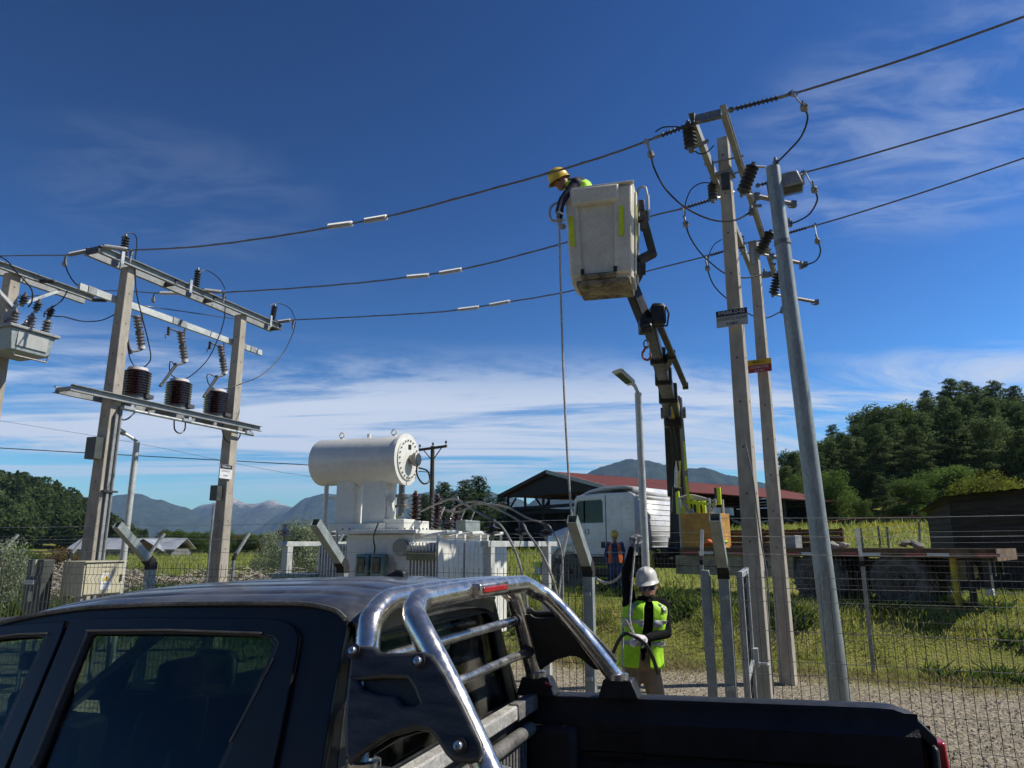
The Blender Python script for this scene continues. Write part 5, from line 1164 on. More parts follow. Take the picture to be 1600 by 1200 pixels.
# conservator drum
cc0, cc1 = G(-6.80, 9.57, 3.26), G(-5.30, 9.57, 3.26); RD = .365
prof = [(.0, -.09), (.16, -.085), (.28, -.06), (.355, -.025), (RD, .0), (RD, 1.46), (RD + .03, 1.46), (RD + .03, 1.515), (RD - .02, 1.52), (.02, 1.525)]
dr = MB().lathe(prof, cc0, r2, 48).build('conservator', 'xf_white', t, angle=40)
b = MB()
for i in range(22):
    a = 2 * math.pi * i / 22; p = cc1 + w2 * (.285 * math.cos(a)) + UP * (.285 * math.sin(a)); b.cyl(p + r2 * .02, p + r2 * .055, .014, n=6)
b.build('flange_bolts', 'bolt', dr)['kind'] = 'stuff'
MB().lathe([(.32, 0), (.32, .02), (.31, .022)], cc1 + r2 * .018, r2, 40).build('end_plate', 'xf_white', dr)
MB().lathe([(.075, 0), (.075, .06), (.105, .07), (.105, .13), (.09, .14)], cc1 + r2 * .038 + w2 * .06 + UP * .0, r2, 20).build('level_gauge', 'bolt', dr); MB().cyl(cc1 + r2 * .18 + w2 * .06, cc1 + r2 * .184 + w2 * .06, .085, n=20).build('gauge_glass', 'gauge_black', dr)
MB().box(cc1 + r2 * .045 + w2 * .02 + UP * .19, .01, .08, .07, X=r2, Y=w2).build('name_plate', 'ink', dr)
MB().tube(catmull([cc1 + r2 * .15 + w2 * .06 - UP * .1, cc1 + r2 * .16 + w2 * .07 - UP * .25, cc1 + r2 * .2 + w2 * .2 - UP * .36, cc1 + r2 * .22 + w2 * .36 - UP * .3, cc1 + r2 * .18 + w2 * .36 - UP * .15, cc1 + r2 * .05 + w2 * .3 - UP * .1], 5), .014, 6).build('gauge_cable', 'cable_black', dr)
for f in (.22, .85):
    p = cc0.lerp(cc1, f) + UP * (RD - .01); MB().box(p + UP * .02, .05, .03, .05, X=r2, Y=w2).tube([p + UP * .075 + r2 * (.042 * math.cos(a)) + UP * (.042 * math.sin(a)) for a in [2 * math.pi * k / 14 for k in range(14)]], .013, 6, closed=True).build('lifting_eye', 'xf_white', dr)
MB().cyl(cc0.lerp(cc1, .55) + UP * (RD - .02), cc0.lerp(cc1, .55) + UP * (RD + .06), .03, n=10).build('filler_cap', 'xf_white', dr)
for s0, s1 in ((-6.42, -6.12), (-5.95, -5.55)):
    MB().gbox(s0, s1, 9.42, 9.50, 2.3, 2.93).gbox(s0 + .0, s0 + .03, 9.5, 9.75, 2.3, 2.93).gbox(s1 - .03, s1, 9.5, 9.75, 2.3, 2.93).build('support_pillar', 'xf_white', t, bevel=.004)
MB().gbox(-6.45, -5.5, 9.35, 9.85, 2.2, 2.3).build('support_foot', 'xf_white', t, bevel=.006)
MB().prism([G(-5.55, 9.45, 2.3), G(-5.4, 9.45, 2.3), G(-5.4, 9.45, 2.42), G(-5.5, 9.45, 2.62), G(-5.55, 9.45, 2.72)], w2 * .03).gbox(-5.55, -5.2, 9.38, 9.75, 2.2, 2.36).build('support_gusset', 'xf_white', t, bevel=.01)
MB().cyl(G(-6.66, 9.5, .6), G(-6.66, 9.5, 2.93), .036, n=12).cyl(G(-6.5, 9.62, 1.0), G(-6.5, 9.62, 2.92), .022, n=10).box(G(-6.6, 9.52, 2.7), .26, .04, .04, X=r2, Y=w2).build('oil_pipe', 'xf_white', t)
MB().cyl(G(-5.36, 9.57, 2.4), G(-5.36, 9.57, 2.9), .045, n=12).lathe([(.05, 0), (.11, .01), (.11, .05), (.08, .06), (.08, .16), (.11, .17), (.11, .21), (.05, .22)], G(-5.36, 9.6, 2.52), n=16).build('relay_pipe', 'bolt', t)
for i, (s, q) in enumerate(((-5.36, 10.0), (-5.33, 10.7), (-5.30, 11.4))):
    insul('high_voltage_bushing', 8, .05, .095, .066, G(s, q, 2.24), UP + r2 * .02, 'porcelain', t)
for i, (s, q) in enumerate(((-5.2, 10.4), (-5.18, 10.75), (-5.15, 11.1), (-5.12, 11.45))):
    insul('low_voltage_bushing', 4, .04, .07, .045, G(s, q, 2.24), UP + r2 * .45, 'porcelain', t); MB().cyl(G(s + .1, q, 2.45), G(s + .16, q, 2.58), .012, n=6).build('bushing_stud', 'white_cap', t)
MB().gbox(-4.98, -4.80, 10.7, 11.3, 2.2, 2.38).build('terminal_box', 'galv_green', t, bevel=.01); MB().gbox(-5.05, -4.95, 9.4, 9.7, 2.2, 2.33).build('valve_block', 'xf_white', t, bevel=.01)
for s in (-5.78, -5.53):    # two dial gauges on the front
    gbx = MB().gbox(s, s + .21, 9.03, 9.2, 1.52, 1.86).build('gauge_box', 'gauge_green', t, bevel=.03)
    MB().gbox(s + .035, s + .175, 9.012, 9.04, 1.60, 1.82).build('dial_window', 'gauge_black', gbx, bevel=.02)
    MB().tube([G(s + .1, 9.1, 1.52), G(s + .1, 9.08, 1.3), G(s + .14, 9.1, 1.0)], .012, 6).build('capillary', 'cable_black', gbx)
MB().tube(catmull([G(-5.45, 9.08, 2.3), G(-5.5, 9.05, 2.1), G(-5.48, 9.06, 1.95), G(-5.5, 9.08, 1.86)], 5), .012, 6).build('control_cable', 'cable_black', t)
MB().cyl(G(-5.12, 9.14, 1.95), G(-5.12, 9.2, 1.95), .12, n=20).build('round_valve', 'bolt', t)
MB().gbox(-5.27, -5.21, 9.17, 9.2, 1.6, 1.74).build('name_plate', 'cabinet', t)

# insulator supports beside it
def bus_support(name, lab, P0, dirv, L, legs, ins, z=2.0):
    P0 = Vector(P0); dv = Vector(dirv).normalized(); sv = Vector((dv.y, -dv.x, 0)); t = thing(name, lab, 'support', P0)
    MB().box(P0 + dv * L / 2 + UP * z, .11, L, .075, X=sv, Y=dv).build('beam', 'steel_pale', t, bevel=.004)
    for d in legs: MB().box(P0 + dv * d + UP * (z - .04) / 2, .11, .13, z - .04, X=sv, Y=dv).build('leg', 'steel_pale', t, bevel=.004)
    tops = []
    for d in ins:
        p = P0 + dv * d + UP * (z + .038); MB().cyl(p, p + UP * .1, .025, n=8).build('stem', 'bolt', t)
        MB().lathe([(.03, 0), (.10, .012), (.115, .02), (.04, .05), (.04, .06), (.085, .072), (.095, .08), (.035, .11), (.03, .15), (.045, .155), (.045, .19), (.01, .195)], p + UP * .08, n=20).build('insulator', 'polymer_dark' if name == 'cable_support' else 'polymer', t); tops.append(p + UP * .26)
    return tops
p0 = at(757, 850, 9.0); p0.z = 0
T1 = bus_support('cable_support', 'white steel support carrying three cables right of the transformer', p0, w2, 2.9, (.15, 2.5), (.25, 1.35, 2.5))
p0 = at(437, 850, 11.3); p0.z = 0
bus_support('insulator_support', 'white steel support with pale insulators left of the transformer', p0, w2, 2.9, (.2, 2.6), (.1, 1.45, 2.7))
for i, (tp, pre, post, lab) in enumerate(((T1[0], [(655, 800, 11.2), (690, 784, 10.6), (712, 780, 10.2), (737, 795, 9.6)], [(783, 822, 9.1), (800, 850, 8.9), (813, 885, 8.8), (822, 930, 8.7), (826, 990, 8.6)], 'grey cable arching over the support, nearest of three'),
                                   (T1[1], [(700, 800, 11.4), (720, 788, 11.2), (745, 784, 11), (775, 794, 10.6)], [(824, 832, 10.1), (845, 862, 9.8), (862, 900, 9.6), (874, 950, 9.5), (878, 1020, 9.4)], 'grey cable arching over the support, middle of three'),
                                   (T1[2], [(690, 796, 11.6), (718, 800, 11.6), (745, 788, 11.6), (790, 792, 11.5), (822, 808, 11.4)], [(862, 828, 11.3), (874, 850, 11.2), (879, 880, 11.1), (876, 905, 11), (872, 940, 10.8)], 'grey cable arching over the support, farthest of three'))):
    pts = [at(*p) for p in pre] + [tp] + [at(*p) for p in post]; cable('power_cable', pts, .016, 'cable_grey', lab, n=8)

# ================================================================== lorry with crane
TO = Vector((1.51, 19.2, 0)); tu = Vector((.747, -.664, 0)).normalized(); tv = Vector((-tu.y, tu.x, 0)); TG = .80
def T(u, v, z): return TO + tu * u + tv * v + Vector((0, 0, TG + z))
def tbox(b, u0, u1, v0, v1, z0, z1): return b.hexa([T(u0, v0, z0), T(u1, v0, z0), T(u1, v1, z0), T(u0, v1, z0)], [T(u0, v0, z1), T(u1, v0, z1), T(u1, v1, z1), T(u0, v1, z1)])
TW = 2.35
lorry = thing('crane_lorry', 'white bonneted crane lorry with long flat bed on the grass behind the fence', 'lorry', T(4, TW / 2, 0))
def prof_plate(poly, v0, v1, name, m, parent, bevel=.03, hole=None):
    me = plate([poly] + ([hole] if hole else []), T(0, (v0 + v1) / 2, 0), tu, UP, tu.cross(UP), abs(v1 - v0), bevel); return link(name, me, m, parent)
cabp = [(.02, .88), (.02, 1.64), (.10, 1.74), (.20, 2.36), (.27, 2.44), (.5, 2.46), (1.0, 2.48), (1.9, 2.47), (2.02, 2.42), (2.04, 2.30), (2.04, .92), (1.6, .88)]
side_hole = [(.17, 1.74), (.26, 2.26), (.33, 2.30), (1.03, 2.31), (1.08, 2.26), (1.08, 1.74)]
cab = prof_plate(cabp, .0, .10, 'cab_side', 'truck_white', lorry, .03, side_hole)
prof_plate(cabp, TW - .10, TW, 'cab_side', 'truck_white', lorry, .03, side_hole)
def strip(pts, v0, v1, name, m, parent, th=.03):
    b = MB(); rows = [[T(u, v0, z), T(u, v1, z)] for u, z in pts]; b.grid(rows); o = b.build(name, m, parent); md = o.modifiers.new('solid', 'SOLIDIFY'); md.thickness = th; return o
strip([(.20, 2.36), (.27, 2.44), (.5, 2.465), (1.0, 2.485), (1.9, 2.475), (2.02, 2.42), (2.03, 2.30)], .04, TW - .04, 'roof', 'truck_white', lorry)
strip([(.30, 2.45), (.62, 2.58), (1.1, 2.66), (1.65, 2.66), (1.95, 2.60), (2.03, 2.42)], .10, TW - .10, 'roof_fairing', 'truck_white', lorry, .05)
strip([(2.04, 2.3), (2.04, .92)], .03, TW - .03, 'back_wall', 'truck_white', lorry)
for i in range(9): tbox(MB(), 2.035, 2.052, .14, TW - .14, 1.12 + i * .135, 1.132 + i * .135).build('back_rib', 'truck_white', lorry, bevel=.008)
for i in range(9): tbox(MB(), 1.74, 1.96, -.010, .004, 1.12 + i * .135, 1.132 + i * .135).build('side_louvre', 'truck_white', lorry, bevel=.006)
strip([(.10, 1.72), (.21, 2.36)], .12, TW - .12, 'windscreen', 'dark_glass', lorry, .01)
MB().prism([T(.14, .05, 1.70), T(.26, .05, 2.34), T(1.1, .05, 2.35), T(1.1, .05, 1.70)], tv * .006).build('side_window', 'dark_glass', lorry); MB().prism([T(.14, TW - .05, 1.70), T(.26, TW - .05, 2.34), T(1.1, TW - .05, 2.35), T(1.1, TW - .05, 1.70)], tv * .006).build('side_window', 'dark_glass', lorry)
tbox(MB(), .46, .485, .02, .06, 1.74, 2.31).build('window_divider', 'truck_black', lorry)
for u0, u1, z0, z1 in ((.12, 1.18, .92, .94), (1.17, 1.19, .92, 2.42), (.12, .13, .92, 1.70)): tbox(MB(), u0, u1, -.004, .01, z0, z1).build('door_seam', 'truck_black', lorry)
tbox(MB(), .20, 1.14, -.012, .005, 1.30, 1.33).build('door_crease', 'truck_white', lorry, bevel=.006); tbox(MB(), 1.25, 1.66, -.006, .005, 1.55, 2.25).build('sleeper_panel', 'truck_white', lorry, bevel=.004)
tbox(MB(), 1.02, 1.14, -.02, .005, 1.10, 1.26).build('door_handle', 'truck_black', lorry, bevel=.01)
text('lettering', '20-13', .20, T(.46, -.004, 1.50), tu, UP, 'ink', lorry, sx=.9)
tbox(MB(), 1.2, 1.95, .12, TW - .12, 1.0, 2.3).build('bunk_wall', 'seat_cloth', lorry)
for v_ in (.35, 1.45): tbox(MB(), .75, 1.0, v_, v_ + .5, 1.5, 2.1).build('seat_back', 'seat_cloth', lorry, bevel=.05)
tbox(MB(), .5, 1.9, .3, TW - .3, .92, 1.6).build('cab_interior', 'seat_cloth', lorry)
# bonnet
rows = []
for u, z, inset in ((.05, 1.70, .10), (-.25, 1.66, .12), (-.6, 1.57, .16), (-.95, 1.44, .26), (-1.08, 1.3, .34)):
    rows.append([T(u, inset - .10, .78 if u > -.2 else .82), T(u, inset - .10, z - .22), T(u, inset + .05, z - .03), T(u, TW * .3, z + .02), T(u, TW * .7, z + .02), T(u, TW - inset - .05, z - .03), T(u, TW - inset + .1, z - .22), T(u, TW - inset + .1, .8)])
MB().grid(rows).build('bonnet', 'truck_white', lorry)
b = MB(); fr_ = rows[-1]; b.add(fr_, [tuple(range(len(fr_)))]); b.build('grille', 'truck_white', lorry)
for i in range(5): tbox(MB(), -1.10, -1.085, .55, TW - .55, .85 + i * .06, .88 + i * .06).build('grille_slat', 'truck_black', lorry)
tbox(MB(), -1.25, -1.02, .05, TW - .05, .38, .72).build('bumper', 'truck_white', lorry, bevel=.03); tbox(MB(), -1.20, -1.0, .02, .06, .60, .72).build('bumper_tape', 'reflective_yellow', lorry)
for v in (.3, TW - .3): MB().cyl(T(-1.10, v, .95), T(-1.14, v, .95), .12, n=16).build('headlight', 'clear_glass', lorry)
# wing over the front wheel
def arc(u0, r, a0, a1, n, v0, v1, z0=.55):
    return [[T(u0 + r * math.cos(a), v, z0 + r * math.sin(a)) for v in (v0, v1)] for a in [a0 + (a1 - a0) * i / n for i in range(n + 1)]]
for v0, v1 in ((-.08, .45), (TW - .45, TW + .08)):
    o = MB().grid(arc(0, .66, .1, math.pi - .1, 14, v0, v1)).build('wing', 'truck_white', lorry); md = o.modifiers.new('s', 'SOLIDIFY'); md.thickness = .04
def wheel(u, v, R=.54, wd=.30, dual=False):
    c = T(u, v, R - .02); ax = tv
    prof = [(R * .52, .02), (R * .6, -.01), (R * .86, -.015), (R * .97, .02), (R, .07), (R, wd - .07), (R * .97, wd - .02), (R * .86, wd), (R * .52, wd)]
    w = MB().lathe(prof, c, ax, 36).build('wheel', 'tyre', lorry, angle=50)
    b = MB()
    for i in range(30):
        a = 2 * math.pi * i / 30; d = tu * math.cos(a) + UP * math.sin(a); tn = tu * -math.sin(a) + UP * math.cos(a); b.box(c + d * (R + .004) + ax * (wd * .28), .05, .02, wd * .46, X=tn, Y=d, Z=ax); b.box(c + d * (R + .004) + ax * (wd * .74) + tn * .05, .05, .02, wd * .46, X=tn, Y=d, Z=ax)
    b.build('tread', 'tyre', w, smooth=False)['kind'] = 'stuff'
    MB().lathe([(R * .53, 0), (R * .5, .06), (R * .30, .10), (R * .28, .02), (R * .18, -.01), (R * .15, -.05), (.01, -.06)], c, ax, 24).build('rim', 'crane_grey', w)
    b = MB()
    for i in range(10): a = 2 * math.pi * i / 10; p = c + (tu * math.cos(a) + UP * math.sin(a)) * R * .38; b.cyl(p + ax * .08, p + ax * .02, .022, n=6)
    b.build('wheel_nuts', 'bolt', w)['kind'] = 'stuff'
for v in (-.02, TW - .28): wheel(0, v, .52)
for u in (6.35, 7.83):
    for v in (0.0, .34, TW - .64, TW - .30): wheel(u, v, .53, .30)
# chassis, tanks, steps
b = MB()
for v in (.65, TW - .80): tbox(b, -.9, 9.3, v, v + .15, .62, .9)
b.build('chassis', 'truck_black', lorry)
for u in (0, 6.35, 7.83): MB().cyl(T(u, .2, .52), T(u, TW - .2, .52), .09, n=10).build('axle', 'truck_black', lorry)
for z, uu in ((.35, .75), (.62, .8)): tbox(MB(), uu, uu + .5, -.02, .3, z, z + .06).build('step', 'truck_black', lorry); tbox(MB(), .78, 1.22, -.03, -.022, .34, .38).build('step_tape', 'reflective_yellow', lorry); tbox(MB(), .78, 1.22, -.03, -.022, .62, .66).build('step_tape', 'reflective_yellow', lorry)
tbox(MB(), .6, 2.0, -.0, .5, .40, .86).build('fuel_tank', 'truck_black', lorry, bevel=.05)
tbox(MB(), 2.15, 2.95, -.05, .5, .9, 1.12).build('air_box', 'truck_black', lorry, bevel=.03); tbox(MB(), 2.25, 2.75, -.058, -.05, .98, 1.07).build('reflector', 'reflective_yellow', lorry)
# stabiliser leg
MB().cyl(T(2.55, -.15, .0), T(2.55, -.15, .95), .075, n=12).cyl(T(2.55, -.15, .95), T(2.55, -.15, 1.05), .11, n=14).build('stabiliser', 'crane_yellow', lorry); MB().cyl(T(2.55, -.15, -.02), T(2.55, -.15, .35), .05, n=10).cyl(T(2.55, -.15, -.03), T(2.55, -.15, .02), .16, n=14).build('stabiliser_foot', 'crane_grey', lorry)
MB().box(T(2.55, .8, .95), .3, 2.0, .26, X=tu, Y=tv).build('stabiliser_beam', 'truck_black', lorry, bevel=.02)
# bed
tbox(MB(), 3.25, 9.42, 0, TW, 1.02, 1.10).build('bed_floor', 'wood_brown', lorry); tbox(MB(), 3.25, 9.44, -.04, -.002, .95, 1.115).build('side_rail', 'rusty_rail', lorry, bevel=.006); tbox(MB(), 3.25, 9.44, TW + .002, TW + .04, .95, 1.115).build('side_rail', 'truck_dirty', lorry); tbox(MB(), 9.42, 9.46, -.04, TW + .04, .90, 1.115).build('rear_rail', 'rusty_rail', lorry)
k = 0; u = 3.35
while u < 9.2:
    L = .36; tbox(MB(), u, u + L, -.047, -.041, .975, 1.035).build('reflective_tape', 'red_tape' if k % 2 == 0 else 'sign_white', lorry); u += L + (.02 if k % 2 == 0 else .42); k += 1
tbox(MB(), 3.1, 5.85, .0, .45, .52, .94).build('side_locker', 'truck_dirty', lorry, bevel=.015); tbox(MB(), 3.1, 5.85, -.006, 0, .70, .715).build('locker_seam', 'truck_black', lorry); tbox(MB(), 5.2, 5.3, -.02, 0, .74, .84).build('locker_latch', 'truck_black', lorry)
for i in range(3): tbox(MB(), 3.3, 6.22, TW - .09, TW - .04, 1.10 + i * .15, 1.24 + i * .15).build('side_board', 'wood_brown', lorry, smooth=False)
for u in (3.4, 4.3, 5.2, 6.14): tbox(MB(), u, u + .07, TW - .12, TW - .095, 1.1, 1.57).build('board_batten', 'wood_brown', lorry)
for u, z in ((8.75, .1), (9.0, .1)): MB().cyl(T(u, .1, .0 + z), T(u, .1, .95), .06, n=10).build('rear_stabiliser', 'crane_yellow' if u < 8.9 else 'truck_black', lorry)
MB().cyl(T(8.85, .25, .72), T(8.85, .85, .72), .19, n=22).build('air_tank', 'truck_dirty', lorry)
tbox(MB(), 9.2, 9.3, .05, .35, .3, .95).build('tail_bracket', 'truck_black', lorry); tbox(MB(), 9.2, 9.32, .02, .20, .30, .42).build('tail_lamp', 'steel_pale', lorry, bevel=.01)
# load
for nm, lab, cat, mt, dims in (('tool_box', 'tall orange plywood box on the lorry bed beside the crane', 'box', 'ply_orange', (3.25, 4.05, .06, 1.0, 1.11, 1.90)), ('crate', 'small grey mesh crate on the lorry bed', 'crate', 'galv_dull', (5.35, 5.75, .5, .9, 1.11, 1.38))):
    o = tbox(MB(), *dims).build(nm, mt, bevel=.01); tag(o, lab, cat)
g = random.Random(8)
for i, (u, v) in enumerate(((4.3, .4), (4.6, .5), (4.9, .35), (5.1, .6))):
    o = MB().beam(T(u, v, 1.14), T(u + .5, v + .2, 1.15 + .03 * i), .08, .05).build('timber_piece', 'board_grey'); tag(o, 'short timber piece among the loose wood on the lorry bed', 'timber', 'loose timber on the lorry bed')
def lump(name, lab, cat, c, r, m, seed, flat=.5, n=9):
    g = random.Random(seed); b = MB()
    for i in range(n): b.ellip(Vector(c) + Vector((g.uniform(-r, r), g.uniform(-r, r), g.uniform(0, r * flat))), r * g.uniform(.3, .6), r * g.uniform(.3, .6), r * g.uniform(.2, .4), n=10, m=7)
    me = b.mesh(); bm = bmesh.new(); bm.from_mesh(me)
    for v in bm.verts: v.co += Vector((mnoise.noise(v.co * 9), mnoise.noise(v.co * 9 + Vector((5, 0, 0))), mnoise.noise(v.co * 9 + Vector((0, 7, 0))))) * r * .18
    bm.to_mesh(me); bm.free(); o = link(name, me, m); tag(o, lab, cat); return o
lump('cloth_bundle', 'crumpled orange work cloth at the foot of the orange box', 'cloth', T(3.95, .10, 1.17), .16, 'orange_cloth', 3)
lump('cloth_bundle', 'crumpled yellow-green vest beside the orange cloth', 'cloth', T(4.15, .18, 1.2), .13, 'vest_yellow', 4)
lump('tarp_bundle', 'grey tarpaulin bundle lying near the rear of the lorry bed', 'tarpaulin', T(8.05, .5, 1.15), .17, 'board_grey', 5, .5)
lump('rope_heap', 'pale heap of rope on the lorry bed behind the galvanised pole', 'rope', T(6.7, .3, 1.14), .17, 'rope', 6, .3)
# hose rack above the box
hr_ = thing('hose_rack', 'yellow and black rack with hung straps beside the crane column', 'rack', T(3.2, .4, 1.1))
for u, v in ((3.2, .15), (3.2, .9), (3.9, .3), (3.9, 1.0)): MB().cyl(T(u, v, 1.1), T(u, v, 2.25), .03, n=8).build('upright', 'steel_pale', hr_)
for u, v, z0, z1 in ((3.05, .25, 1.9, 2.45), (3.15, .3, 1.75, 2.2), (3.35, .5, 2.0, 2.35), (4.0, .5, 2.1, 2.5), (3.6, .5, 1.85, 2.2), (3.5, .4, 1.7, 2.2)): tbox(MB(), u, u + .09, v, v + .05, z0, z1).build('bracket', 'reflective_yellow', hr_, bevel=.005); tbox(MB(), u - .06, u - .002, v, v + .06, z0, z1).build('bracket_back', 'crane_dark', hr_)
MB().beam(T(3.1, .42, 2.2), T(4.0, .42, 2.1), .06, .07).build('cross_rail', 'reflective_yellow', hr_)
for i in range(4):
    d = .03 * i; MB().tube(catmull([T(3.05 + d, .36 - d, 2.28), T(3.3, .32, 2.1 - d), T(3.6, .3, 1.86 - d), T(3.85, .32, 1.9 - d), T(4.02, .36, 2.1 + d), T(3.9, .4, 2.2), T(3.4, .4, 2.25 + d), T(3.05 + d, .36 - d, 2.28)], 5), .028, 6).build('hung_strap', 'rope', hr_)

# crane
cr = thing('crane', 'dark folding lorry crane holding up the white bucket', 'crane', T(2.67, 1.1, 1.0))
CB = T(2.67, 1.1, 0)
MB().cyl(T(2.67, 1.1, .9), T(2.67, 1.1, 1.35), .36, .30, 20).build('slew_base', 'crane_dark', cr); MB().beam(T(2.67, 1.1, 1.3), T(2.67, 1.1, 2.5), .42, .40, tu, .32, .32).build('column', 'crane_dark', cr, bevel=.03)
K = at(1052, 645, 17.2); K0 = T(2.67, 1.1, 2.4)
MB().beam(K0, K, .36, .46, tu, .30, .40).build('inner_boom', 'crane_dark', cr, bevel=.03)
n_ = (K - K0).normalized(); side = Vector((1, 0, 0))
a0 = at(1057, 800, 17.6); a1 = at(1059, 738, 17.3)
MB().cyl(a0, a0.lerp(a1, .62), .115, n=16).build('lift_cylinder', 'crane_dark', cr); MB().cyl(a0.lerp(a1, .6), a1 + (a1 - a0) * .3, .075, n=14).build('lift_piston', 'hydraulic', cr)
for (xa, ya, xb, yb) in ((1072, 745, 1078, 800), (1069, 690, 1072, 735)): MB().beam(at(xa, ya, 17.1), at(xb, yb, 17.2), .07, .04).build('marker_strip', 'reflective_yellow', cr)
MB().tube([at(1044, 650, 17), at(1050, 690, 17.1), at(1053, 730, 17.3)], .03, 6).tube([at(1050, 655, 16.9), at(1056, 690, 17), at(1060, 735, 17.2)], .025, 6).build('hoses', 'cable_black', cr)
J = at(1014, 505, 8.95)
kd = (J - K).normalized(); up_ = kd.cross(Vector((1, 0, 0))).normalized() * -1
if up_.z < 0: up_ = -up_
sd_ = kd.cross(up_).normalized()
MB().box(K + kd * .0, .7, .45, .75, X=kd, Y=sd_, Z=up_).build('knuckle', 'crane_dark', cr, bevel=.06); MB().cyl(K - sd_ * .3, K + sd_ * .3, .14, n=14).build('knuckle_pin', 'bolt', cr)
L = (J - K).length; segs = [(-.3, .34, .33, .37), (.30, .56, .255, .285), (.54, .76, .20, .225), (.74, 1.0, .16, .18)]
for i, (f0, f1, w, h) in enumerate(segs):
    p0 = K + kd * (f0 * L if i else -.5); p1 = K + kd * f1 * L
    MB().beam(p0, p1, w, h, up_).build('boom_section', 'crane_dark' if i != 1 else 'crane_grey', cr, bevel=.02)
    if i < 3: MB().box(p1, .14, w + .05, h + .05, X=kd, Y=sd_, Z=up_).build('boom_collar', 'crane_dark', cr, bevel=.02)
s_ = sd_ if sd_.dot(EYE - K) > 0 else -sd_
for f0, f1 in ((.04, .14), (.15, .27)): MB().box(K + kd * L * (f0 + f1) / 2 - up_ * .190, L * (f1 - f0), .10, .008, X=kd, Y=sd_, Z=up_).build('logo_panel', 'crane_yellow', cr); 
MB().box(K + kd * L * .14 - up_ * .02 + s_ * .17, L * .12, .008, .12, X=kd, Y=sd_, Z=up_).build('side_panel', 'crane_yellow', cr)
MB().box(K - kd * .25 - up_ * .25, .28, .4, .05, X=kd, Y=sd_, Z=up_).build('marker_strip', 'reflective_yellow', cr)
MB().tube([K + kd * .26 * L - up_ * .22, K + kd * .26 * L - up_ * .42, K + kd * .30 * L - up_ * .42, K + kd * .30 * L - up_ * .22], .03, 6).build('guide_eye', 'crane_dark', cr)
# jib cylinder and head at the tip
c0, c1 = at(1027, 500, 8.9), at(1071, 603, 12.2)
MB().cyl(c0, c1, .048, .05, 12).build('jib_cylinder', 'crane_dark', cr); MB().box(c1, .1, .1, .16, X=sd_, Y=up_, Z=kd).build('cylinder_end', 'crane_grey', cr)
m_ = c0.lerp(c1, .45); MB().beam(m_, m_ + (K + kd * .62 * L - m_) * .9, .10, .14).build('cylinder_bracket', 'crane_dark', cr)
hc = at(1027, 494, 8.85)
MB().box(hc, .19, .24, .26).box(hc + Vector((.0, 0, .11)), .16, .2, .09).build('tip_valve_box', 'crane_dark', cr, bevel=.03); MB().tube([hc + Vector((.1, -.1, .1)), hc + Vector((.13, -.1, 0)), hc + Vector((.1, -.1, -.16)), hc + Vector((-.08, -.1, -.18))], .014, 6).build('tip_hose', 'cable_black', cr)
BT = at(984, 448, 8.75)
MB().beam(at(1013, 515, 8.9), BT + Vector((0, 0, .05)), .14, .16).build('tip_arm', 'crane_dark', cr, bevel=.015)
MB().box(at(1008, 510, 8.8), .16, .16, .2).cyl(at(1000, 515, 8.75), at(1018, 510, 8.75), .06, n=12).build('tip_joint', 'crane_dark', cr, bevel=.02)
hk = thing('crane_hook', 'rusty orange hook on a chain link below the boom tip', 'hook', at(1009, 528, 8.8))
mat('hook_red', (0.42, 0.15, 0.09), .5, .3, var=.25, scale=20)
c = at(1009.5, 538, 8.8); MB().tube([c + Vector((.03 * math.cos(a), 0, .055 * math.sin(a))) for a in [2 * math.pi * k / 14 for k in range(14)]], .011, 6, closed=True).build('chain_link', 'bolt', hk)
c = at(1010.5, 553, 8.8); MB().tube(catmull([c + Vector((0, 0, .10)), c + Vector((-.03, 0, .05)), c + Vector((-.055, 0, 0)), c + Vector((-.04, 0, -.06)), c + Vector((.01, 0, -.08)), c + Vector((.05, 0, -.04)), c + Vector((.04, 0, .01))], 5), .016, 8).build('hook_body', 'hook_red', hk)

# ================================================================== bucket
bk = Vector((1.09, 8.17, 0)); zb0, zb1 = at(935, 434, 8.17).z, at(935, 292, 8.17).z; BW, BD = .87, .62
bx_ = Vector((math.cos(R_(15)), -math.sin(R_(15)), 0)); by_ = Vector((-bx_.y, bx_.x, 0))
def BP(x, y, z): return bk + bx_ * x + by_ * y + UP * (zb0 + (zb1 - zb0) * z)
bt = thing('lift_bucket', 'dirty white fibreglass lift bucket with yellow strips high beside the wires', 'bucket', BP(0, BD / 2, 0))
def taper(z): return .88 + .12 * z
def ring(z, off): 
    w = BW / 2 * taper(z) - off; d = BD * taper(z); c_ = BD / 2; r = .06; out = []
    for sx, sy, a0 in ((1, -1, -90), (1, 1, 0), (-1, 1, 90), (-1, -1, 180)):
        for k in range(4):
            a = R_(a0 + 30 * k); out.append(BP(sx * (w - r) + r * math.cos(a), c_ + sy * (d / 2 - off - r) + r * math.sin(a), z))
    return out
b = MB(); rs = [ring(z, 0) for z in (0, .02, .25, .5, .75, 1.0)] + [ring(1.0, .02), ring(.5, .02), ring(.05, .02)]
n = len(rs[0]); 
for a, c in zip(rs, rs[1:]): b.add(a + c, [(i, (i + 1) % n, n + (i + 1) % n, n + i) for i in range(n)])
b.add(rs[0], [tuple(range(n))[::-1]]); b.add(rs[-1], [tuple(range(n))]); b.build('shell', 'fibreglass', bt, angle=50, weld=True)
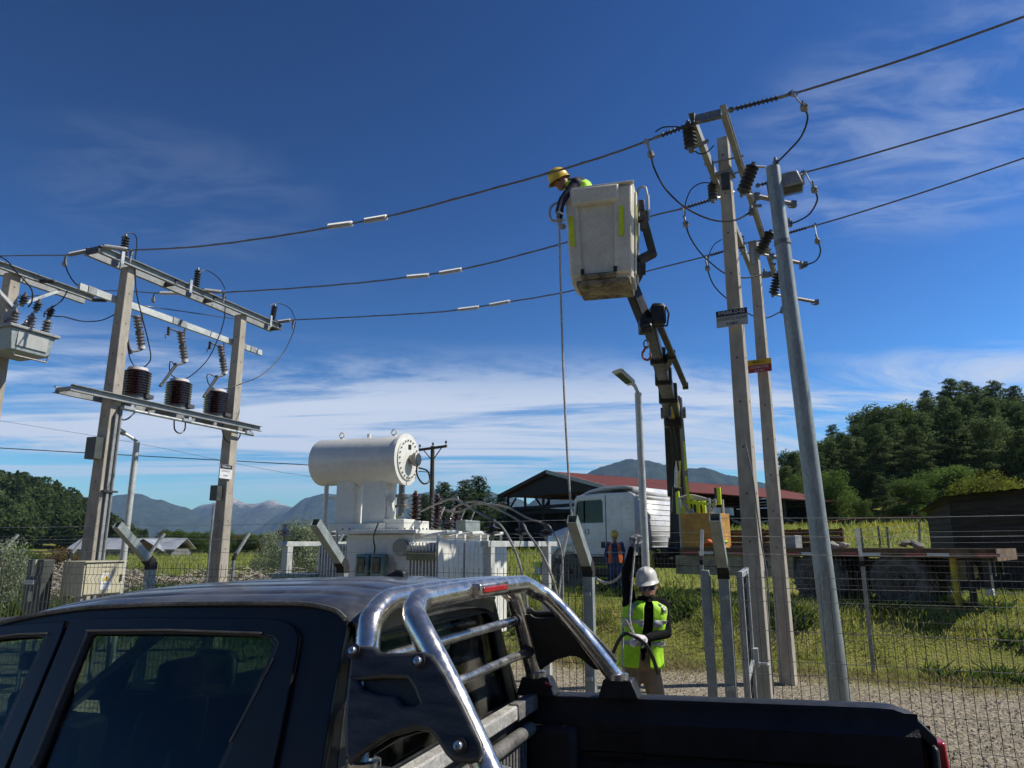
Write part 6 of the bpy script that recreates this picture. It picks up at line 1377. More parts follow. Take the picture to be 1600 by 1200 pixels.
# moulded front: two broad pilasters, lip box, bottom step
def quadbox(x0, x1, z0, z1, y0, y1, name, m, bev=.02, tz0=None):
    t0, t1 = taper(z0), taper(z1); return MB().hexa([BP(x0 * t0, y0 + (1 - t0) * BD / 2, z0), BP(x1 * t0, y0 + (1 - t0) * BD / 2, z0), BP(x1 * t0, y1, z0), BP(x0 * t0, y1, z0)], [BP(x0 * t1, y0 + (1 - t1) * BD / 2, z1), BP(x1 * t1, y0 + (1 - t1) * BD / 2, z1), BP(x1 * t1, y1, z1), BP(x0 * t1, y1, z1)]).build(name, m, bt, bevel=bev)
quadbox(-.435, -.27, .03, .97, -.045, .06, 'pilaster', 'fibreglass', .03); quadbox(.19, .42, .03, .97, -.045, .06, 'pilaster', 'fibreglass', .03)
quadbox(-.36, .26, .80, .985, -.085, .06, 'lip_box', 'fibreglass', .03); quadbox(-.28, .20, .0, .06, -.05, .06, 'bottom_step', 'fibre_dirty', .02)
quadbox(-.44, .44, .985, 1.01, -.05, .015, 'rim', 'fibreglass', .01); quadbox(-.44, .44, .985, 1.01, BD - .02, BD + .04, 'rim', 'fibreglass', .01)
quadbox(-.36, .40, -.07, .0, -.02, BD - .05, 'floor_pan', 'fibre_dirty', .02)
for x in (-.365, .285): quadbox(x - .03, x + .03, .36 if x < 0 else .42, .69 if x < 0 else .74, -.052, -.044, 'reflective_strip', 'reflective_yellow', 0)
for x in (-.25, .2): quadbox(x - .025, x + .025, .04, .10, -.07, -.04, 'bumper_pad', 'rubber', .012)
# right side of the bucket: flutes and strip
for y0 in (.12, .42):
    p = [BP(BW / 2 * taper(z) + .002, y0 + y, z) for z, y in ((.05, 0), (.05, .1), (.95, .1), (.95, 0))]; MB().prism(p, bx_ * .025).build('flute', 'fibreglass', bt, bevel=.01)
MB().prism([BP(BW / 2 * taper(z) + .028, .13 + y, z) for z, y in ((.42, 0), (.42, .07), (.80, .07), (.80, 0))], bx_ * .004).build('reflective_strip', 'reflective_yellow', bt)
# carrying bracket on the right
mt_ = thing('bucket_bracket', 'dark steel bracket holding the bucket to the boom tip', 'bracket', at(1010, 400, 8.4))
mk = lambda x, y, Y=8.45: at(x, y, Y)
MB().beam(mk(1006, 330), mk(1006, 360), .07, .09, r2).beam(mk(1006, 345), mk(1021, 400), .075, .10, r2).beam(mk(1022, 395), mk(997, 408), .085, .11, r2).beam(mk(999, 412), mk(999, 430), .09, .03, r2).beam(mk(1004, 412), mk(1004, 430), .02, .08, r2).build('arm', 'steel_dark', mt_, bevel=.008)
MB().tube([mk(1000, 330), mk(995, 312), mk(997, 296), mk(1004, 291), mk(1009, 293), mk(1012, 308), mk(1013, 345)], .016, 8).tube([mk(1013, 305), mk(1014, 342)], .014, 6).tube([mk(984, 319), mk(997, 317)], .014, 6).build('guard_tube', 'galv', mt_)
MB().box(mk(1002, 322), .07, .1, .14).box(mk(1001, 343), .06, .1, .06).build('pivot_block', 'steel_dark', mt_, bevel=.01)
MB().beam(mk(996, 425, 8.55), BT, .12, .14).build('foot', 'steel_dark', mt_)
MB().tube(catmull([at(873, 316, 8.2), at(866, 319, 8.2), at(860, 326, 8.2), at(859, 336, 8.2), at(862, 344, 8.2), at(871, 346, 8.25)], 5), .017, 8).build('grab_handle', 'galv', bt)

# ================================================================== people
def remeshed(caps, ells, voxel, smooth_it=6):
    b = MB()
    for p0, p1, r0, r1, m in caps: b.capsule(p0, p1, r0, r1, 14)
    for c, rx, ry, rz, rot, m in ells: b.ellip(c, rx, ry, rz, rot)
    me = b.mesh('body'); o = bpy.data.objects.new('tmp', me); COL.objects.link(o)
    md = o.modifiers.new('r', 'REMESH'); md.mode = 'VOXEL'; md.voxel_size = voxel; md.use_smooth_shade = True
    if smooth_it: ms = o.modifiers.new('s', 'SMOOTH'); ms.iterations = smooth_it; ms.factor = .5
    dg = bpy.context.evaluated_depsgraph_get(); out = bpy.data.meshes.new_from_object(o.evaluated_get(dg)); bpy.data.objects.remove(o); return out
def seg_d(p, a, b):
    d = b - a; t = max(0, min(1, (p - a).dot(d) / max(1e-9, d.length_squared))); return (p - a - d * t).length, t
def paint(me, caps, ells, mats):
    me.materials.clear()
    for m in mats: me.materials.append(MATS[m])
    for pl in me.polygons:
        best, bm_ = 1e9, 0
        for p0, p1, r0, r1, m in caps:
            d, t = seg_d(pl.center, p0, p1); d -= r0 + (r1 - r0) * t
            if d < best: best, bm_ = d, m
        for c, rx, ry, rz, rot, m in ells:
            d = (pl.center - c).length - (rx + ry + rz) / 3
            if d < best: best, bm_ = d, m
        pl.material_index = bm_
def hand(parent, wrist, dirv, palm, m, name='glove', curl=.8, size=1.0, thumb=1):
    """palm, four unequal bent fingers and a thumb from the side of the palm; palm = direction the palm faces"""
    d = Vector(dirv).normalized(); pn = Vector(palm); pn = (pn - d * pn.dot(d)).normalized(); s = d.cross(pn); s *= thumb; z = size; w = Vector(wrist); caps = []
    for k in (-.5, 0, .5): caps.append((w, w + d * .085 * z + s * k * .052 * z, .020 * z, .017 * z, 0))
    for k, ln in ((-1.5, .060), (-.5, .074), (.5, .080), (1.5, .072)):
        p = w + d * .088 * z + s * k * .0195 * z; c1 = curl; dd = (d * math.cos(c1) + pn * math.sin(c1)); p1 = p + dd * ln * .5 * z; c2 = curl * 1.9; d2 = d * math.cos(c2) + pn * math.sin(c2); p2 = p1 + d2 * ln * .34 * z; c3 = curl * 2.6; d3 = d * math.cos(c3) + pn * math.sin(c3)
        caps += [(p, p1, .0105 * z, .0098 * z, 0), (p1, p2, .0098 * z, .009 * z, 0), (p2, p2 + d3 * ln * .26 * z, .009 * z, .008 * z, 0)]
    tb = w + d * .025 * z + s * .030 * z; t1 = tb + (s * .7 + d * .6 + pn * .5).normalized() * .045 * z; t2 = t1 + (d * .6 + pn * .9).normalized() * .032 * z
    caps += [(tb, t1, .014 * z, .012 * z, 0), (t1, t2, .012 * z, .010 * z, 0)]
    me = remeshed(caps, [], .0065 * z, 2); me.materials.clear(); o = link(name, me, m, parent); return o
def helmet(parent, c, up, fwd, m, s=1.0):
    up, fwd = Vector(up).normalized(), Vector(fwd); fwd = (fwd - up * fwd.dot(up)).normalized(); sd = fwd.cross(up); c = Vector(c); b = MB(); rows = []; N_ = 28
    for i, (r, z) in enumerate(((1.24, -.02), (1.05, .0), (1.0, .015), (.985, .05), (.94, .082), (.82, .112), (.60, .136), (.30, .150), (.02, .154))):
        row = []
        for k in range(N_):
            a = 2 * math.pi * k / N_; rx, ry = .112 * r, .138 * r; br = 0
            if i == 0: rx, ry = .127, .151; br = .048 * max(0, math.cos(a)) ** 1.2
            if i == 0: z_ = z - br * .25
            else: z_ = z + (.012 if abs(math.sin(a)) < .22 and 3 <= i <= 7 else 0)
            row.append(c + fwd * ((ry + br) * math.cos(a)) * s + sd * (rx * math.sin(a)) * s + up * z_ * s)
        rows.append(row)
    for a, d in zip(rows, rows[1:]): b.add(a + d, [(i, (i + 1) % N_, N_ + (i + 1) % N_, N_ + i) for i in range(N_)])
    o = b.build('helmet', m, parent, angle=80, weld=True); md = o.modifiers.new('s', 'SOLIDIFY'); md.thickness = .004
    ss = o.modifiers.new('ss', 'SUBSURF'); ss.levels = 1; ss.render_levels = 1
    return o
def vest_shell(name, secs, m, parent, grow=0.0, a0=0.0, a1=6.2832, fold=.010, N_=48, th=.004):
    """sections: (centre, side vector, front vector) from hem to shoulder"""
    rows = []
    for i, (c, sv, fv) in enumerate(secs):
        row = []
        for k in range(N_ + 1):
            a = a0 + (a1 - a0) * k / N_; ca, sa = math.cos(a), math.sin(a); e = .82
            x = math.copysign(abs(ca) ** e, ca); y = math.copysign(abs(sa) ** e, sa); wob = fold * math.sin(a * 5 + i * 1.3) + fold * .7 * math.sin(a * 9 - i * 2.1)
            row.append(c + sv * x * (1 + (grow + wob) / sv.length) + fv * y * (1 + (grow + wob) / fv.length))
        rows.append(row)
    o = MB().grid(rows).build(name, m, parent, angle=80); md = o.modifiers.new('s', 'SOLIDIFY'); md.thickness = th; md.offset = 1; ss = o.modifiers.new('ss', 'SUBSURF'); ss.levels = 1; ss.render_levels = 1; return o
def lerp_secs(secs, f0, f1, n):
    out = []
    for k in range(n + 1):
        f = (f0 + (f1 - f0) * k / n) * (len(secs) - 1); i = min(int(f), len(secs) - 2); t = f - i
        out.append(tuple(a.lerp(b, t) for a, b in zip(secs[i], secs[i + 1])))
    return out
def person(label, J, mats, voxel, h=1.0, head=True):
    """J: joint places. mats: 0 top, 1 trousers, 2 skin, 3 boots, 4 beard"""
    base = (J['foot_l'] + J['foot_r']) / 2; t = thing('person', label, 'person', base); c = []; e = []; k = h
    sl, sr, hl, hr3, ch, pv, nk, hd_ = (J[x] for x in ('sh_l', 'sh_r', 'hip_l', 'hip_r', 'chest', 'pelvis', 'neck', 'head')); side = (sl - sr).normalized(); fwd = J['fwd'].normalized()
    for sg in (-1, 0, 1): c.append((pv + side * .07 * sg * k + UP * .06 * k, ch + side * .09 * sg * k, .105 * k, .115 * k, 0))
    for sg in (-1, 1): c.append((pv + side * .06 * sg * k + UP * .02 * k, pv + side * .06 * sg * k + UP * .10 * k, .115 * k, .11 * k, 1))
    c += [(ch, nk, .11 * k, .06 * k, 0), (nk - UP * .02 * k, hd_ - J.get('hup', UP) * .04 * k, .056 * k, .052 * k, 2)]
    for s in ('l', 'r'):
        c += [(ch + (J['sh_' + s] - ch) * .4, J['sh_' + s], .09 * k, .074 * k, 0), (J['sh_' + s], J['el_' + s], .066 * k, .052 * k, 0), (J['el_' + s], J['wr_' + s], .052 * k, .038 * k, 0)]
        c += [(J['hip_' + s], J['kn_' + s], .098 * k, .070 * k, 1), (J['kn_' + s], J['an_' + s], .070 * k, .056 * k, 1)]
        f = J['foot_' + s]; ft = J.get('toe_' + s, f + fwd * .16 * k); c += [(J['an_' + s], f + UP * .045 * k, .052 * k, .05 * k, 3), (f + UP * .045 * k - fwd * .03 * k, Vector((ft.x, ft.y, f.z + .04 * k)), .05 * k, .042 * k, 3)]
    hu = J.get('hup', UP).normalized(); hf = J['look'].normalized(); hf = (hf - hu * hf.dot(hu)).normalized(); hs = hf.cross(hu); rot = Matrix((hs, hf, hu)).transposed()
    e.append((hd_, .076 * k, .098 * k, .118 * k, rot, 2)); e.append((hd_ + hf * .03 * k - hu * .075 * k, .052 * k, .062 * k, .045 * k, rot, 4))
    c.append((hd_ + hf * .092 * k + hu * .01 * k, hd_ + hf * .112 * k - hu * .025 * k, .010 * k, .014 * k, 2))       # nose
    c.append((hd_ + hf * .085 * k - hu * .062 * k - hs * .018 * k, hd_ + hf * .085 * k - hu * .062 * k + hs * .018 * k, .010 * k, .010 * k, 2))   # lips
    for sg in (-1, 1): e.append((hd_ + hs * .078 * k * sg - hu * .005 * k - hf * .008 * k, .012 * k, .020 * k, .032 * k, rot, 2))
    me = remeshed(c, e, voxel, 4); paint(me, c, e, mats)
    o = link('body', me, None, t); return t, o, (hu, hf, hs)

# --- man in the white helmet hauling on the rope
Y0 = 6.95; A_ = lambda x, y, dy=0.0: at(x, y, Y0 + dy)
gz0 = 0.0
J = dict(head=A_(1012, 917), neck=A_(1010, 938), chest=A_(1008, 962), pelvis=A_(1001, 1036), sh_r=A_(984, 944, .0), sh_l=A_(1034, 946, .02), el_r=A_(979, 896, -.02), wr_r=A_(988, 858, -.12), el_l=A_(1041, 989, -.05), wr_l=A_(1010, 997, -.24),
         hip_l=A_(1016, 1046), hip_r=A_(988, 1046), fwd=Vector((-.35, -1, 0)), look=Vector((-.32, -1, -.10)), hup=Vector((-.10, -.01, 1)))
J['kn_r'] = Vector((J['hip_r'].x - .07, Y0 - .06, .48)); J['kn_l'] = Vector((J['hip_l'].x + .07, Y0 - .05, .48)); J['an_r'] = Vector((J['hip_r'].x - .10, Y0 + .02, .10)); J['an_l'] = Vector((J['hip_l'].x + .13, Y0 + .02, .10)); J['foot_r'] = Vector((J['an_r'].x, Y0 + .01, 0)); J['foot_l'] = Vector((J['an_l'].x, Y0 + .01, 0))
wm, wb, (hu, hf, hs) = person('man in white helmet and yellow-green vest pulling the rope by the gate', J, ['jacket_black', 'trousers_khaki', 'skin', 'boot', 'beard'], .013)
helmet(wm, J['head'] + hu * .048 - hf * .012, hu, hf, 'helmet_white', .90)
MB().add([J['head'] + hf * .113 + hu * z + hs * x - hf * (abs(x) * .55) for z in (-.026, .012) for x in (-.072, -.04, -.008, .008, .04, .072)], [(i, i + 1, i + 7, i + 6) for i in range(5)]).build('sunglasses', 'lens_blue', wm)
sv0 = (J['sh_l'] - J['sh_r']).normalized(); fv0 = Vector((sv0.y, -sv0.x, 0)); fv0 = fv0 if fv0.y < 0 else -fv0
pv, ch, nk = J['pelvis'], J['chest'], J['neck']
secs = [(pv - UP * .03 - sv0 * .005, sv0 * .205, fv0 * .165), (pv + UP * .10, sv0 * .195, fv0 * .150), (pv.lerp(ch, .55), sv0 * .195, fv0 * .148), (ch + UP * .0, sv0 * .205, fv0 * .150), (ch + UP * .08, sv0 * .200, fv0 * .140), (ch.lerp(nk, .75), sv0 * .165, fv0 * .105), (nk + UP * .0, sv0 * .095, fv0 * .078)]
fa = math.pi / 2; op = .16
vest_shell('vest', secs, 'vest_yellow', wm, 0, fa + op, fa + 2 * math.pi - op)
for f0, f1 in ((.25, .31), (.42, .48)): vest_shell('reflective_band', lerp_secs(secs, f0, f1, 3), 'reflect_silver', wm, .008, fa + op, fa + 2 * math.pi - op)
for sg in (-1, 1):
    ac = fa + sg * .80; vest_shell('shoulder_band', lerp_secs(secs, .48, .93, 8), 'reflect_silver', wm, .009, ac - .17, ac + .17, N_=8)
hand(wm, J['wr_r'], Vector((.08, -.1, 1)), Vector((.6, .3, 0)), 'glove_grey', curl=.85, size=1.12, thumb=-1)
hand(wm, J['wr_l'], (A_(993, 996, -.30) - J['wr_l']), Vector((-.2, .3, -1)), 'glove_white', curl=.62, size=1.15, thumb=1)
vest_shell('collar', [(nk - UP * .015, sv0 * .088, fv0 * .085), (nk + UP * .035, sv0 * .072, fv0 * .070)], 'jacket_black', wm, 0)
# --- ropes and the short hose he holds
HR, HL = J['wr_r'] + Vector((.03, -.03, .08)), A_(992, 995, -.33)
TOPR = at(874, 348, 8.1)
o = MB().tube(catmull([TOPR, at(876, 450, 8.1), at(881, 600, 8.1), at(887, 720, 8.1), at(893, 800, 8.05), at(899, 838, 7.9), at(912, 880, 7.6), at(925, 898, 7.45), at(940, 909, 7.3), at(957, 909, 7.1), at(970, 898, 7.0), at(978, 880, 6.95), at(984, 862, 6.88), HR], 8), .013, 7).build('hauling_rope', 'rope'); tag(o, 'pale rope hanging from the bucket to the raised glove', 'rope')
o = MB().tube(catmull([HR, A_(990, 880, -.2), A_(986, 930, -.26), A_(984, 968, -.3), HL, A_(977, 968, -.3), A_(973, 1000, -.3), A_(974, 1050, -.25), Vector((A_(974, 1060).x, 6.7, .02))], 6), .010, 6).build('rope_tail', 'rope'); tag(o, 'rope running down from the raised glove past the vest', 'rope')
o = MB().tube(catmull([A_(938, 1040, -.15), A_(955, 1025, -.2), A_(967, 1000, -.28), A_(978, 990, -.34), HL, A_(1008, 1006, -.34), A_(1020, 1028, -.3), A_(1028, 1052, -.2)], 6), .017, 8).build('black_hose', 'cable_black'); tag(o, 'short black cable held against the hip in the white glove', 'cable')

# --- man in the orange vest beside the lorry
Y1 = 17.75; B_ = lambda x, y, dy=0.0: at(x, y, Y1 + dy); top = B_(960, 829); gx = top.x; gzm = hfun(gx, Y1); hk_ = (top.z - gzm) / 1.80
def up_man(x, y, z0, k, face):
    f = Vector((math.sin(face), math.cos(face), 0)); s = Vector((-f.y, f.x, 0)) * 1.0; O = Vector((x, y, z0)); P = lambda a, b_, c: O + s * a * k + f * b_ * k + UP * c * k
    return dict(head=P(0, .02, 1.62), neck=P(0, 0, 1.47), chest=P(0, 0, 1.28), pelvis=P(0, 0, .92), sh_l=P(.19, 0, 1.42), sh_r=P(-.19, 0, 1.42), el_l=P(.27, -.03, 1.14), el_r=P(-.27, -.03, 1.14), wr_l=P(.26, .05, .90), wr_r=P(-.26, .05, .90), hip_l=P(.10, 0, .90), hip_r=P(-.10, 0, .90), kn_l=P(.12, .02, .49), kn_r=P(-.11, .02, .49), an_l=P(.12, -.02, .10), an_r=P(-.12, -.02, .10), foot_l=P(.12, 0, 0), foot_r=P(-.12, 0, 0), fwd=f, look=f + UP * -.05), s, f
J2, s2, f2 = up_man(gx, Y1, gzm, hk_, math.pi + .18)
om, ob, (hu2, hf2, hs2) = person('man in yellow helmet and orange vest standing beside the lorry cab', J2, ['work_blue', 'work_blue', 'skin', 'boot', 'skin'], .016, hk_)
helmet(om, J2['head'] + hu2 * .035 * hk_, hu2, hf2, 'helmet_yellow', hk_ * 1.02)
pv, ch, nk = J2['pelvis'], J2['chest'], J2['neck']; k = hk_
secs2 = [(pv - UP * .06 * k, s2 * .215 * k, f2 * .15 * k), (pv.lerp(ch, .5), s2 * .195 * k, f2 * .145 * k), (ch, s2 * .205 * k, f2 * .148 * k), (ch + UP * .09 * k, s2 * .195 * k, f2 * .135 * k), (nk - UP * .04 * k, s2 * .15 * k, f2 * .10 * k), (nk, s2 * .09 * k, f2 * .075 * k)]
vest_shell('vest', secs2, 'vest_orange', om, 0, fa + .36, fa + 2 * math.pi - .36)
vest_shell('reflective_band', lerp_secs(secs2, .25, .33, 3), 'reflect_silver', om, .008, fa + .36, fa + 2 * math.pi - .36)
hand(om, J2['wr_l'], Vector((0, 0, -1)) + f2 * .2, -s2, 'glove_white', curl=.4, size=hk_ * 1.1); hand(om, J2['wr_r'], Vector((0, 0, -1)) + f2 * .2, s2, 'skin', name='hand', curl=.4, size=hk_ * 1.05, thumb=-1)

# --- lineman in the bucket, leaning over its left edge
C_ = lambda x, y, Y: at(x, y, Y)
fl = zb0 + .03; bc = BP(-.17, BD * .5, 0)
J3 = dict(pelvis=Vector((bc.x, bc.y, fl + .88)), hip_l=Vector((bc.x + .03, bc.y - .09, fl + .87)), hip_r=Vector((bc.x - .03, bc.y + .09, fl + .87)), kn_l=Vector((bc.x + .02, bc.y - .11, fl + .47)), kn_r=Vector((bc.x - .02, bc.y + .11, fl + .47)), an_l=Vector((bc.x + .06, bc.y - .10, fl + .10)), an_r=Vector((bc.x + .06, bc.y + .10, fl + .10)), foot_l=Vector((bc.x + .06, bc.y - .10, fl)), foot_r=Vector((bc.x + .06, bc.y + .10, fl)),
          chest=C_(903, 290, 8.50), neck=C_(888, 284, 8.45), head=C_(876, 284, 8.42), sh_l=C_(899, 286, 8.30), sh_r=C_(896, 286, 8.66), el_l=C_(879, 312, 8.22), wr_l=C_(872, 330, 8.14), el_r=C_(876, 320, 8.62), wr_r=C_(874, 345, 8.40), fwd=Vector((-1, -.2, 0)), look=Vector((-1, -.55, -1.0)), hup=Vector((-.55, -.12, 1)))
lm, lbod, (hu3, hf3, hs3) = person('lineman in yellow helmet leaning over the left edge of the lift bucket', J3, ['jacket_navy', 'jacket_navy', 'skin', 'boot', 'skin'], .014)
helmet(lm, J3['head'] + hu3 * .035, hu3, hf3, 'helmet_yellow', 1.05)
MB().add([J3['head'] + hf3 * .10 + hu3 * z + hs3 * x - hf3 * (abs(x) * .55) for z in (-.004, .03) for x in (-.072, -.04, -.008, .008, .04, .072)], [(i, i + 1, i + 7, i + 6) for i in range(5)]).build('safety_glasses', 'gauge_black', lm)
ax3 = (J3['chest'] - J3['pelvis']).normalized(); s3 = (J3['sh_l'] - J3['sh_r']).normalized(); f3 = s3.cross(ax3).normalized(); f3 = f3 if f3.x < 0 else -f3
pv, ch, nk = J3['pelvis'], J3['chest'], J3['neck']
secs3 = [(pv + ax3 * .05, s3 * .19, f3 * .15), (pv.lerp(ch, .5), s3 * .20, f3 * .15), (ch - ax3 * .05, s3 * .205, f3 * .150), (ch + ax3 * .03, s3 * .205, f3 * .142), (ch.lerp(nk, .55) + UP * .02, s3 * .165, f3 * .11), (nk + UP * .01, s3 * .09, f3 * .08)]
vest_shell('vest', secs3, 'vest_yellow', lm, .014, fa + .3, fa + 2 * math.pi - .3)
hand(lm, J3['wr_l'], Vector((-.05, -.05, -1)), Vector((1, 0, 0)), 'glove_grey', curl=.75, size=1.1); hand(lm, J3['wr_r'], Vector((-.05, -.6, -1)), Vector((1, 0, 0)), 'glove_grey', curl=.75, size=1.1, thumb=-1)

# ================================================================== pickup in the foreground
PO = Vector((-.775, 2.215, .05))
def PU(u, v, z): return PO + r2 * u + w2 * v + UP * (z + .035 * u)
Xp = (r2 + UP * .035).normalized(); Yp = (w2 * .25 + UP * .60).normalized(); Yp = (Yp - Xp * Yp.dot(Xp)).normalized(); Zp = Xp.cross(Yp)
PP0 = PU(0, 0, 1.10); VM = .89
REF = Matrix.Identity(4); cpt = PU(0, VM, 0)
for i in range(3):
    for j in range(3): REF[i][j] -= 2 * w2[i] * w2[j]
REF.translation = w2 * (2 * cpt.dot(w2))
def pp(px, py):
    p = on_plane(px, py, PP0, Zp) - PP0; return (p.dot(Xp), p.dot(Yp))
def ext(p, q, b): t = (b - p[1]) / (q[1] - p[1]); return (p[0] + (q[0] - p[0]) * t, b)
def ab(p, off=0.0): return PP0 + Xp * p[0] + Yp * p[1] + Zp * off
pk = thing('pickup', 'dark navy double cab pickup with chrome sport bar in the foreground', 'pickup', PU(0, VM, 0))
def both(name, me, m, parent=None, bevel=0, **kw):
    me2 = me.copy(); me2.transform(REF); me2.flip_normals(); o = link(name, me, m, parent or pk, bevel=bevel, **kw); o2 = link(name, me2, m, parent or pk, bevel=bevel, **kw); return o, o2
def smooth_poly(pts, n=4):
    P = catmull([Vector((*p, 0)) for p in pts], n); return [(p.x, p.y) for p in P]
gut = [pp(0, 974), pp(107, 953), pp(188, 947), pp(269, 944), pp(430, 943), pp(484, 945)]
f0 = gut[0]; fx0 = (f0[0] - .45, f0[1] - .13)
gutter = smooth_poly([fx0] + gut + [pp(524, 954), pp(541, 968)], 5)
rear = [pp(536, 1000), pp(524, 1060), pp(510, 1140), ext(pp(524, 1060), pp(508, 1160), 0.0)]
outl = gutter + rear + [(-2.75, 0.0)]
# window openings
rw = [pp(141, 988), pp(270, 987), pp(405, 991), pp(428, 996), pp(436, 1006), pp(420, 1045), pp(398, 1092), ext(pp(420, 1045), pp(345, 1205), .05), ext(pp(137, 996), pp(52, 1200), .05), pp(134, 996)]
fw = [pp(-260, 1082), pp(-60, 1003), pp(20, 994), pp(66, 991), pp(76, 994), pp(68, 1012), ext(pp(68, 1012), pp(-18, 1200), .05), (-2.42, .05)]
for i in (0,): 
    if fw[0][0] < -2.4: fw[0] = (-2.35, max(.1, fw[0][1]))
both('cab_side', plate([outl, rw, fw], ab((0, 0), -.022), Xp, Yp, Zp, .03, .004), 'paint_navy')
def inset(poly, d):
    c = sum((Vector(p) for p in poly), Vector((0, 0))) / len(poly); out = []
    for p in poly: v = Vector(p) - c; out.append(tuple(c + v * (1 - d / max(.05, v.length))))
    return out
topseam = [pp(430, 967), pp(330, 966), pp(242, 965), pp(160, 966), pp(107, 969)]
rdoor = [pp(112, 970), pp(160, 966.5), pp(242, 965), pp(330, 966), pp(420, 967), pp(446, 971), pp(462, 980), pp(469, 996), pp(464, 1030), pp(448, 1110), ext(pp(464, 1030), pp(432, 1190), 0.0), ext(pp(104, 995), pp(18, 1200), 0.0)]
fdoor = [(-2.62, 0.0), (-2.40, .12), pp(-250, 1066), pp(-60, 985), pp(0, 979), pp(60, 974), pp(104, 970.5), ext(pp(98, 995), pp(11, 1200), .6) if False else pp(103, 975), pp(97, 995), ext(pp(97, 995), pp(11, 1200), 0.0)]
for nm, dr_, wn_ in (('rear_door', rdoor, rw), ('front_door', fdoor, fw)):
    a, b = both(nm, plate([dr_, wn_], ab((0, 0), .0), Xp, Yp, Zp, .016, .004), 'paint_navy')
# black frames and glass
def scaled(poly, k):
    c = sum((Vector(p) for p in poly), Vector((0, 0))) / len(poly); return [tuple(c + (Vector(p) - c) * k) for p in poly]
for wn_ in (rw, fw):
    both('window_seal', plate([scaled(wn_, 1.012), scaled(wn_, .955)], ab((0, 0), -.004), Xp, Yp, Zp, .018, .003), 'black_plastic')
    both('side_glass', plate([scaled(wn_, .985)], ab((0, 0), -.016), Xp, Yp, Zp, .005), 'tint_glass')
MB().tube([ab(pp(139, 987), .012), ab(pp(270, 986), .012), ab(pp(412, 991), .012)], .004, 6).tube([ab(pp(140, 990), .012), ab(pp(96, 1095), .012), ab(pp(54, 1197), .012)], .0045, 6).build('trim_strip', 'trim_grey', pk)
MB().tube([ab(pp(-30, 1001), .012), ab(pp(30, 992.5), .012), ab(pp(78, 991), .012)], .004, 6).build('trim_strip', 'trim_grey', pk)
MB().tube([ab(pp(430, 1030), .010), ab(pp(400, 1088), .010), ab(pp(362, 1160), .010)], .0025, 5).build('trim_strip', 'trim_grey', pk)
# lower body
def low(u0, u1, name, z1=1.10, n=6):
    rows = [[PU(u, v, z) for z, v in ((.42, .06), (.5, .0), (.75, -.035), (.98, -.03), (z1 - .02, -.005), (z1, .004))] for u in (u0, u1)]
    both(name, MB().grid(rows).mesh(), 'paint_navy')
low(-2.62, -1.02, 'front_door_skin'); low(-1.01, .0, 'rear_door_skin'); low(.01, .25, 'cab_corner')
# roof with shallow ribs
gl = gutter; rows = []
NV = 90
prev = None; cols = []
for (a, bb) in gl:
    p = ab((a, bb), -.02)
    if a < fx0[0] - .01: continue
    q = REF @ p; row = []
    rear_t = sm(gl[-1][0] - .17, gl[-1][0] + .02, a)
    for k in range(NV + 1):
        t = k / NV; x = 2 * t - 1; crown = .058 * (1 - abs(x) ** 2.6) + .012 * (1 - abs(x) ** 14)
        rib = sum(-.009 * math.exp(-((abs(x) - c_) / .022) ** 2) for c_ in (.34, .58, .80)) * (1 - rear_t) * sm(fx0[0], fx0[0] + .4, a)
        c = p.lerp(q, t) + UP * (crown * 1.0 + rib - .0 * rear_t); c += r2 * (.05 * (1 - x * x) * rear_t); row.append(c)
    cols.append(row)
last = cols[-1]; mid = len(last) // 2
edge = [c.copy() for c in last]
for i, c in enumerate(edge): c.z = c.z * 1.0
# close the rear edge of the roof: roll down to the back wall
roll = []
for dz, du in ((-.018, .012), (-.045, .016), (-.09, .010)):
    roll.append([Vector((c.x, c.y, c.z)) + UP * (dz if abs(2 * i / NV - 1) < .97 else dz * .2) + r2 * du for i, c in enumerate(last)])
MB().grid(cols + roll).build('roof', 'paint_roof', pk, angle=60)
MB().tube([ab((a, bb), .004) for a, bb in gl], .008, 6).build('roof_gutter', 'liner_dusty', pk)
fin = PU(-.02, .98, 0); fb = cols[-9][int(NV * .55)] if len(cols) > 9 else cols[-1][mid]
fb = on_plane(612, 906, PU(0, .92, 1.6), w2)
MB().prism([fb - r2 * .085 - UP * .005, fb + r2 * .06 - UP * .005, fb + r2 * .055 + UP * .035, fb + r2 * .02 + UP * .042, fb - r2 * .03 + UP * .018], w2 * .045).build('shark_fin_antenna', 'black_plastic', pk, bevel=.008)
# windscreen, dash, seats, floor
A0 = ab(fx0, -.02); A1_ = REF @ A0; W0 = PU(-2.72, .14, 1.06); W1 = PU(-2.72, 1.64, 1.06)
MB().add([A0, A1_, W1, W0], [(0, 1, 2, 3)]).build('windscreen', 'clear_glass', pk)
for a, b_ in ((A0, W0), (A1_, W1)): MB().beam(a, b_, .06, .05).build('a_pillar', 'paint_navy', pk)
def pbox(b, u0, u1, v0, v1, z0, z1): return b.hexa([PU(u0, v0, z0), PU(u1, v0, z0), PU(u1, v1, z0), PU(u0, v1, z0)], [PU(u0, v0, z1), PU(u1, v0, z1), PU(u1, v1, z1), PU(u0, v1, z1)])
pbox(MB(), -2.75, .22, .08, 1.70, .40, .50).build('floor', 'black_plastic', pk); pbox(MB(), -2.75, -2.35, .12, 1.66, .5, 1.05).build('dashboard', 'black_plastic', pk, bevel=.05)
c = PU(-2.12, .45, 1.04); ax = (r2 * .9 + UP * .45).normalized(); aa, bb_, _ = frame_of(ax)
MB().tube([c + aa * .185 * math.cos(2 * math.pi * k / 24) + bb_ * .185 * math.sin(2 * math.pi * k / 24) for k in range(24)], .016, 8, closed=True).cyl(c, c - ax * .3, .03, n=8).build('steering_wheel', 'black_plastic', pk)
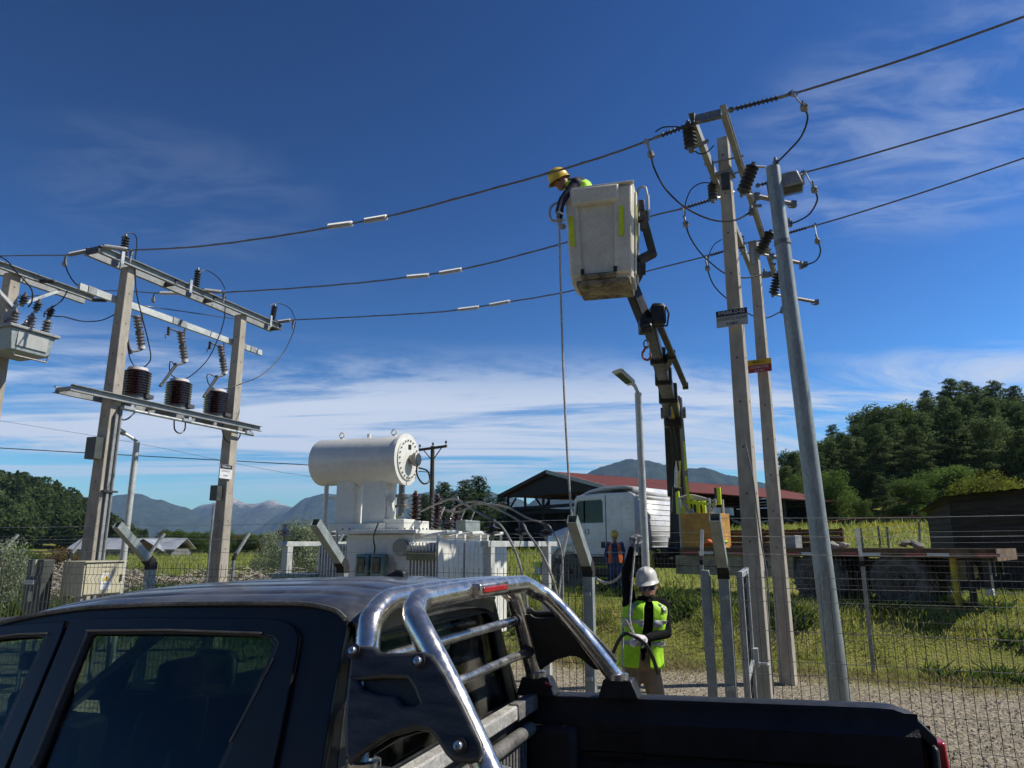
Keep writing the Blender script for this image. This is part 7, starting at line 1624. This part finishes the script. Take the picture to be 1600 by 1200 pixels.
for u, vs_ in ((-1.66, (.26, 1.02)), (-.32, (.18, .70, 1.20))):
    for v in vs_:
        wd = .5 if u < -1 else .42
        st = pbox(MB(), u - .45, u + .05, v, v + wd, .55, .72).build('seat', 'seat_cloth', pk, bevel=.04)
        MB().hexa([PU(u - .02, v, .7), PU(u + .12, v, .7), PU(u + .12, v + wd, .7), PU(u - .02, v + wd, .7)], [PU(u + .12, v + .05, 1.22), PU(u + .22, v + .05, 1.22), PU(u + .22, v + wd - .05, 1.22), PU(u + .12, v + wd - .05, 1.22)]).build('backrest', 'seat_cloth', st, bevel=.04)
        pbox(MB(), u + .13, u + .23, v + wd / 2 - .13, v + wd / 2 + .13, 1.25, 1.42).build('headrest', 'seat_cloth', st, bevel=.04)
pbox(MB(), -2.4, .15, .33, 1.45, 1.64, 1.655).build('headliner', 'seat_cloth', pk)
pbox(MB(), -2.05, -1.98, .80, 1.02, 1.42, 1.50).build('inner_mirror', 'black_plastic', pk, bevel=.015)
mr = on_plane(337, 1044, PU(0, 1.93, 1), w2)
mm = MB().box(mr, .30, .10, .225, X=r2, Y=w2).build('door_mirror', 'black_plastic', pk, bevel=.05)
MB().box(mr + r2 * .0 - w2 * .052, .25, .006, .18, X=r2, Y=w2).build('mirror_glass', 'mirror', mm, bevel=.01)
mrn = REF @ mr; MB().box(mrn, .10, .26, .2, X=r2, Y=w2).build('door_mirror', 'black_plastic', pk, bevel=.05)
# back wall and rear window
BX, BY = w2, (UP - r2 * .10).normalized(); BZ = BX.cross(BY); BO = PU(.20, 0, 1.1)
wall = [(.03, -.62), (1.75, -.62), (1.77, 0.0), (1.56, .50), (1.48, .575), (1.3, .615), (.48, .615), (.30, .575), (.22, .50), (.01, 0.0)]
hole = [(.17, .10), (1.61, .10), (1.49, .50), (1.43, .535), (.35, .535), (.29, .50)]
link('back_wall', plate([wall, hole], BO, BX, BY, BZ, .05, .006), 'paint_navy', pk); link('rear_window', plate([scaled(hole, 1.01)], BO + BZ * .004, BX, BY, BZ, .006), 'rear_glass', pk); link('rear_window_seal', plate([scaled(hole, 1.035), scaled(hole, .965)], BO + BZ * .022, BX, BY, BZ, .012, .003), 'black_plastic', pk)
# ------------------------------------------------------------------ sport bar
def hoop(ub, ut, name):
    zt, zb = 1.755, 1.30
    pts = [PU(ub, .115, zb), PU(ub + (ut - ub) * .45, .18, zb + (zt - zb) * .5), PU(ub + (ut - ub) * .80, .235, zb + (zt - zb) * .84), PU(ut + (ub - ut) * .07, .285, zt - .035), PU(ut, .36, zt - .004), PU(ut - .005, .46, zt + .004), PU(ut - .008, .89, zt + .010)]
    far = [REF @ p for p in pts[:-1]][::-1]; fine = catmull(pts + far, 8)
    return MB().tube(fine, .039, 26).build(name, 'chrome', pk, angle=60)
U1b, U1t, U2b, U2t = .325, .245, .735, .365
hoop(U1b, U1t, 'sport_bar_front_hoop'); rh = hoop(U2b, U2t, 'sport_bar_rear_hoop')
lc = PU(U2t + .035, .89, 1.765)
lt = MB().box(lc, .05, .30, .05, X=r2, Y=w2, Z=UP).build('brake_light', 'chrome_dusty', rh, bevel=.008); MB().box(lc + r2 * .024, .012, .25, .022, X=r2, Y=w2, Z=UP).build('brake_lens', 'red_lens', rh, bevel=.004)
for (z, u) in ((1.585, .272), (1.435, .312)):
    p0, p1 = PU(u, .24 if z > 1.5 else .20, z), PU(u, 1.54 if z > 1.5 else 1.58, z); MB().cyl(p0, p1, .019, n=14).build('guard_bar', 'chrome_dusty', pk)
    for p in (p0, p1): MB().cyl(p - w2 * .02, p + w2 * .02, .03, n=12).build('bar_socket', 'steel_dark', pk)
# black plastic side plates
QY = (w2 * .165 + UP * .44).normalized(); QY = (QY - Xp * QY.dot(Xp)).normalized(); QZ = Xp.cross(QY); QO = PU(.4, .11, 1.30) + QZ * .060
def qp(px, py): p = on_plane(px, py, QO, QZ) - QO; return (p.dot(Xp), p.dot(QY))
opl = [qp(x, y) for x, y in ((552, 1009), (588, 1010), (594, 1018), (606, 1021), (664, 1019), (678, 1024), (690, 1040), (725, 1100), (754, 1160), (757, 1178), (750, 1190), (735, 1194), (708, 1190), (698, 1180), (680, 1152), (668, 1142), (650, 1141), (610, 1152), (570, 1178), (548, 1196), (541, 1180), (541, 1120), (546, 1060))]
hpl = [qp(x, y) for x, y in ((561, 1064), (600, 1061), (638, 1062), (648, 1078), (656, 1098), (650, 1103), (632, 1102), (625, 1094), (618, 1088), (595, 1085), (570, 1077))]
both('side_plate', plate([opl, hpl], QO, Xp, QY, QZ, .02, .012, 3), 'plastic_scuffed'); both('side_plate_back', plate([scaled(hpl, 1.2)], QO - QZ * .013, Xp, QY, QZ, .006), 'black_plastic'); both('side_plate_back', plate([scaled(opl, .93)], QO - QZ * .05, Xp, QY, QZ, .01), 'black_plastic')
for x, y in ((558, 1020), (659, 1036), (722, 1168)):
    p = QO + Xp * qp(x, y)[0] + QY * qp(x, y)[1] + QZ * .022; me = MB().lathe([(.022, 0), (.022, .003), (.017, .004)], p, QZ, 18).mesh(); both('plate_recess', me, 'black_plastic'); me = MB().lathe([(.013, 0), (.013, .009), (.010, .014), (.004, .0145), (.004, .009), (.001, .009)], p, QZ, 14).mesh(); both('plate_bolt', me, 'chrome')
for ub, v in ((U1b + .02, .115), (U2b + .01, .115)):
    me = MB().hexa([PU(ub - .10, v - .055, 1.235), PU(ub + .09, v - .055, 1.235), PU(ub + .09, v + .055, 1.235), PU(ub - .10, v + .055, 1.235)], [PU(ub - .075, v - .045, 1.315), PU(ub + .055, v - .045, 1.315), PU(ub + .055, v + .045, 1.315), PU(ub - .075, v + .045, 1.315)]).mesh(); both('bar_foot', me, 'black_plastic', bevel=.006)
    me = MB().lathe([(.050, 0), (.050, .025), (.045, .027)], PU(ub - .015, v + .005, 1.312), UP, 24).mesh(); both('bar_collar', me, 'chrome_dusty')
# ------------------------------------------------------------------ load bed
ZR, UE = 1.235, 2.01
def rail_rows():
    rows = []
    for i in range(25):
        f = i / 24; u = .27 + (UE - .27) * f; dr = .045 * sm(.90, 1.0, f) + (.06 * max(0, (f - .97) / .03) ** 2); ins = .05 * max(0, (f - .94) / .06) ** 2; z = ZR - dr
        rows.append([PU(u, .005 + ins, z - .10), PU(u, .0 + ins, z - .025), PU(u, .012 + ins, z - .004), PU(u, .035 + ins, z), PU(u, .10, z), PU(u, .128, z - .004), PU(u, .135, z - .03), PU(u, .135, z - .055)])
    return rows
both('bed_rail', MB().grid(rail_rows()).mesh(), 'black_plastic')
def liner_rows():
    rows = []; prof = [(.135, ZR - .02), (.140, ZR - .07), (.165, ZR - .10), (.168, ZR - .22), (.150, ZR - .235), (.150, ZR - .25), (.168, ZR - .265), (.170, ZR - .34), (.185, ZR - .36), (.19, ZR - .46), (.20, .76)]
    for i in range(40):
        f = i / 39; u = .29 + (UE - .06 - .29) * f; rows.append([PU(u, v, z) for v, z in prof])
    return rows
both('bed_liner_wall', MB().grid(liner_rows()).mesh(), 'bed_liner')
for k in range(6): me = pbox(MB(), .62, .84, .150, .172, ZR - .135 - .020 * k, ZR - .125 - .020 * k).mesh(); both('liner_rib', me, 'bed_liner')
me = pbox(MB(), .30, .55, .10, .22, .76, ZR - .12).mesh(); both('liner_corner', me, 'bed_liner', bevel=.03)
for k in range(9): me = pbox(MB(), .7 + .11 * k, .76 + .11 * k, .172, .20, .78, ZR - .30).mesh(); both('liner_groove', me, 'bed_liner', bevel=.008)
low2 = [[PU(u, v, z) for z, v in ((.42, .05), (.5, .0), (.8, -.035), (1.05, -.02), (ZR - .09, .002))] for u in (.28, UE)]; both('bed_side', MB().grid(low2).mesh(), 'paint_navy')
pbox(MB(), .28, UE, .18, 1.60, .74, .77).build('bed_floor', 'bed_liner', pk)
for k in range(15): pbox(MB(), .34, UE - .08, .24 + .09 * k, .28 + .09 * k, .77, .785).build('floor_rib', 'bed_liner', pk)
pbox(MB(), .262, .30, .14, 1.64, .74, ZR - .06).build('bed_front_wall', 'bed_liner', pk)
pbox(MB(), .285, .345, .15, 1.63, ZR - .055, ZR + .005).build('headboard_rail', 'rail_grey', pk, bevel=.008); pbox(MB(), .30, .352, 1.36, 1.63, ZR - .06, ZR + .012).build('rail_end_cap', 'liner_dusty', pk, bevel=.006)
MB().cyl(PU(.335, .2, ZR - .13), PU(.335, 1.56, ZR - .13), .030, n=14).build('liner_roll', 'liner_dusty', pk)
for k in range(34): pbox(MB(), .305, .330, .22 + .039 * k, .242 + .039 * k, .79, ZR - .15).build('front_rib', 'liner_dusty', pk, bevel=.006)
pbox(MB(), UE + .01, UE + .50, .10, 1.68, .66, .72).build('tailgate', 'paint_navy', pk, bevel=.015)
me = pbox(MB(), UE - .03, UE - .004, .03, .19, .70, ZR - .13).mesh(); both('bed_end_panel', me, 'black_plastic', bevel=.02)
me = MB().tube([PU(UE - .13, .14, ZR - .22), PU(UE - .13, .145, ZR - .45), PU(UE - .12, .15, .80)], .009, 6).mesh(); both('liner_edge', me, 'liner_dusty')
me = MB().tube(catmull([PU(UE - .34, .135, ZR - .105), PU(UE - .25, .135, ZR - .115), PU(UE - .26, .13, ZR - .16), PU(UE - .16, .13, ZR - .19)], 5), .010, 6).mesh(); both('cargo_hook', me, 'galv_dull')
me = MB().box(PU(UE - .055, .15, ZR - .30), .05, .03, .02, X=r2, Y=w2).cyl(PU(UE - .04, .16, ZR - .42), PU(UE - .04, .13, ZR - .42), .018, n=10).box(PU(UE - .04, .15, ZR - .46), .07, .03, .012, X=r2, Y=w2).mesh(); both('striker', 'x' and me, 'bolt')
me = MB().hexa([PU(UE - .02, -.03, .72), PU(UE + .055, -.01, .72), PU(UE + .055, .10, .72), PU(UE - .02, .10, .72)], [PU(UE - .02, .0, ZR - .13), PU(UE + .035, .02, ZR - .13), PU(UE + .035, .10, ZR - .13), PU(UE - .02, .10, ZR - .13)]).mesh(); both('tail_lamp', me, 'red_lens', bevel=.012)
pbox(MB(), UE + .0, UE + .16, .06, 1.72, .42, .60).build('rear_bumper', 'chrome_dusty', pk, bevel=.03)
# front end (left of the picture) and wheels
rows = []
for u, z, ins in ((-2.74, 1.08, .10), (-3.1, 1.05, .12), (-3.45, .99, .16), (-3.62, .90, .22), (-3.68, .72, .26)):
    rows.append([PU(u, ins - .10, .45), PU(u, ins - .13, .75), PU(u, ins - .06, z - .06), PU(u, ins + .1, z - .005), PU(u, .6, z + .02), PU(u, 1.18, z + .02), PU(u, 1.78 - ins - .1, z - .005), PU(u, 1.78 - ins + .06, z - .06), PU(u, 1.78 - ins + .13, .75), PU(u, 1.78 - ins + .1, .45)])
MB().grid(rows).build('bonnet', 'paint_navy', pk); MB().add(rows[-1], [tuple(range(10))]).build('grille', 'black_plastic', pk); pbox(MB(), -3.78, -3.64, .1, 1.68, .40, .66).build('front_bumper', 'black_plastic', pk, bevel=.04)
for u in (-2.95, 1.05):
    for v in (.0, 1.78):
        sg = 1 if v < 1 else -1; c = PU(u, v + .02 * sg, 0); c.z = .05 + .375 - .02 + .035 * u * .0
        c.z = hfun(c.x, c.y) + .375; prof = [(.22, .0), (.30, -.01), (.355, .01), (.375, .05), (.375, .20), (.355, .24), (.22, .25)]
        w_ = MB().lathe(prof, c, w2 * sg, 32).build('wheel', 'rubber', pk); MB().lathe([(.225, .01), (.21, .05), (.08, .03), (.07, .01), (.01, .0)], c, w2 * sg, 24).build('rim', 'chrome_dusty', w_)
pbox(MB(), -3.3, 1.9, .35, 1.43, .30, .45).build('chassis', 'truck_black', pk)

# jumper leads lying in the front corner of the bed
cable('jump_lead', [PU(.40, 1.58, 1.30), PU(.42, 1.62, 1.28), PU(.36, 1.66, 1.26), PU(.38, 1.72, 1.20)], .008, 'red_lens', 'short red lead in the corner of the pickup bed behind the bar foot')
# ================================================================== the air
def haze():
    X0, X1, Y0_, Y1_, Z0, Z1 = -9000, 9000, -1500, 8000, -80, 430
    b = MB().hexa([(X0, Y0_, Z0), (X1, Y0_, Z0), (X1, Y1_, Z0), (X0, Y1_, Z0)], [(X0, Y0_, Z1), (X1, Y0_, Z1), (X1, Y1_, Z1), (X0, Y1_, Z1)])
    m = bpy.data.materials.new('haze'); m.use_nodes = True; nd, lk = m.node_tree.nodes, m.node_tree.links; nd.remove(nd['Principled BSDF'])
    v = nd.new('ShaderNodeVolumePrincipled'); v.inputs['Color'].default_value = (.42, .64, 1, 1); v.inputs['Density'].default_value = HAZE; v.inputs['Anisotropy'].default_value = 0.0
    lk.new(v.outputs[0], nd['Material Output'].inputs['Volume']); MATS['haze'] = m
    o = b.build('haze', 'haze', smooth=False); o['kind'] = 'stuff'; o['label'] = 'thin blue haze over the far mountains'; o['category'] = 'haze'
HAZE = 0.00009
haze()
